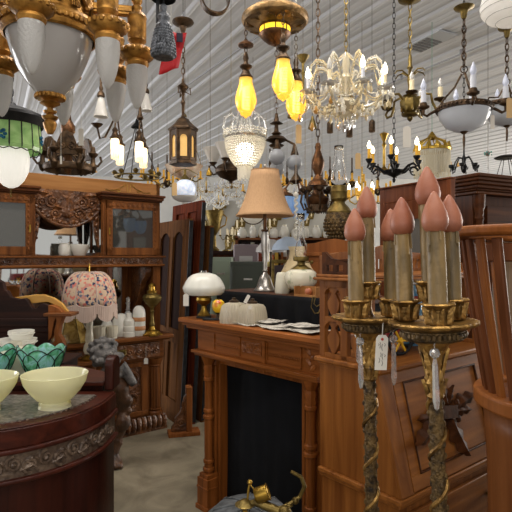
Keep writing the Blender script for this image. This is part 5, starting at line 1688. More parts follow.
# iron hook
t, k, zv = lamp('iron_hook', 'flat iron hook curling at the top beside the yellow bulb light', 'hook', 215, 13, 2.6)
mb = MB(); rr = 13 * k
pts = [(rr * cos(a), 0, rr + rr * sin(a)) for a in [-3.5 + i * .17 for i in range(25)]]
mb.M = RZ(.3)
vs = []; fs = []
for p in pts:
    q = Vector((p[0], 0, p[2] - rr)).normalized()
    for e, f in ((-.02, 0), (.02, 0), (.02, .008), (-.02, .008)):
        vs.append((p[0] + q.x * f, e, p[2] + q.z * f))
for i in range(len(pts) - 1):
    for c in range(4): fs.append((i * 4 + c, i * 4 + (c + 1) % 4, i * 4 + 4 + (c + 1) % 4, i * 4 + 4 + c))
mb.add(vs, fs); mb.build('curl', M['bronze'], t)
mb = MB(); mb.tube([pts[0], (pts[0][0] - .05, 0, .25), (-.06, 0, .4)], .009, 8); mb.build('shank', M['bronze'], t)
hang(t, .4, -.06, 0)

# 7 lantern
t, k, zv = lamp('lantern', 'dark bronze hexagonal lantern with arched amber glass windows', 'lantern', 183, 165, 4.0)
w_ = 12.3 * k


def hexp(r, rot=0): return [(r * cos(pi / 3 * i + rot), r * sin(pi / 3 * i + rot)) for i in range(6)]


mb = MB(); mb.vprism(hexp(w_ * 1.12, .2), zv(165), zv(162)); mb.vprism(hexp(w_, .2), zv(162), zv(160)); mb.build('bottom_plate', M['bronze'], t, bevel=.002)
mb = MB()
hp = hexp(w_, .2)
for i in range(6):
    x, y = hp[i]; mb.tube([(x, y, zv(161)), (x, y, zv(131))], .011, 6)
    a, b_ = Vector((*hp[i], 0)), Vector((*hp[(i + 1) % 6], 0))
    mid = (a + b_) / 2; L_ = (b_ - a).length; an = atan2((b_ - a).y, (b_ - a).x)
    mb.M = T(mid.x, mid.y, 0) @ RZ(an)
    q = L_ / 2
    mb.prism([(-q, zv(161)), (q, zv(161)), (q, zv(158)), (-q, zv(158))], -.005, .005)
    arch = [(q * .55 * cos(pi * j / 10), zv(140) + q * .6 * sin(pi * j / 10)) for j in range(11)]
    mb.prism([(q, zv(140)), (q, zv(131)), (-q, zv(131)), (-q, zv(140))] + arch[::-1], -.005, .005)
    for s in (-1, 1): mb.prism([(s * q, zv(158)), (s * q * .55, zv(158)), (s * q * .55, zv(140)), (s * q, zv(140))][::-s], -.005, .005)
    mb.M = Matrix()
mb.build('window_frame', M['bronze'], t)
mb = MB(); mb.vprism(hexp(w_ * .93, .2), zv(160), zv(131)); mb.build('amber_glass', frosted('amber_pane', 'd8b678', .5, .2, 'ffce7a', .45, .5, 90), t)
mb = MB()
mb.lathe([(w_ * 1.25, zv(130)), (w_ * 1.22, zv(128.5)), (w_ * .85, zv(125)), (w_ * .6, zv(122)), (w_ * .45, zv(119)), (w_ * .2, zv(117.5)), (w_ * .12, zv(116)), (0, zv(114))], 6)
mb.vprism(hexp(w_ * 1.2, .2), zv(131), zv(129.5)); mb.build('roof_cap', M['bronze'], t)
mb = MB(); mb.lathe([(.01, zv(117)), (.012, zv(105)), (.02, zv(103)), (.01, zv(100)), (.014, zv(93)), (.03, zv(90)), (.045, zv(87)), (.03, zv(85)), (.012, zv(83)), (.01, zv(79))], 16)
for i in range(3):
    a = i * 2.1; mb.tube([(.02 * cos(a), .02 * sin(a), zv(92)), (.06 * cos(a), .06 * sin(a), zv(95)), (.055 * cos(a), .055 * sin(a), zv(88))], .005, 6)
mb.build('stem', M['bronze'], t)
mb = MB(); mb.chain(0, 0, zv(79), zv(42), .05, .012, .0035); mb.build('chain', M['bronze'], t)
mb = MB(); mb.lathe([(.012, zv(42)), (.012, zv(34)), (.02, zv(31)), (.03, zv(27)), (.075, zv(24)), (.085, zv(22.5)), (.08, zv(21)), (0, zv(21))], 28); mb.build('canopy', M['bronze'], t)
hang(t, zv(21), 0, 0, 'wire', M['iron'], r=.0022)

# 9 alabaster dish and blue white globe
t, k, zv = lamp('pendant_lamp', 'shallow marbled alabaster dish pendant just under the bronze lantern', 'pendant lamp', 184, 178, 5.0)
mb = MB(); mb.lathe([(0, 0), (.06, .003), (.12, .03), (.16, .075), (.18, .115), (.187, .12), (.178, .125), (.15, .085), (.1, .035), (0, .015)], 40); mb.build('alabaster_dish', M['alabaster'], t)
mb = MB()
for i in range(3):
    a = 2 * pi * i / 3 + .4; mb.tube([(.18 * cos(a), .18 * sin(a), .12), (.02 * cos(a), .02 * sin(a), .6)], .003, 5)
mb.lathe([(.03, .6), (.02, .62), (0, .64)], 14); mb.build('hanging_rods', M['brass_old'], t)
hang(t, .63, 0, 0)
t, k, zv = lamp('pendant_lamp', 'glowing blue-white glass globe in a shallow pale dish below the alabaster pendant', 'pendant lamp', 185, 202, 4.7)
mb = MB(); mb.ball((0, 0, .115), .10, 32, (1, 1, .95)); mb.build('globe', M['lit_globe'], t)
mb = MB(); mb.lathe([(0, 0), (.06, .004), (.105, .025), (.12, .05), (.115, .054), (.09, .03), (0, .012)], 36); mb.build('dish', M['frost'], t)
mb = MB(); mb.lathe([(.04, .2), (.05, .21), (.03, .23), (.012, .25), (.012, .3)], 18)
for s in (-1, 1): mb.tube([(s * .118, 0, .052), (s * .12, 0, .25), (s * .03, 0, .3), (0, 0, .3)], .004, 6)
mb.build('holder', M['brass_old'], t)
hang(t, .3, 0, 0)
price_tag(174.5, 189, 4.5, 5, 13, M['tan_tag'], 'tan price tag hung beside the blue-white globe', 14)

# 10 flush fixture with three yellow bulbs
t, k, zv = lamp('ceiling_light', 'hammered copper ceiling light with a glowing yellow band and three amber glass bulbs on chains', 'ceiling light', 275, 47, 3.4)
r0 = 33 * k
mb = MB(); mb.lathe([(r0, zv(22)), (r0 * 1.02, zv(20)), (r0 * 1.0, zv(17)), (r0 * .8, zv(12)), (0, zv(11))], 56); mb.lathe([(r0, zv(22)), (r0 * .95, zv(24)), (r0 * .6, zv(27)), (r0 * .45, zv(28.5)), (0, zv(28))], 56)
for i in range(8):
    a = 2 * pi * i / 8
    mb.tube([((r0 * q) * cos(a + d), (r0 * q) * sin(a + d), zv(24 + 4.2 * (1 - q)) - .008) for q, d in ((.88, -.25), (.8, -.1), (.65, 0), (.8, .1), (.88, .25))], .004, 6)
mb.build('pan', noisy('hammered', '4d3d26', '97764a', .42, .75, (16, 16, 16), .35, 50), t)
r1 = 15.5 * k
mb = MB(); mb.lathe([(r1 * .95, zv(27)), (r1, zv(29)), (r1 * .97, zv(34))], 48); mb.build('glowing_band', M['lit_band'], t)
mb = MB(); mb.lathe([(r1 * 1.1, zv(27.5)), (r1 * 1.12, zv(28.5)), (r1 * 1.02, zv(29)), (r1 * 1.02, zv(27))], 48)
mb.lathe([(r1 * .98, zv(33.5)), (r1 * 1.02, zv(34)), (r1, zv(35.5)), (r1 * .8, zv(39)), (r1 * .5, zv(43)), (r1 * .25, zv(45)), (.012, zv(45.5)), (.012, zv(46)), (0, zv(47))], 48)
for i in range(8):
    a = 2 * pi * i / 8; mb.tube([(r1 * cos(a), r1 * sin(a), zv(28)), (r1 * .99 * cos(a), r1 * .99 * sin(a), zv(34.5))], .004, 5)
mb.build('lower_dome', M['copper'], t)
for (a, vv) in ((188, 0), (-77, 0), (40, 0)):
    x, y = .195 * cos(R(a)), .195 * sin(R(a))
    Yb = 3.4 + y; kk = Yb / F
    top = {188: 78, -77: 60, 40: 82}[a]; bot = {188: 118.5, -77: 101.5, 40: 121.5}[a]
    zb = H + (256 - bot) * kk - t.location.z; zt = H + (256 - top) * kk - t.location.z
    hb = zt - zb
    mb = MB(); mb.lathe([(0, 0), (.008, .004), (.012, .012), (.03, .02), (.04, .035), (.038, .042), (.055, .06), (.07, .1), (.071, .125), (.062, .17), (.05, .21), (.043, .24), (.043, hb)], 32, (x, y, zb)); bb = mb.build('amber_bulb', M['lit_amber'], t)
    mb = MB(); mb.tube([(x + .017 * cos(q * .8), y + .017 * sin(q * .8), zb + .07 + q * .0021) for q in range(64)], .0045, 6); mb.build('filament', M['lit_coil'], bb)
    mb = MB(); mb.lathe([(.045, zt - .004), (.048, zt + .006), (.04, zt + .014), (.03, zt + .03), (.022, zt + .05), (.028, zt + .06), (.04, zt + .07), (.042, zt + .078), (.02, zt + .085), (.012, zt + .11)], 24, (x, y, 0)); mb.build('cap', M['bronze'], t)
    zp = zv(24)
    mb = MB()
    mb.lathe([(.012, zt + .1), (.02, zt + .13), (.012, zt + .16)], 14, (x, y, 0))
    mb.chain(x, y, zt + .14, zp, .035, .009, .003)
    mb.build('chain', M['bronze'], t)
    if a == 188:
        mb = MB(); mb.lathe([(.012, zt + .2), (.05, zt + .21), (.052, zt + .22), (.03, zt + .235), (.01, zt + .25)], 20, (x, y, 0)); mb.build('bell_cap', M['copper'], t)
mb = MB(); mb.tube([(0, 0, zv(11)), (0, 0, ceil_z(t.location.x, 3.4) - .034 - t.location.z)], .02, 10); mb.build('mounting_stem', M['bronze'], t)

# brass canopy behind
t, k, zv = lamp('pendant_lamp', 'slim brass pendant with a flared canopy hanging behind the amber bulbs', 'pendant lamp', 303, 100, 4.2)
mb = MB(); mb.lathe([(0, 0), (.02, .01), (.025, .03), (.012, .06), (.01, .2), (.018, .22), (.01, .24), (.012, .3), (.05, .35), (.055, .36), (0, .365)], 20); mb.build('stem', M['brass_old'], t)
mb = MB(); mb.lathe([(.012, .01), (.05, -.02), (.055, -.06), (.03, -.1), (0, -.11)], 20); mb.build('glass_bell', M['crystal_y'], t)
hang(t, .36, 0, 0)

# 12 big crystal chandelier
t, k, zv = lamp('chandelier', 'large crystal arm chandelier with lit candles, bead garlands and glass drops', 'chandelier', 346, 128, 3.4)
NA = 8
c_arm = MB(); c_beads = MB(); c_drop = MB()
z_hub = zv(102)
mb = MB(); mb.lathe([(0, zv(122)), (.03, zv(120)), (.045, zv(116)), (.03, zv(112)), (.06, zv(108)), (.075, zv(104)), (.05, zv(100)), (.025, zv(96)), (.02, zv(84)), (.035, zv(78)), (.02, zv(72)), (.03, zv(64)), (.015, zv(56)), (.008, zv(52))], 20); mb.build('glass_column', M['crystal_y'], t)
mb = MB(); mb.lathe([(.008, zv(120)), (.012, zv(90)), (.008, zv(50))], 10); mb.lathe([(.02, zv(98)), (.05, zv(97)), (.02, zv(95))], 16); mb.build('brass_rod', M['brass'], t)
lit = [1, 1, 1, 1, 1, 0, 1, 0]
for i in range(NA):
    a = 2 * pi * i / NA - 1.35
    ca, sa = cos(a), sin(a)
    P = lambda r, v: (r * k * ca, r * k * sa, zv(v))
    mb = MB()
    mb.tube([P(4, 100), P(12, 107), P(22, 110), P(32, 107), P(39, 100), P(40, 96)], [.011, .011, .01, .009, .008, .007], 8)
    # rising scroll
    mb.tube([P(5, 96), P(10, 84), P(17, 72), P(24, 65), P(31, 64), P(36, 69), P(37, 74)], [.009, .008, .008, .007, .006, .006, .005], 8)
    arm = mb.build('glass_arm', M['crystal_y'], t)
    mb = MB(); mb.lathe([(.008, 0), (.02, .004), (.05, .012), (.055, .02), (.02, .014), (.012, .02), (.015, .03), (.014, .045)], 20, P(40, 97), wob=lambda b, j: 1 + (.08 * cos(8 * b) if 1 < j < 4 else 0)); mb.build('glass_pan', M['crystal'], arm)
    mb = MB(); x, y, z = P(40, 97); mb.lathe([(.011, .02), (.012, .1), (0, .1)], 14, (x, y, z)); mb.build('candle_sleeve', M['cream_candle'] if i % 2 else M['white_candle'], arm)
    mb = MB(); mb.lathe([(.006, .1), (.014, .112), (.016, .13), (.01, .155), (.003, .175), (0, .18)], 14, (x, y, z)); mb.build('flame_bulb', M['lit_flame'] if lit[i] else M['crystal'], arm)
    mb = MB()
    for j in range(6):
        b_ = 2 * pi * j / 6
        q = (x + .05 * cos(b_), y + .05 * sin(b_), z + .012)
        octa(mb, (q[0], q[1], q[2] - .012), .006); drop(mb, (q[0], q[1], q[2] - .018), .05, .011)
    strand(mb, [P(5, 92), P(10, 82), P(17, 70), P(24, 63), P(31, 62), P(37, 69)], .0075, 26)
    strand(mb, sag(P(30, 64), P(40, 94), .03), .0065, 16)
    strand(mb, sag(P(12, 82), P(36, 96), .05), .0065, 18)
    strand(mb, sag(P(8, 112), P(34, 106), .04), .0065, 16)
    strand(mb, sag(P(24, 66), P(6, 104), -.02), .0055, 14)
    a2 = a + 2 * pi / NA
    strand(mb, sag(P(38, 99), (38 * k * cos(a2), 38 * k * sin(a2), zv(99)), .05), .006, 20)
    strand(mb, sag(P(3, 54), P(30, 66), .04), .0055, 18)
    drop(mb, P(37, 75), .05, .012); drop(mb, P(22, 111), .05, .012)
    for j in range(5):
        rj = 8 + j * 6; drop(mb, (rj * k * cos(a + .25), rj * k * sin(a + .25), zv(104 + (j % 2) * 6)), .055, .012)
    mb.build('bead_garland', M['bead'] if i % 2 else M['bead_y'], arm, smooth=False)
mb = MB()
for j in range(20):
    a = j * 2.4; r = .015 + .012 * (j % 5)
    drop(mb, (r * cos(a), r * sin(a), zv(117 + j * .25)), .06, .012)
mb.ball((0, 0, zv(127)), .018, 10); mb.build('bottom_drops', M['crystal'], t, smooth=False)
M['amber_crystal'] = plain('amber_crystal', 'f0b45a', .05, 0, 0, .6, None, 0, .6, 1.5)
for (u, v) in ((300, 118), (312, 127), (331, 100), (316, 110)):
    q = at(u, v, 3.25) - t.location
    mb = MB(); drop(mb, (q.x, q.y, q.z + .03), .06, .017); mb.build('amber_drop', M['amber_crystal'], t, smooth=False)
mb = MB(); mb.chain(0, 0, zv(52), ceil_z(t.location.x, 3.4) - .034 - t.location.z, .045, .011, .003); mb.build('chain', M['brass_old'], t)

# 13 bronze candle chandelier
t, k, zv = lamp('chandelier', 'old bronze chandelier with a carved urn body and cream candles', 'chandelier', 410, 122, 3.6)
mb = MB(); mb.lathe([(0, 0), (.012, .01), (.02, .02), (.02, .035), (.055, .045), (.06, .055), (.03, .06), (.045, .075), (.065, .11), (.067, .14), (.055, .165), (.035, .178), (.05, .185), (.025, .195), (.02, .22)], 32, wob=lambda a, i: 1 + (.07 * cos(8 * a) if 6 <= i <= 11 else 0))
for i in range(8):
    mb.leaf(RZ(i * pi / 4) @ T(0, -.056, .07) @ RX(-.0), .1, .035, 3, .3)
mb.build('urn_body', M['brass_old'], t)
mb = MB(); mb.lathe([(.02, .2), (.012, .24), (.02, .3), (.012, .34), (.012, zv(70)), (.022, zv(68)), (.012, zv(65)), (.014, zv(60)), (.01, zv(55))], 16)
for i in range(6):
    a = i * pi / 3 + .2
    mb.tube([(.012 * cos(a), .012 * sin(a), zv(76)), (.06 * cos(a), .06 * sin(a), zv(71)), (.1 * cos(a), .1 * sin(a), zv(72)), (.115 * cos(a), .115 * sin(a), zv(75))], [.006, .006, .005, .003], 6)
mb.build('stem', M['brass_old'], t)
for i in range(5):
    a = i * 2 * pi / 5 - 1.62 + .0
    rad = .20 if i != 0 else .06
    P = lambda r, z: (r * cos(a), r * sin(a), z)
    mb = MB()
    if i: mb.tube([P(.05, .15), P(.09, .19), P(.14, .18), P(.15, .12), P(.17, .08), P(.21, .075), P(.225, .1), P(.2, .13)], [.009, .009, .009, .009, .01, .009, .008, .009], 8)
    else: mb.tube([P(.05, .15), P(.06, .17)], .009, 8)
    arm = mb.build('arm', M['brass_old'], t)
    mb = MB(); c = P(.2, .12) if i else P(.05, .175)
    mb.lathe([(.008, 0), (.015, .006), (.04, .016), (.043, .024), (.018, .02), (.018, .03)], 20, c); mb.build('drip_pan', M['bronze'], arm)
    mb = MB(); mb.lathe([(.017, .02), (.017, .1), (0, .1)], 16, c); mb.build('candle_sleeve', M['cream_candle'], arm)
    mb = MB(); mb.lathe([(.008, .1), (.016, .115), (.015, .135), (.006, .16), (0, .168)], 14, c); mb.build('clear_bulb', M['crystal'], arm)
mb = MB(); mb.chain(0, 0, zv(56), zv(4), .06, .012, .0035); mb.build('chain', M['brass_old'], t)
mb = MB(); mb.lathe([(.012, zv(4)), (.04, zv(2)), (.08, zv(0)), (.085, zv(-2)), (0, zv(-2.5))], 28); mb.build('canopy', M['brass_old'], t)
hang(t, zv(-2), 0, 0, 'wire', M['iron'])
price_tag(407, 137, 3.3, 8, 21, M['white_tag'], 'large cream price tag hanging below the carved bronze urn', 4)

# 14 bowl chandeliers


def bowl_light(u, vb, Y, label, canv, s=1.0):
    t, k, zv = lamp('bowl_chandelier', label, 'chandelier', u, vb, Y)
    r0 = .142 * s
    mb = MB(); mb.lathe([(0, .0), (.05 * s, .005 * s), (.1 * s, .03 * s), (.132 * s, .075 * s), (r0, .12 * s), (r0 * .96, .12 * s), (.12 * s, .075 * s), (.09 * s, .04 * s), (0, .015 * s)], 48); mb.build('white_bowl', frosted('white_bowl', 'd4d7dc', .4, .15), t)
    mb = MB(); mb.lathe([(r0 * .98, .115 * s), (r0 * 1.06, .116 * s), (r0 * 1.08, .13 * s), (r0 * 1.05, .146 * s), (r0 * .98, .146 * s)], 48)
    for i in range(40):
        a = 2 * pi * i / 40; mb.ball((r0 * 1.07 * cos(a), r0 * 1.07 * sin(a), .131 * s), .008, 6)
    mb.build('ring', M['bronze'], t)
    mb = MB(); mb.lathe([(0, -.012), (.012, -.01), (.022, 0), (.022, .006), (0, .01)], 18); mb.tube([(0, 0, -.01), (0, 0, -.05), (.0, 0, -.1)], [.005, .008, .004], 8); mb.build('bottom_finial', M['bronze'], t)
    for i in range(4):
        a = i * pi / 2 - .18
        P = lambda r, z: (r * cos(a), r * sin(a), z)
        mb = MB(); mb.tube([P(r0 * 1.05, .13 * s), P(r0 * 1.25, .115 * s), P(r0 * 1.42, .1 * s), P(r0 * 1.55, .11 * s), P(r0 * 1.55, .14 * s)], [.009, .008, .008, .008, .009], 8); arm = mb.build('arm', M['bronze'], t)
        c = P(r0 * 1.55, .135 * s)
        mb = MB(); mb.lathe([(.008, 0), (.016, .004), (.032, .012), (.034, .02), (.02, .018), (.022, .03), (.018, .042)], 20, c); mb.build('candle_cup', M['bronze'], arm)
        mb = MB(); mb.lathe([(.015, .03), (.015, .11), (0, .11)], 14, c); mb.build('candle_sleeve', M['white_candle'], arm)
        mb = MB(); mb.lathe([(.008, .11), (.016, .122), (.017, .138), (.01, .16), (.002, .18), (0, .182)], 14, c); mb.build('frosted_bulb', M['milk_plastic'], arm)
    zr = zv(canv[1])
    mb = MB()
    for i in range(3):
        a = i * 2 * pi / 3 + .6
        mb.tube([(r0 * cos(a), r0 * sin(a), .14 * s), (r0 * .75 * cos(a), r0 * .75 * sin(a), .2 * s), (r0 * .35 * cos(a), r0 * .35 * sin(a), zr - .08), (.012 * cos(a), .012 * sin(a), zr - .01)], .006, 8)
    mb.tube([(.02 * cos(2 * pi * i / 20), 0, zr + .015 + .02 * sin(2 * pi * i / 20)) for i in range(20)], .0035, 6, closed=True)
    mb.build('hanging_arms', M['bronze'], t)
    zc = zv(canv[0] + 8)
    mb = MB(); mb.chain(0, 0, zr + .03, zc, .05, .012, .0035); mb.build('chain', M['bronze'], t)
    mb = MB(); mb.lathe([(.01, zc), (.016, zc + .01), (.02, zc + .04), (.028, zc + .05), (.05, zc + .058), (.056, zc + .066), (0, zc + .07)], 24); mb.build('canopy', M['brass_old'], t)
    hang(t, zc + .06, 0, 0, 'wire', M['iron'])
    return t


bowl_light(464, 132, 2.9, 'bronze candle chandelier with a pale grey glass bowl above the wardrobe', (11, 72))
bowl_light(507, 126, 3.35, 'second bronze chandelier with a pale bowl, partly cut off beyond the first bowl', (30, 84))
price_tag(492.5, 122, 2.9, 4.2, 14, M['white_tag'], 'narrow cream price tag below the two grey glass bowls', 8)
price_tag(509.5, 108, 2.8, 6, 20, M['tan_tag'], 'tan price tag hung by the cut off glass bowl', 6)

# 15 pleated white shade
t, k, zv = lamp('paper_lantern', 'white ribbed round shade at the top corner above the bowl chandeliers', 'lamp shade', 512, 24, 2.3)
mb = MB(); r0 = 30 * k
mb.lathe([(0, 0), (.02, .002), (r0 * .5, .008), (r0 * .8, .03), (r0 * .97, .06), (r0, .085), (r0 * .95, .115), (r0 * .7, .15), (r0 * .4, .17), (0, .175)], 64); mb.build('shade', frosted('paper_white', 'f7f5f1', .55, .7), t)
mb = MB()
for (r, z) in ((r0 * .5, .008), (r0 * .8, .03), (r0 * .97, .06), (r0 * 1.0, .085), (r0 * .95, .115)):
    mb.tube([(r * 1.003 * cos(2 * pi * i / 64), r * 1.003 * sin(2 * pi * i / 64), z) for i in range(64)], .0012, 5, closed=True)
mb.build('ribs', plain('rib_grey', 'a9a6a2', .6), t)
hang(t, .17, 0, 0)

# 16 black iron chandelier
t, k, zv = lamp('chandelier', 'black wrought iron chandelier with six lit yellow candles', 'chandelier', 394, 183, 4.6)
mb = MB(); mb.lathe([(0, 0), (.012, .01), (.016, .03), (.008, .045), (.02, .055), (.06, .075), (.08, .1), (.085, .115), (.05, .12), (.015, .125), (.012, .16), (.03, .175), (.03, .19), (.012, .2), (.01, .3)], 24); mb.build('body', M['iron'], t)
for i in range(6):
    a = i * pi / 3 + .16
    P = lambda r, z: (r * cos(a), r * sin(a), z)
    mb = MB(); mb.tube([P(.03, .085), P(.1, .1), P(.15, .14), P(.2, .15), P(.235, .12), P(.25, .13), P(.235, .17)], [.016, .013, .01, .011, .009, .009, .012], 8)
    mb.spiral(0, 0, 0, 0.0001, .1, 0, 1, .0001) if False else None
    mb.tube([P(.19 + .035 * cos(b_), .11 + .035 * sin(b_)) for b_ in [j * .5 for j in range(11)]], .006, 6)
    arm = mb.build('arm', M['iron'], t)
    c = P(.235, .17)
    mb = MB(); mb.lathe([(.01, 0), (.02, .01), (.03, .03), (.032, .04), (.018, .042)], 16, c)
    mb.build('candle_cup', M['iron'], arm)
    mb = MB(); mb.lathe([(.015, .04), (.015, .13), (0, .13)], 12, c); mb.build('candle_sleeve', M['yellow_candle'], arm)
    mb = MB(); mb.lathe([(.006, .13), (.016, .145), (.018, .16), (.01, .185), (0, .205)], 12, c); mb.build('flame_bulb', M['lit_flame'], arm)
hang(t, .3, 0, 0, 'chain', M['iron'], L=.06, w=.012)
# other candle lights glimpsed behind it
t, k, zv = lamp('candle_chandelier', 'small brass chandelier with lit candles low behind the tall oil lamp chimney', 'chandelier', 362, 206, 5.2)
mb = MB(); mb.lathe([(0, 0), (.02, .02), (.035, .05), (.015, .08), (.02, .12), (.01, .2), (.008, .4)], 16); mb.build('body', M['brass'], t)
for i in range(5):
    a = i * 2 * pi / 5 + .35; P = lambda r, z: (r * cos(a), r * sin(a), z)
    mb = MB(); mb.tube([P(.02, .05), P(.07, .02), P(.12, .05), P(.13, .09)], .007, 6); arm = mb.build('arm', M['brass'], t)
    mb = MB(); mb.lathe([(.012, .09), (.025, .095), (.014, .1), (.014, .17), (0, .17)], 12, P(.13, 0)); mb.build('candle_sleeve', M['yellow_candle'], arm)
    mb = MB(); mb.lathe([(.006, .17), (.016, .185), (.01, .215), (0, .235)], 12, P(.13, 0)); mb.build('flame_bulb', M['lit_flame'], arm)
hang(t, .4, 0, 0)
t, k, zv = lamp('candle_chandelier', 'slim brass chandelier with a flared finial between the crystal and black iron chandeliers', 'chandelier', 384, 175, 5.6)
mb = MB(); mb.lathe([(0, 0), (.02, .02), (.05, .05), (.015, .09), (.012, .3), (.025, .33), (.012, .36), (.035, .42), (.05, .45), (.01, .47)], 16); mb.build('body', M['brass'], t)
mb = MB()
for i in range(4):
    a = i * pi / 2 + .2; mb.tube([(.02 * cos(a), .02 * sin(a), .06), (.1 * cos(a), .1 * sin(a), .04), (.13 * cos(a), .13 * sin(a), .1)], .007, 6)
mb.build('arms', M['brass'], t)
hang(t, .47, 0, 0)

# 17 gilt light with glass rod fringe
t, k, zv = lamp('fringe_chandelier', 'gilt crowned light with a curtain of hanging glass rods above the reddish wardrobe', 'chandelier', 432, 183, 5.2)
r0 = .17
random.seed(5)
mb = MB()
for i in range(120):
    a = 2 * pi * i / 120; rr = r0 * (1 + .04 * (i % 2))
    mb.tube([(rr * cos(a), rr * sin(a), .32), (rr * cos(a), rr * sin(a), .06 + .05 * (i % 3) / 3 + .02 * sin(i))], .0042, 5)
o = mb.build('glass_rods', frosted('rod_glass', 'e9e3d2', .5, .15), t); o['kind'] = 'stuff'
mb = MB(); mb.lathe([(r0 * .95, .315), (r0 * 1.08, .32), (r0 * 1.1, .34), (r0 * 1.0, .35)], 36)
for i in range(12):
    a = 2 * pi * i / 12
    mb.leaf(RZ(a) @ T(0, -r0 * 1.05, .32) @ RX(-.3), .09, .06, 3, .3)
    mb.tube([(r0 * cos(a), r0 * sin(a), .35), (r0 * .7 * cos(a), r0 * .7 * sin(a), .42), (r0 * .2 * cos(a), r0 * .2 * sin(a), .46)], .007, 6)
mb.lathe([(.03, .44), (.05, .46), (.03, .49), (.01, .52)], 16); mb.build('crown', noisy('bright_gilt', '8a6a1e', 'd9b552', .35, .85, (20, 20, 20), .3, 60), t)
hang(t, .5, 0, 0, 'wire', plain('green_wire', '6f9a86', .6), r=.003)

# 18 crystal basket chandelier
t, k, zv = lamp('basket_chandelier', 'lit crystal basket chandelier with a scalloped glass crown above the tan shade', 'chandelier', 245, 180, 4.0)
r0 = 19.5 * k
mb = MB(); zb, zt = zv(166), zv(140)
for j in range(13):
    f = j / 12
    rr = r0 * sqrt(max(0.02, 1 - (1 - f) ** 2)) * .98 if f < 1 else r0
    rr = r0 * (.42 + .58 * sin(f * pi / 2) ** .8)
    z = zb + (zt - zb) * f
    nb = max(12, int(rr * 2 * pi / .019))
    for i in range(nb):
        a = 2 * pi * (i + .5 * (j % 2)) / nb; octa(mb, (rr * cos(a), rr * sin(a), z), .0125, .0135)
mb.build('bead_basket', M['bead'], t, smooth=False)
mb = MB()
for i in range(34):
    a = 2 * pi * i / 34; rr = r0 * .36
    x, y = rr * cos(a), rr * sin(a)
    mb.tube([(x, y, zv(164)), (x, y, 0 + .012 * (i % 3))], .0045, 4)
mb.build('glass_fringe', M['bead'], t, smooth=False)
mb = MB()
for i in range(22):
    a = 2 * pi * i / 22; rr = r0 * 1.08
    for j in range(8):
        b_ = 2 * pi * j / 8; octa(mb, (rr * cos(a) - sin(a) * .02 * cos(b_), rr * sin(a) + cos(a) * .02 * cos(b_), zv(134) + .026 * sin(b_)), .008)
    octa(mb, (rr * cos(a), rr * sin(a), zv(134)), .013)
mb.build('scalloped_crown', M['bead'], t, smooth=False)
mb = MB(); mb.lathe([(r0 * .98, zv(139.5)), (r0 * 1.04, zv(139)), (r0 * 1.04, zv(137)), (r0 * .98, zv(137))], 48); mb.build('ring', M['silver'], t)
mb = MB(); mb.ball((0, 0, zv(150)), .075, 16, (1, 1, .8)); mb.ball((0, 0, zv(160)), .035, 10); mb.build('lit_bulbs', M['lit_basket'], t)
mb = MB()
for i in range(14):
    a = 2 * pi * i / 14
    strand(mb, sag((r0 * .5 * cos(a), r0 * .5 * sin(a), zv(137)), (.015 * cos(a), .015 * sin(a), zv(112)), .02), .0085, 16)
for s in range(6):
    a = s * pi / 3 + .2
    mb.tube([(r0 * q * cos(a), r0 * q * sin(a), zv(v)) for q, v in ((1.0, 137), (1.12, 128), (1.0, 119), (.7, 115), (.5, 119))], .006, 6)
    strand(mb, [(r0 * q * cos(a), r0 * q * sin(a), zv(v)) for q, v in ((1.03, 137), (1.16, 128), (1.03, 118), (.7, 114), (.5, 118))], .009, 16)
mb.build('crystal_canopy', M['crystal'], t, smooth=False)
mb = MB(); mb.lathe([(.012, zv(113)), (.03, zv(111)), (.045, zv(109)), (.04, zv(107.5)), (.012, zv(106)), (.01, zv(95))], 18); mb.build('top_cap', M['brass_old'], t)
hang(t, zv(95), 0, 0)

# 19 bronze gas style light
t, k, zv = lamp('pendant_lamp', 'dark bronze bowl light with a frosted tulip shade hanging behind the crystal basket', 'pendant lamp', 231, 184, 4.6)
mb = MB(); mb.lathe([(0, 0), (.015, .008), (.02, .025), (.04, .035), (.1, .06), (.14, .1), (.142, .125), (.12, .16), (.08, .18), (.03, .2), (.02, .25), (.014, .4)], 32); mb.build('bowl_body', M['bronze'], t)
for i in range(4):
    a = i * pi / 2 + 2.9
    P = lambda r, z: (r * cos(a), r * sin(a), z)
    mb = MB(); mb.tube([P(.12, .1), P(.17, .09), P(.2, .13), P(.21, .17)], .008, 8); mb.lathe([(.01, .17), (.03, .19), (.04, .2), (.02, .21)], 16, P(.17, .0)); mb.tube([P(.13, .13), P(.17, .18)], .007, 6); arm = mb.build('arm', M['bronze'], t)
    mb = MB(); mb.lathe([(.035, .2), (.05, .24), (.075, .3), (.09, .33), (.085, .33), (.065, .29), (.04, .24), (.03, .205)], 28, P(.17, 0), wob=lambda b, j: 1 + (.06 * cos(8 * b) if 2 <= j <= 5 else 0)); mb.build('tulip_shade', M['frost'], arm)
hang(t, .4, 0, 0, 'wire', M['brass_old'])
t, k, zv = lamp('bell_ornament', 'little brass bell ornament beside the dark bronze bowl light', 'bell', 209, 176, 4.4)
mb = MB(); mb.lathe([(.0, .0), (.02, 0), (.026, .006), (.022, .03), (.016, .05), (.008, .056), (.006, .07)], 18); mb.build('bell_body', M['brass'], t)
mb = MB(); mb.tube([(0, 0, .06), (.01, 0, .09), (.03, 0, .095)], .004, 6); mb.build('loop', M['bronze'], t)
hang(t, .09, .01, 0)

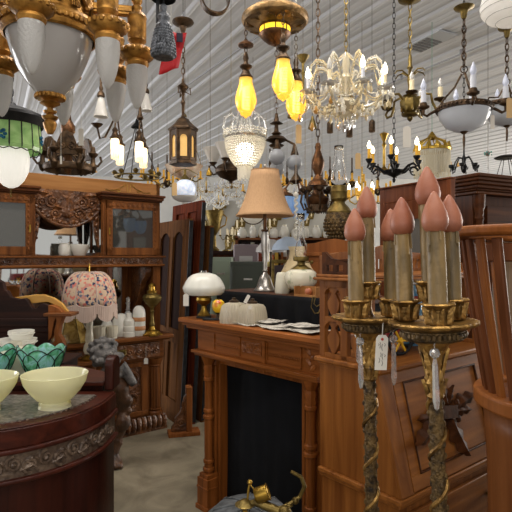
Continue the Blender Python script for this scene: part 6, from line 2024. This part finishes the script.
# 20 two globe light
t, k, zv = lamp('pendant_lamp', 'dark bronze tiered light with small pale glass globes beside the tan fabric shade', 'pendant lamp', 279, 171, 4.0)
mb = MB(); mb.lathe([(.01, .18), (.05, .19), (.06, .2), (.03, .215), (.05, .225), (.085, .24), (.06, .265), (.02, .28), (.04, .29), (.018, .31), (.014, .36), (.05, .37), (.02, .39), (.01, .45)], 28, (-.02, 0, 0)); mb.build('tiered_body', M['bronze'], t)
for (x, y, z) in ((-.02, -.06, .10), (.12, -.03, .06), (-.01, .13, .04)):
    mb = MB(); mb.tube([(-.02, 0, .21), ((x - .02) / 2, y / 2, .24), (x, y, z + .14)], .009, 8); mb.lathe([(.03, .055), (.032, .065), (.02, .1), (.012, .14)], 18, (x, y, z)); arm = mb.build('arm', M['bronze'], t)
    mb = MB(); mb.ball((x, y, z), .062, 24); mb.build('globe', frosted('pale_globe', 'b9bcc2', .4, .2), arm)
hang(t, .45, -.02, 0, 'chain', M['bronze'])
price_tag(298.5, 134, 3.53, 6, 19, M['tan_tag'], 'tan price tag on a long string under the amber bulbs', 28)
price_tag(358, 161, 3.4, 5.5, 16, M['tan_tag'], 'tan price tag on a string below the crystal chandelier', 46)
price_tag(81, 137, 2.9, 5, 17, M['white_tag'], 'cream price tag hung beside the dark bronze chandelier', 34)
price_tag(61, 160, 2.6, 2.0, 8, M['white_tag'], 'small cream tag on a long white string under the frosted bowl', 34)

# 21 copper column light
t, k, zv = lamp('chandelier', 'tall copper and bronze turned pendant hanging by a chain beside the oil lamp', 'chandelier', 318, 214, 3.7)
mb = MB(); mb.lathe([(0, zv(214)), (.03, zv(212)), (.05, zv(207)), (.075, zv(204)), (.085, zv(199)), (.07, zv(197)), (.045, zv(195)), (.035, zv(190)), (.05, zv(187)), (.075, zv(186)), (.065, zv(182)), (.035, zv(179)), (.022, zv(175)), (.03, zv(172)), (.045, zv(166)), (.045, zv(161)), (.03, zv(155)), (.018, zv(150)), (.024, zv(147)), (.012, zv(143))], 32, wob=lambda a, i: 1 + .03 * cos(8 * a)); mb.build('turned_column', M['copper'], t)
for i in range(8):
    a = i * pi / 4
    P = lambda r, v: (r * cos(a), r * sin(a), zv(v))
    mb = MB(); mb.tube([P(.05, 206), P(.1, 210), P(.125, 202), P(.115, 194), P(.1, 191)], .008, 6); mb.lathe([(.01, 0), (.025, .01), (.03, .03), (.012, .04)], 14, P(.105, 193)); mb.build('scroll_arm', M['bronze'], t)
mb = MB()
for i in range(28):
    a = 2 * pi * i / 28; mb.leaf(RZ(a) @ T(0, -.07, zv(205)) @ RX(pi - .2), .06, .028, 2, .3)
mb.build('leaf_skirt', M['bronze'], t)
hang(t, zv(143), 0, 0, 'chain', M['bronze'], L=.06, w=.013, r=.0038)

# 22 blue glass
t, k, zv = lamp('pendant_lamp', 'light with pale blue fluted glass shades behind the oil lamp chimney', 'pendant lamp', 296, 222, 3.9)
for (u, v0, v1, dy) in ((303, 198, 216, -.05), (300, 203, 222, .08), (285, 199, 219, .0)):
    q = at(u, v1, 3.9 + dy) - t.location
    h = (v1 - v0) * k * 1.1
    mb = MB(); mb.lathe([(.002, 0), (.04, .012), (.062, .05), (.072, .1), (.07, h), (.066, h), (.068, .1), (.058, .05), (.03, .018)], 36, (q.x, q.y, q.z), wob=lambda a, i: 1 + .045 * cos(14 * a)); sh = mb.build('blue_shade', M['blue_glass'], t)
    mb = MB(); mb.lathe([(.07, h), (.076, h + .004), (.06, h + .02), (.02, h + .04), (.012, h + .07)], 24, (q.x, q.y, q.z)); mb.tube([(q.x, q.y, q.z + h + .06), (q.x * .4, q.y * .4, zv(180))], .007, 6); mb.build('shade_cap', M['copper'], t)
mb = MB(); mb.lathe([(.02, zv(184)), (.05, zv(181)), (.03, zv(177)), (.015, zv(174)), (.01, zv(165))], 20); mb.build('body', M['bronze'], t)
hang(t, zv(165), 0, 0)
# rope-like white strand hanging
t, k, zv = lamp('glass_strand', 'twisted white glass strand hanging in front of the blue shades', 'ornament', 296, 240, 3.5)
mb = MB(); mb.tube([(.008 * cos(i * .9), .008 * sin(i * .9), i * .006) for i in range(52)], .009, 6)
mb.ball((0, 0, .31), .02, 10); mb.build('strand', M['milk'], t)
hang(t, .31, 0, 0, 'wire', M['string'], r=.0015)

# 23 oak cabinet beyond the desk with tall oil lamp on it
t = thing('cabinet', 'orange oak cabinet with a shaped crest beyond the desk gallery', 'cabinet', (at(327, 256, 3.35).x, 3.35, 0), R(-8))
mb = MB(); mb.box(-.13, .23, 0, .3, 0, 1.60); mb.build('carcass', M['orange_wood'], t, bevel=.003)
mb = MB(); mb.box(-.15, .25, -.02, .31, 1.60, 1.625); mb.build('cabinet_top', M['orange_wood'], t, bevel=.004)
mb = MB(); mb.prism([(-.13, 1.625), (.23, 1.625), (.23, 1.68), (.18, 1.685), (.13, 1.70), (.05, 1.715), (-.03, 1.70), (-.08, 1.685), (-.13, 1.68)], .0, .02); mb.build('crest', M['orange_wood'], t)
for i in range(2):
    mb = MB(); mb.box(-.11 + i * .165, .04 + i * .165, -.012, 0, .3, 1.56); o = mb.build('cabinet_door', M['orange_wood'], t, bevel=.003)
    mb = MB(); mb.ball((.02 + i * .06, -.02, 1.0), .012, 10); mb.build('knob', M['brass'], o)
hx = at(338, 256, 3.5)
t = thing('oil_lamp', 'tall brass oil lamp with pierced round font and long chimney on the oak cabinet', 'oil lamp', (hx.x, 3.47, 1.625))
k = 3.47 / F; zv = lambda v: H + (256 - v) * k - 1.625
mb = MB(); mb.lathe([(0, 0), (.06, 0), (.065, .012), (.05, .025), (.045, .03)], 28); mb.build('foot', M['brass_old'], t)
mb = MB(); mb.lathe([(.05, .03), (.035, .06), (.04, zv(240)), (.07, zv(235)), (.096, zv(228)), (.097, zv(220)), (.084, zv(213))], 32)
for j in range(8):
    z = zv(237) + j * (zv(213) - zv(237)) / 7
    for i in range(22):
        a = 2 * pi * (i + .5 * (j % 2)) / 22; r = .07 + .028 * sin(j / 7 * pi)
        mb.ball((r * cos(a), r * sin(a), z), .0105, 5)
mb.build('pierced_font', M['gilt_dk'], t)
mb = MB(); mb.lathe([(.084, zv(214)), (.086, zv(212)), (.066, zv(207)), (.045, zv(204)), (.04, zv(202)), (.05, zv(200)), (.056, zv(199)), (.054, zv(193)), (.058, zv(192)), (.054, zv(190)), (.052, zv(186)), (.03, zv(185))], 32); mb.build('burner', M['brass_old'], t)
mb = MB(); mb.lathe([(.045, zv(187)), (.055, zv(181)), (.055, zv(176)), (.045, zv(169)), (.033, zv(162)), (.03, zv(150)), (.031, zv(146))], 28); o = mb.build('chimney', M['glass'], t); sd = o.modifiers.new('s', 'SOLIDIFY'); sd.thickness = .002

# small bells and sockets hanging among the crystals
for (u, v, Y, nm, lb) in ((292, 118, 3.9, 'socket', 'brass bell socket dangling under the front amber bulb'), (312.5, 129, 4.0, 'socket', 'brass bell socket dangling beside the copper pendant chain'), (330, 133, 4.0, 'socket', 'dark tubular socket dangling under the crystal chandelier, beside the amber drop'), (349.5, 137, 3.9, 'socket', 'dark tilted tubular socket under the middle of the crystal chandelier'), (372, 132, 3.9, 'socket', 'dark tubular socket below the far arms of the crystal chandelier')):
    t, k, zv = lamp('lamp_socket', lb, 'lamp socket', u, v, Y)
    mb = MB()
    if u < 320: mb.lathe([(0, 0), (.034, 0), (.036, .008), (.028, .03), (.02, .06), (.012, .08), (.008, .1)], 18)
    else: mb.lathe([(0, 0), (.024, 0), (.025, .005), (.024, .075), (.018, .085), (.008, .095)], 18)
    mb.build('socket_body', M['brass_old'] if u < 320 else M['bronze'], t)
    mb = MB(); mb.lathe([(.0, -.004), (.016, -.003), (.018, .004), (0, .006)], 14); mb.build('socket_ring', M['copper'], t)
    hang(t, .09, 0, 0, 'wire', M['iron'], r=.0015)

# things over the dark armoire
t, k, zv = lamp('iron_chandelier', 'tangled dark iron arms of a hanging light just above the dark armoire cornice', 'chandelier', 464, 174, 4.6)
mb = MB(); mb.lathe([(0, 0), (.02, .02), (.03, .06), (.012, .1), (.02, .13), (.008, .17), (.006, .25)], 14); mb.build('body', M['iron'], t)
for i in range(6):
    a = i * pi / 3
    mb = MB(); mb.tube([(q * cos(a), q * sin(a), z) for q, z in ((.01, .14), (.05, .15), (.08, .1), (.1, .03), (.12, .02), (.115, .06))], .007, 6); mb.lathe([(.01, .05), (.022, .06), (.024, .08), (0, .08)], 12, (.115 * cos(a), .115 * sin(a), 0)); mb.build('arm', M['iron'], t)
hang(t, .25, 0, 0, 'chain', M['iron'], L=.05, w=.01)
t, k, zv = lamp('iron_pendant', 'dark spoked pendant frame hanging over the far end of the armoire', 'lamp frame', 506, 176, 5.0)
mb = MB(); mb.lathe([(0, .16), (.1, .17), (.11, .18), (.06, .2), (0, .21)], 24); mb.build('disc', M['iron'], t)
mb = MB()
for i in range(4):
    a = i * pi / 2; mb.tube([(.04 * cos(a), .04 * sin(a), .17), (.09 * cos(a), .09 * sin(a), 0)], .004, 5)
mb.build('rods', M['iron'], t)
hang(t, .2, 0, 0)
t, k, zv = lamp('pendant_lamp', 'slender pendant with little coloured beads hanging over the armoire', 'pendant lamp', 488, 178, 4.8)
mb = MB(); mb.tube([(0, 0, 0), (0, 0, .5)], .005, 6); mb.lathe([(.0, .2), (.02, .21), (.03, .23), (.01, .25)], 14); mb.build('rod', M['silver'], t)
mb = MB()
for i in range(8):
    a = i * pi / 4; mb.ball((.03 * cos(a), .03 * sin(a), .22 + .02 * (i % 2)), .009, 6)
mb.build('beads', plain('bead_teal', '6aa79c', .3), t)
hang(t, .5, 0, 0)
# ------------------------------------------------------------------ toy cart and jar on the desk ledge
DKM = Matrix.Translation(dk.location) @ RZ(R(44))
q = DKM @ Vector((.36, .2, 1.182))
t = thing('toy_cart', 'red toy cart with yellow spoked wheels on the desk ledge behind the torcheres', 'toy', q, R(20))
mb = MB(); mb.box(-.11, .13, -.05, .07, .07, .085); mb.box(-.11, .13, -.05, -.04, .085, .16); mb.box(-.11, .13, .06, .07, .085, .16); mb.box(-.11, -.1, -.04, .06, .085, .16)
for x in (-.1, .0, .1): mb.box(x - .006, x + .006, -.045, -.035, .16, .24)
mb.box(-.11, .13, -.046, -.036, .23, .245); mb.build('cart_body', plain('dull_red', '8e2a26', .5), t, bevel=.002)
for (x, y) in ((-.06, -.07), (.09, -.07), (-.06, .09), (.09, .09)):
    mb = MB(); mb.M = T(x, y, .062) @ RX(pi / 2)
    mb.tube([(.055 * cos(2 * pi * i / 28), .055 * sin(2 * pi * i / 28), 0) for i in range(28)], .007, 8, closed=True); w = mb.build('wheel', M['iron'], t)
    mb = MB(); mb.M = T(x, y, .062) @ RX(pi / 2)
    for i in range(6): mb.tube([(0, 0, 0), (.052 * cos(i * pi / 3), .052 * sin(i * pi / 3), 0)], .005, 6)
    mb.ball((0, 0, 0), .013, 10); mb.build('spokes', plain('yellow_paint', 'd0a01e', .5), w)
q = DKM @ Vector((.56, .28, 1.182))
t = thing('glass_jar', 'pale blue glass jar on the desk ledge half hidden by the candle sleeves', 'jar', q)
mb = MB(); mb.lathe([(0, 0), (.055, 0), (.06, .02), (.06, .2), (.045, .23), (.035, .24), (.035, .28), (.04, .285), (0, .285)], 28); mb.build('jar_body', frosted('blue_jar', '7fb9d8', .4, .15), t)
mb = MB(); mb.lathe([(.041, .283), (.044, .287), (.044, .3), (.03, .31), (0, .312)], 24); mb.build('lid', M['silver'], t)
q = DKM @ Vector((.66, .2, 1.182))
t = thing('figurine', 'small white and red china figure on the desk ledge beside the blue jar', 'figurine', q)
mb = MB(); mb.lathe([(0, 0), (.03, 0), (.032, .01), (.02, .02), (.028, .05), (.02, .09), (.012, .1), (.018, .115), (.016, .13), (0, .14)], 18); mb.build('china_body', M['milk'], t)
mb = MB(); mb.lathe([(.0285, .045), (.03, .05), (.026, .07), (.0235, .075)], 18); mb.build('red_sash', M['red'], t)

# ------------------------------------------------------------------ far down the shop
random.seed(21)


def far(name, lb, cat, u, v, Y, group=None):
    p = at(u, v, Y); return thing(name, lb, cat, p, 0, group)


# long counter with glass things
p = at(216, 256, 8.0)
t = thing('counter', 'long dark shop counter far beyond the leaning doors', 'counter', (p.x, 8.0, 0), 0)
mb = MB(); mb.box(-.5, .55, 0, .7, 0, 1.62); mb.build('counter_body', M['mahog_d'], t, bevel=.006)
mb = MB(); mb.box(-.55, .6, -.05, .75, 1.62, 1.68); mb.build('counter_top', M['dark_wood'], t, bevel=.006)
mb = MB()
for i in range(8): mb.cbox((-.38 + i * .11, -.006, 1.28), (.08, .012, .3))
mb.build('front_panels', M['mahog_d'], t, bevel=.004)
t = far('brass_urn', 'tall brass trophy urn with two handles on the far shop counter', 'urn', 214, 250, 8.2); t.scale = (.8, .8, .85); t.location.z = 1.68; t.location.y = 8.3
mb = MB(); mb.lathe([(0, 0), (.09, 0), (.1, .03), (.04, .08), (.03, .3), (.06, .34), (.11, .42), (.15, .6), (.19, .74), (.2, .77), (.17, .77), (.0, .7)], 28); mb.build('urn_body', M['brass_old'], t)
for s in (-1, 1):
    mb = MB(); mb.tube([(s * .11, 0, .44), (s * .22, 0, .5), (s * .25, 0, .64), (s * .18, 0, .7)], .014, 8); mb.build('handle', M['brass'], t)
# shelf objects on the counter: candelabra, glass shades
cand = None
spots = [(203, 8.1), (226, 8.2), (234, 8.45)]
labs = ['small brass candelabrum on the far counter, first from the leaning doors', 'small brass candelabrum on the far counter just past the trophy urn', 'small brass candelabrum at the far counter end by the tan shade']
for (u, Y), lb in zip(spots, labs):
    pp = at(u, 256, Y)
    if cand is None:
        cand = thing('candelabrum', lb, 'candelabrum', (pp.x, Y, 1.68), 0, 'brass candelabra on the far counter')
        mb = MB(); mb.lathe([(0, 0), (.06, 0), (.06, .015), (.015, .03), (.012, .2), (.02, .22), (.01, .24)], 16); mb.build('stem', M['brass_old'], cand)
        for i in range(3):
            a = i * 2.1
            mb = MB(); mb.tube([(0, 0, .2), (.06 * cos(a), .06 * sin(a), .18), (.1 * cos(a), .1 * sin(a), .24)], .007, 6); mb.lathe([(.01, .24), (.025, .25), (.012, .26)], 12, (.1 * cos(a), .1 * sin(a), 0)); ar_ = mb.build('arm', M['brass_old'], cand)
            mb = MB(); mb.lathe([(.012, .25), (.012, .35), (0, .36)], 10, (.1 * cos(a), .1 * sin(a), 0)); mb.build('candle', M['cream_candle'], ar_)
    else: dup(cand, (pp.x, Y, 1.68), .7, lb)
# crowd of small crystal chandeliers
cr0 = None
n_ = 0
spots = []
for i in range(4000):
    u = random.uniform(194, 246) if len(spots) < 15 else random.uniform(246, 330); Y = random.uniform(8.7, 12.1); v = random.uniform(186, 214)
    x = (u - 256) / F * Y
    if all((x - (a - 256) / F * c) ** 2 + (Y - c) ** 2 > .40 ** 2 for a, b, c in spots): spots.append((u, v, Y))
    if len(spots) == 26: break
LB = 'little crystal chandelier in the crowded rows far behind the tan shade and the globe'
for (u, v, Y) in spots:
    p = at(u, v, Y)
    if cr0 is None:
        cr0 = thing('crystal_chandelier', LB, 'chandelier', p, 0, 'crystal chandeliers crowded at the back of the shop')
        mb = MB(); mb.lathe([(0, .06), (.03, .08), (.012, .12), (.012, .3), (.03, .33), (.01, .36)], 12)
        for i in range(6):
            a = i * pi / 3; mb.tube([(0, 0, .12), (.1 * cos(a), .1 * sin(a), .08), (.19 * cos(a), .19 * sin(a), .11), (.2 * cos(a), .2 * sin(a), .15)], .008, 5)
        mb.build('frame', M['brass'], cr0)
        mb = MB()
        for i in range(6):
            a = i * pi / 3; c = (.2 * cos(a), .2 * sin(a), 0)
            mb.lathe([(.012, .15), (.035, .16), (.01, .17), (.01, .24), (0, .24)], 8, c)
        mb.build('candles', M['white_candle'], cr0)
        mb = MB()
        for i in range(12):
            a = i * pi / 6
            strand(mb, sag((.02 * cos(a), .02 * sin(a), .34), (.2 * cos(a), .2 * sin(a), .16), .04), .012, 9)
            strand(mb, sag((.2 * cos(a), .2 * sin(a), .15), (.03 * cos(a), .03 * sin(a), .0), .02), .013, 9)
            drop(mb, (.2 * cos(a), .2 * sin(a), .14), .07, .016)
        mb.build('crystals', plain('far_crystal', 'f7f7f2', .12, 0, .5, .8), cr0, smooth=False)
        mb = MB(); mb.tube([(0, 0, .35), (0, 0, ceil_z(p.x, p.y) - p.z)], .0015, 5); mb.build('suspension_wire', M['brass'], cr0)
        base = p.copy()
    else:
        r = dup(cr0, p, random.uniform(0, 1), None)
        r.scale = (random.uniform(.7, .95),) * 3
        # its own wire up to the roof
        for c in list(r.children):
            if c.name.startswith('suspension_wire'): bpy.data.objects.remove(c)
        hang(r, .35, 0, 0, 'wire', M['brass'], r=.0015)
        for c in r.children:
            if c.name.startswith('suspension_wire'): c.scale = (1, 1, 1 / r.scale[2]); c.location.z = .35 - .35 / r.scale[2]
# small bronze candle lights in the rows
bz0 = None
LB2 = 'little dark bronze hanging light in the crowded rows at the back of the shop'
for i in range(22):
    u = (167, 338, 262, 274, 305, 322, 330, 346, 352, 372, 378, 60, 85, 152, 158, 188, 254, 287, 270, 312, 428, 446)[i]
    v = (188, 204, 200, 190, 206, 196, 185, 200, 188, 206, 196, 172, 176, 182, 190, 184, 196, 186, 178, 190, 178, 172)[i]
    Y = 6.2 + (i * 31 % 22) / 10
    p = at(u, v, Y)
    if bz0 is None:
        bz0 = thing('hanging_light', LB2, 'ceiling light', p, 0, 'bronze lights crowded at the back of the shop')
        mb = MB(); mb.lathe([(0, 0), (.02, .01), (.05, .05), (.03, .1), (.012, .14), (.02, .2), (.01, .24), (.01, .4)], 12); mb.build('body', M['bronze'], bz0)
        for i2 in range(5):
            a = i2 * 2 * pi / 5
            mb = MB(); mb.tube([(.03 * cos(a), .03 * sin(a), .06), (.1 * cos(a), .1 * sin(a), .03), (.16 * cos(a), .16 * sin(a), .07)], .009, 5); ar_ = mb.build('arm', M['brass_old'], bz0)
            mb = MB(); mb.lathe([(.03, .07), (.035, .08), (.014, .085), (.014, .17), (0, .18)], 8, (.16 * cos(a), .16 * sin(a), 0)); mb.build('candle', M['yellow_candle'], ar_)
        hang(bz0, .4, 0, 0, r=.0015)
    else:
        r = dup(bz0, p, random.uniform(0, 1))
        for c in list(r.children):
            if c.name.startswith('suspension_wire'): bpy.data.objects.remove(c)
        hang(r, .4, 0, 0, r=.0015)
# shelving with glass shades
p = at(285, 256, 7.6)
t = thing('shelving', 'tall open wood shelving far beyond the filing cabinets', 'shelves', (p.x, 7.6, 0))
mb = MB()
for x in (-.72, -.25, .25, .72): mb.box(x - .02, x + .02, 0, .35, 0, 1.9)
mb.build('uprights', M['oak'], t)
for z in (.1, .5, .9, 1.3, 1.56, 1.84):
    mb = MB(); mb.box(-.74, .74, 0, .35, z, z + .03); mb.build('shelf', M['oak_x'], t)
mb = MB(); mb.box(-.74, .74, .35, .37, 0, 1.9); mb.build('back_board', M['mahog_d'], t)
ws0 = None
LB3 = 'white glass lamp shade standing on the far shelving beside others like it'
n_ = 0
for z in (1.59, 1.87, 1.33):
    for i in range(9):
        x = -.64 + i * .16
        pos = (p.x + x, 7.74, z)
        if ws0 is None:
            ws0 = thing('glass_lampshade', LB3, 'lamp shade', pos, 0, 'white glass shades on the far shelving')
            mb = MB(); mb.lathe([(0, 0), (.05, 0), (.07, .05), (.072, .1), (.055, .15), (.03, .17), (0, .17)], 16); mb.build('shade_glass', M['milk'], ws0)
            mb = MB(); mb.lathe([(.03, .168), (.034, .17), (.034, .19), (0, .19)], 14); mb.build('shade_rim', M['milk_warm'], ws0)
        else:
            r = dup(ws0, pos, 0); r.scale = (random.uniform(.75, 1.05), random.uniform(.75, 1.05), random.uniform(.7, 1.15))
# grey dome shades on poles
for (u, v, Y, m_, lb) in ((271, 252, 6.6, 'frost_bowl', 'wide pale grey dome shade on a stand left of the oil lamp chimney'), (288, 250, 6.3, 'blue_dome', 'wide pale blue dome shade on a stand behind the oil lamp chimney')):
    q = at(u, v, Y)
    t = thing('floor_lamp', lb, 'lamp', (q.x, q.y, 0))
    z = q.z
    mb = MB(); mb.lathe([(.2, z), (.19, z + .05), (.13, z + .12), (.05, z + .16), (0, z + .165)], 28); mb.build('dome_shade', M[m_], t)
    mb = MB(); mb.lathe([(0, 0), (.14, 0), (.14, .03), (.02, .05), (.015, z + .1)], 18); mb.build('pole', M['bronze'], t)
# framed mirror and dresser
q = at(283, 256, 5.6)
t = thing('framed_panel', 'dark panel in a gilt frame standing beyond the oil lamp', 'picture', (q.x, 5.6, 0), .2)
mb = MB(); mb.box(-.11, .11, 0, .03, 0, 1.5); mb.build('panel', plain('dark_plum', '33262b', .5), t)
mb = MB()
for (a, b_, c, d) in ((-.13, -.1, 0, 1.55), (.1, .13, 0, 1.55), (-.13, .13, 1.52, 1.56)): mb.box(a, b_, -.015, .0, c, d)
mb.build('frame', M['brass_old'], t, bevel=.004)
q = at(246, 256, 7.0)
t = thing('dresser', 'small lilac grey dresser with a mirror beyond the filing cabinet', 'dresser', (q.x, 6.85, 0))
mb = MB(); mb.box(-.2, .2, 0, .3, 0, 1.3); mb.build('dresser_body', plain('lilac_grey', '75686c', .6), t, bevel=.006)
mb = MB(); mb.box(-.17, .17, .1, .14, 1.3, 1.76); mb.build('mirror_frame', plain('lilac_grey2', '85777c', .6), t, bevel=.02)
mb = MB(); mb.box(-.09, .09, .09, .1, 1.34, 1.6); mb.build('mirror_glass', M['frost_bowl'], t)
# books of the bookcase
BC = ['b5652c', 'c9a54e', 'd8c06a', '8a3b24', 'b0793c', 'd1ad5d']
q = at(262, 256, 7.2)
t = thing('bookcase', 'low oak bookcase with an orange top beyond the dark filing cabinet', 'bookcase', (q.x, 7.2, 0))
mb = MB(); mb.box(-.28, .3, 0, .25, 0, 1.45); mb.build('bookcase_body', M['oak'], t)
mb = MB(); mb.box(-.3, .32, -.02, .27, 1.7, 1.74); mb.box(-.28, -.25, 0, .25, 1.45, 1.7); mb.box(.27, .3, 0, .25, 1.45, 1.7); mb.build('bookcase_top', M['orange_wood'], t)
cols_ = ['orange', 'ochre', 'yellow', 'brick red', 'tan', 'straw yellow', 'rust orange', 'mustard']
for i in range(8):
    x = -.2 + i * .058
    t = thing('book', f'{cols_[i]} spined book standing in the oak bookcase row', 'book', (q.x + x, 7.24, 1.45), 0, 'books in the oak bookcase')
    h = random.uniform(.16, .21)
    mb = MB(); mb.box(-.024, .024, 0, .15, 0, h); mb.build('cover', plain('book_' + str(i), ['b5652c', 'b98f3a', 'd8c06a', '8a3b24', 'b08a5c', 'd9c777', 'a44e1e', 'c9a23a'][i], .6), t, bevel=.003)
    mb = MB(); mb.box(-.02, .02, .004, .146, h, h + .002); mb.build('pages', M['paper'], t)
# wall sconces and plates on the far partition
t = thing('partition', 'pale grey display partition crowded with hanging lamps at the back', 'partition', (at(270, 256, 12.5).x, 12.5, 0))
mb = MB(); mb.box(-2.2, 2.4, 0, .08, 0, 2.95); mb.build('board', plain('peg_grey', 'b9b7b0', .8), t)
mb = MB()
for x in (-2.2, -.7, .8, 2.34): mb.box(x, x + .06, -.03, 0, 0, 2.95)
mb.build('battens', plain('peg_white', 'cbc9c2', .8), t)
pl0 = None
for i in range(30):
    u = 196 + i * 4.6; v = 196 + (i * 41 % 48); pp = at(u, v, 12.42)
    lb = 'small brass wall sconce with a cream candle on the pale partition at the back'
    if pl0 is None:
        pl0 = thing('wall_sconce', lb, 'wall light', pp, 0, 'brass sconces on the pale partition')
        mb = MB(); mb.prism([(-.06, -.15), (.06, -.15), (.09, 0), (.05, .2), (0, .26), (-.05, .2), (-.09, 0)], .03, .07); mb.build('backplate', M['brass_old'], pl0)
        mb = MB(); mb.tube([(0, .03, -.05), (0, -.08, -.08), (0, -.13, 0)], .014, 6); mb.lathe([(.03, 0), (.06, .02), (.02, .03), (.025, .2), (0, .22)], 10, (0, -.13, 0)); mb.build('candle_arm', M['cream_candle'], pl0)
    else: dup(pl0, pp, 0)
# white round shade by the tan lamp
q = at(253, 212, 6.2)
t = thing('glass_plate', 'round white glass plate shade hanging by the edge of the tan fabric shade', 'lamp shade', q)
mb = MB(); mb.M = RX(pi / 2); mb.lathe([(0, .03), (.09, .02), (.14, 0), (.145, .004), (.09, .035), (0, .045)], 32); mb.build('plate_glass', M['milk'], t)
mb = MB(); mb.tube([(.148 * cos(2 * pi * i / 32), -.0, .148 * sin(2 * pi * i / 32)) for i in range(32)], .008, 6, closed=True); mb.build('rim', M['bronze'], t)
hang(t, .14, 0, 0)

# ------------------------------------------------------------------ light
w = bpy.data.worlds.new('World'); SC.world = w; w.use_nodes = True
bg = w.node_tree.nodes['Background']; bg.inputs[0].default_value = (1, .97, .93, 1); bg.inputs[1].default_value = .62


def area(name, loc, target, sx_, sy_, e, c=(1, 1, 1)):
    l = bpy.data.lights.new(name, 'AREA'); l.shape = 'RECTANGLE'; l.size = sx_; l.size_y = sy_; l.energy = e; l.color = c
    o = bpy.data.objects.new(name, l); COL.objects.link(o); o.location = loc
    o.rotation_euler = (Vector(target) - Vector(loc)).to_track_quat('-Z', 'Y').to_euler()
    return o


area('front_fill', (-1.0, -3.6, 2.3), (0, 5, 1.4), 6, 3, 90, (1, .97, .93))  # added fill lamp behind the camera, no modelled shop front
area('left_fill', (-10.5, 9, 2.2), (0, 9, 2.4), 8, 3, 800, (.98, .98, 1))  # added fill out of view, brightens the roof; the left wall has no window
area('right_fill', (10.5, 10, 2.2), (0, 9, 2.4), 8, 3, 1000, (1, .95, .88))  # added warm fill out of view; the right wall has no door
area('overhead_fill', (.2, .6, 3.75), (.2, .9, 0), 3.0, .5, 55, (1, .95, .88))  # added overhead fill above the view, no tube fixture there
area('overhead_fill', (-.6, 3.1, 3.8), (-.6, 3.3, 0), 3.4, .5, 75, (1, .95, .88))  # second added overhead fill, also without a fixture

# ------------------------------------------------------------------ camera
cd = bpy.data.cameras.new('Camera'); cam = bpy.data.objects.new('Camera', cd); COL.objects.link(cam)
cam.location = (0, 0, H); cam.rotation_euler = (R(90), 0, 0)
cd.sensor_width = 36; cd.lens = 36.0; cd.clip_start = .05
SC.camera = cam
SC.view_settings.view_transform = 'Standard'; SC.view_settings.look = 'None'; SC.view_settings.gamma = 1; SC.view_settings.exposure = 0
SC.view_settings.use_curve_mapping = False
SC.cycles.use_denoising = True
SC.cycles.max_bounces = 10; SC.cycles.transmission_bounces = 10; SC.cycles.sample_clamp_indirect = 4
SC.cycles.caustics_reflective = False; SC.cycles.caustics_refractive = False
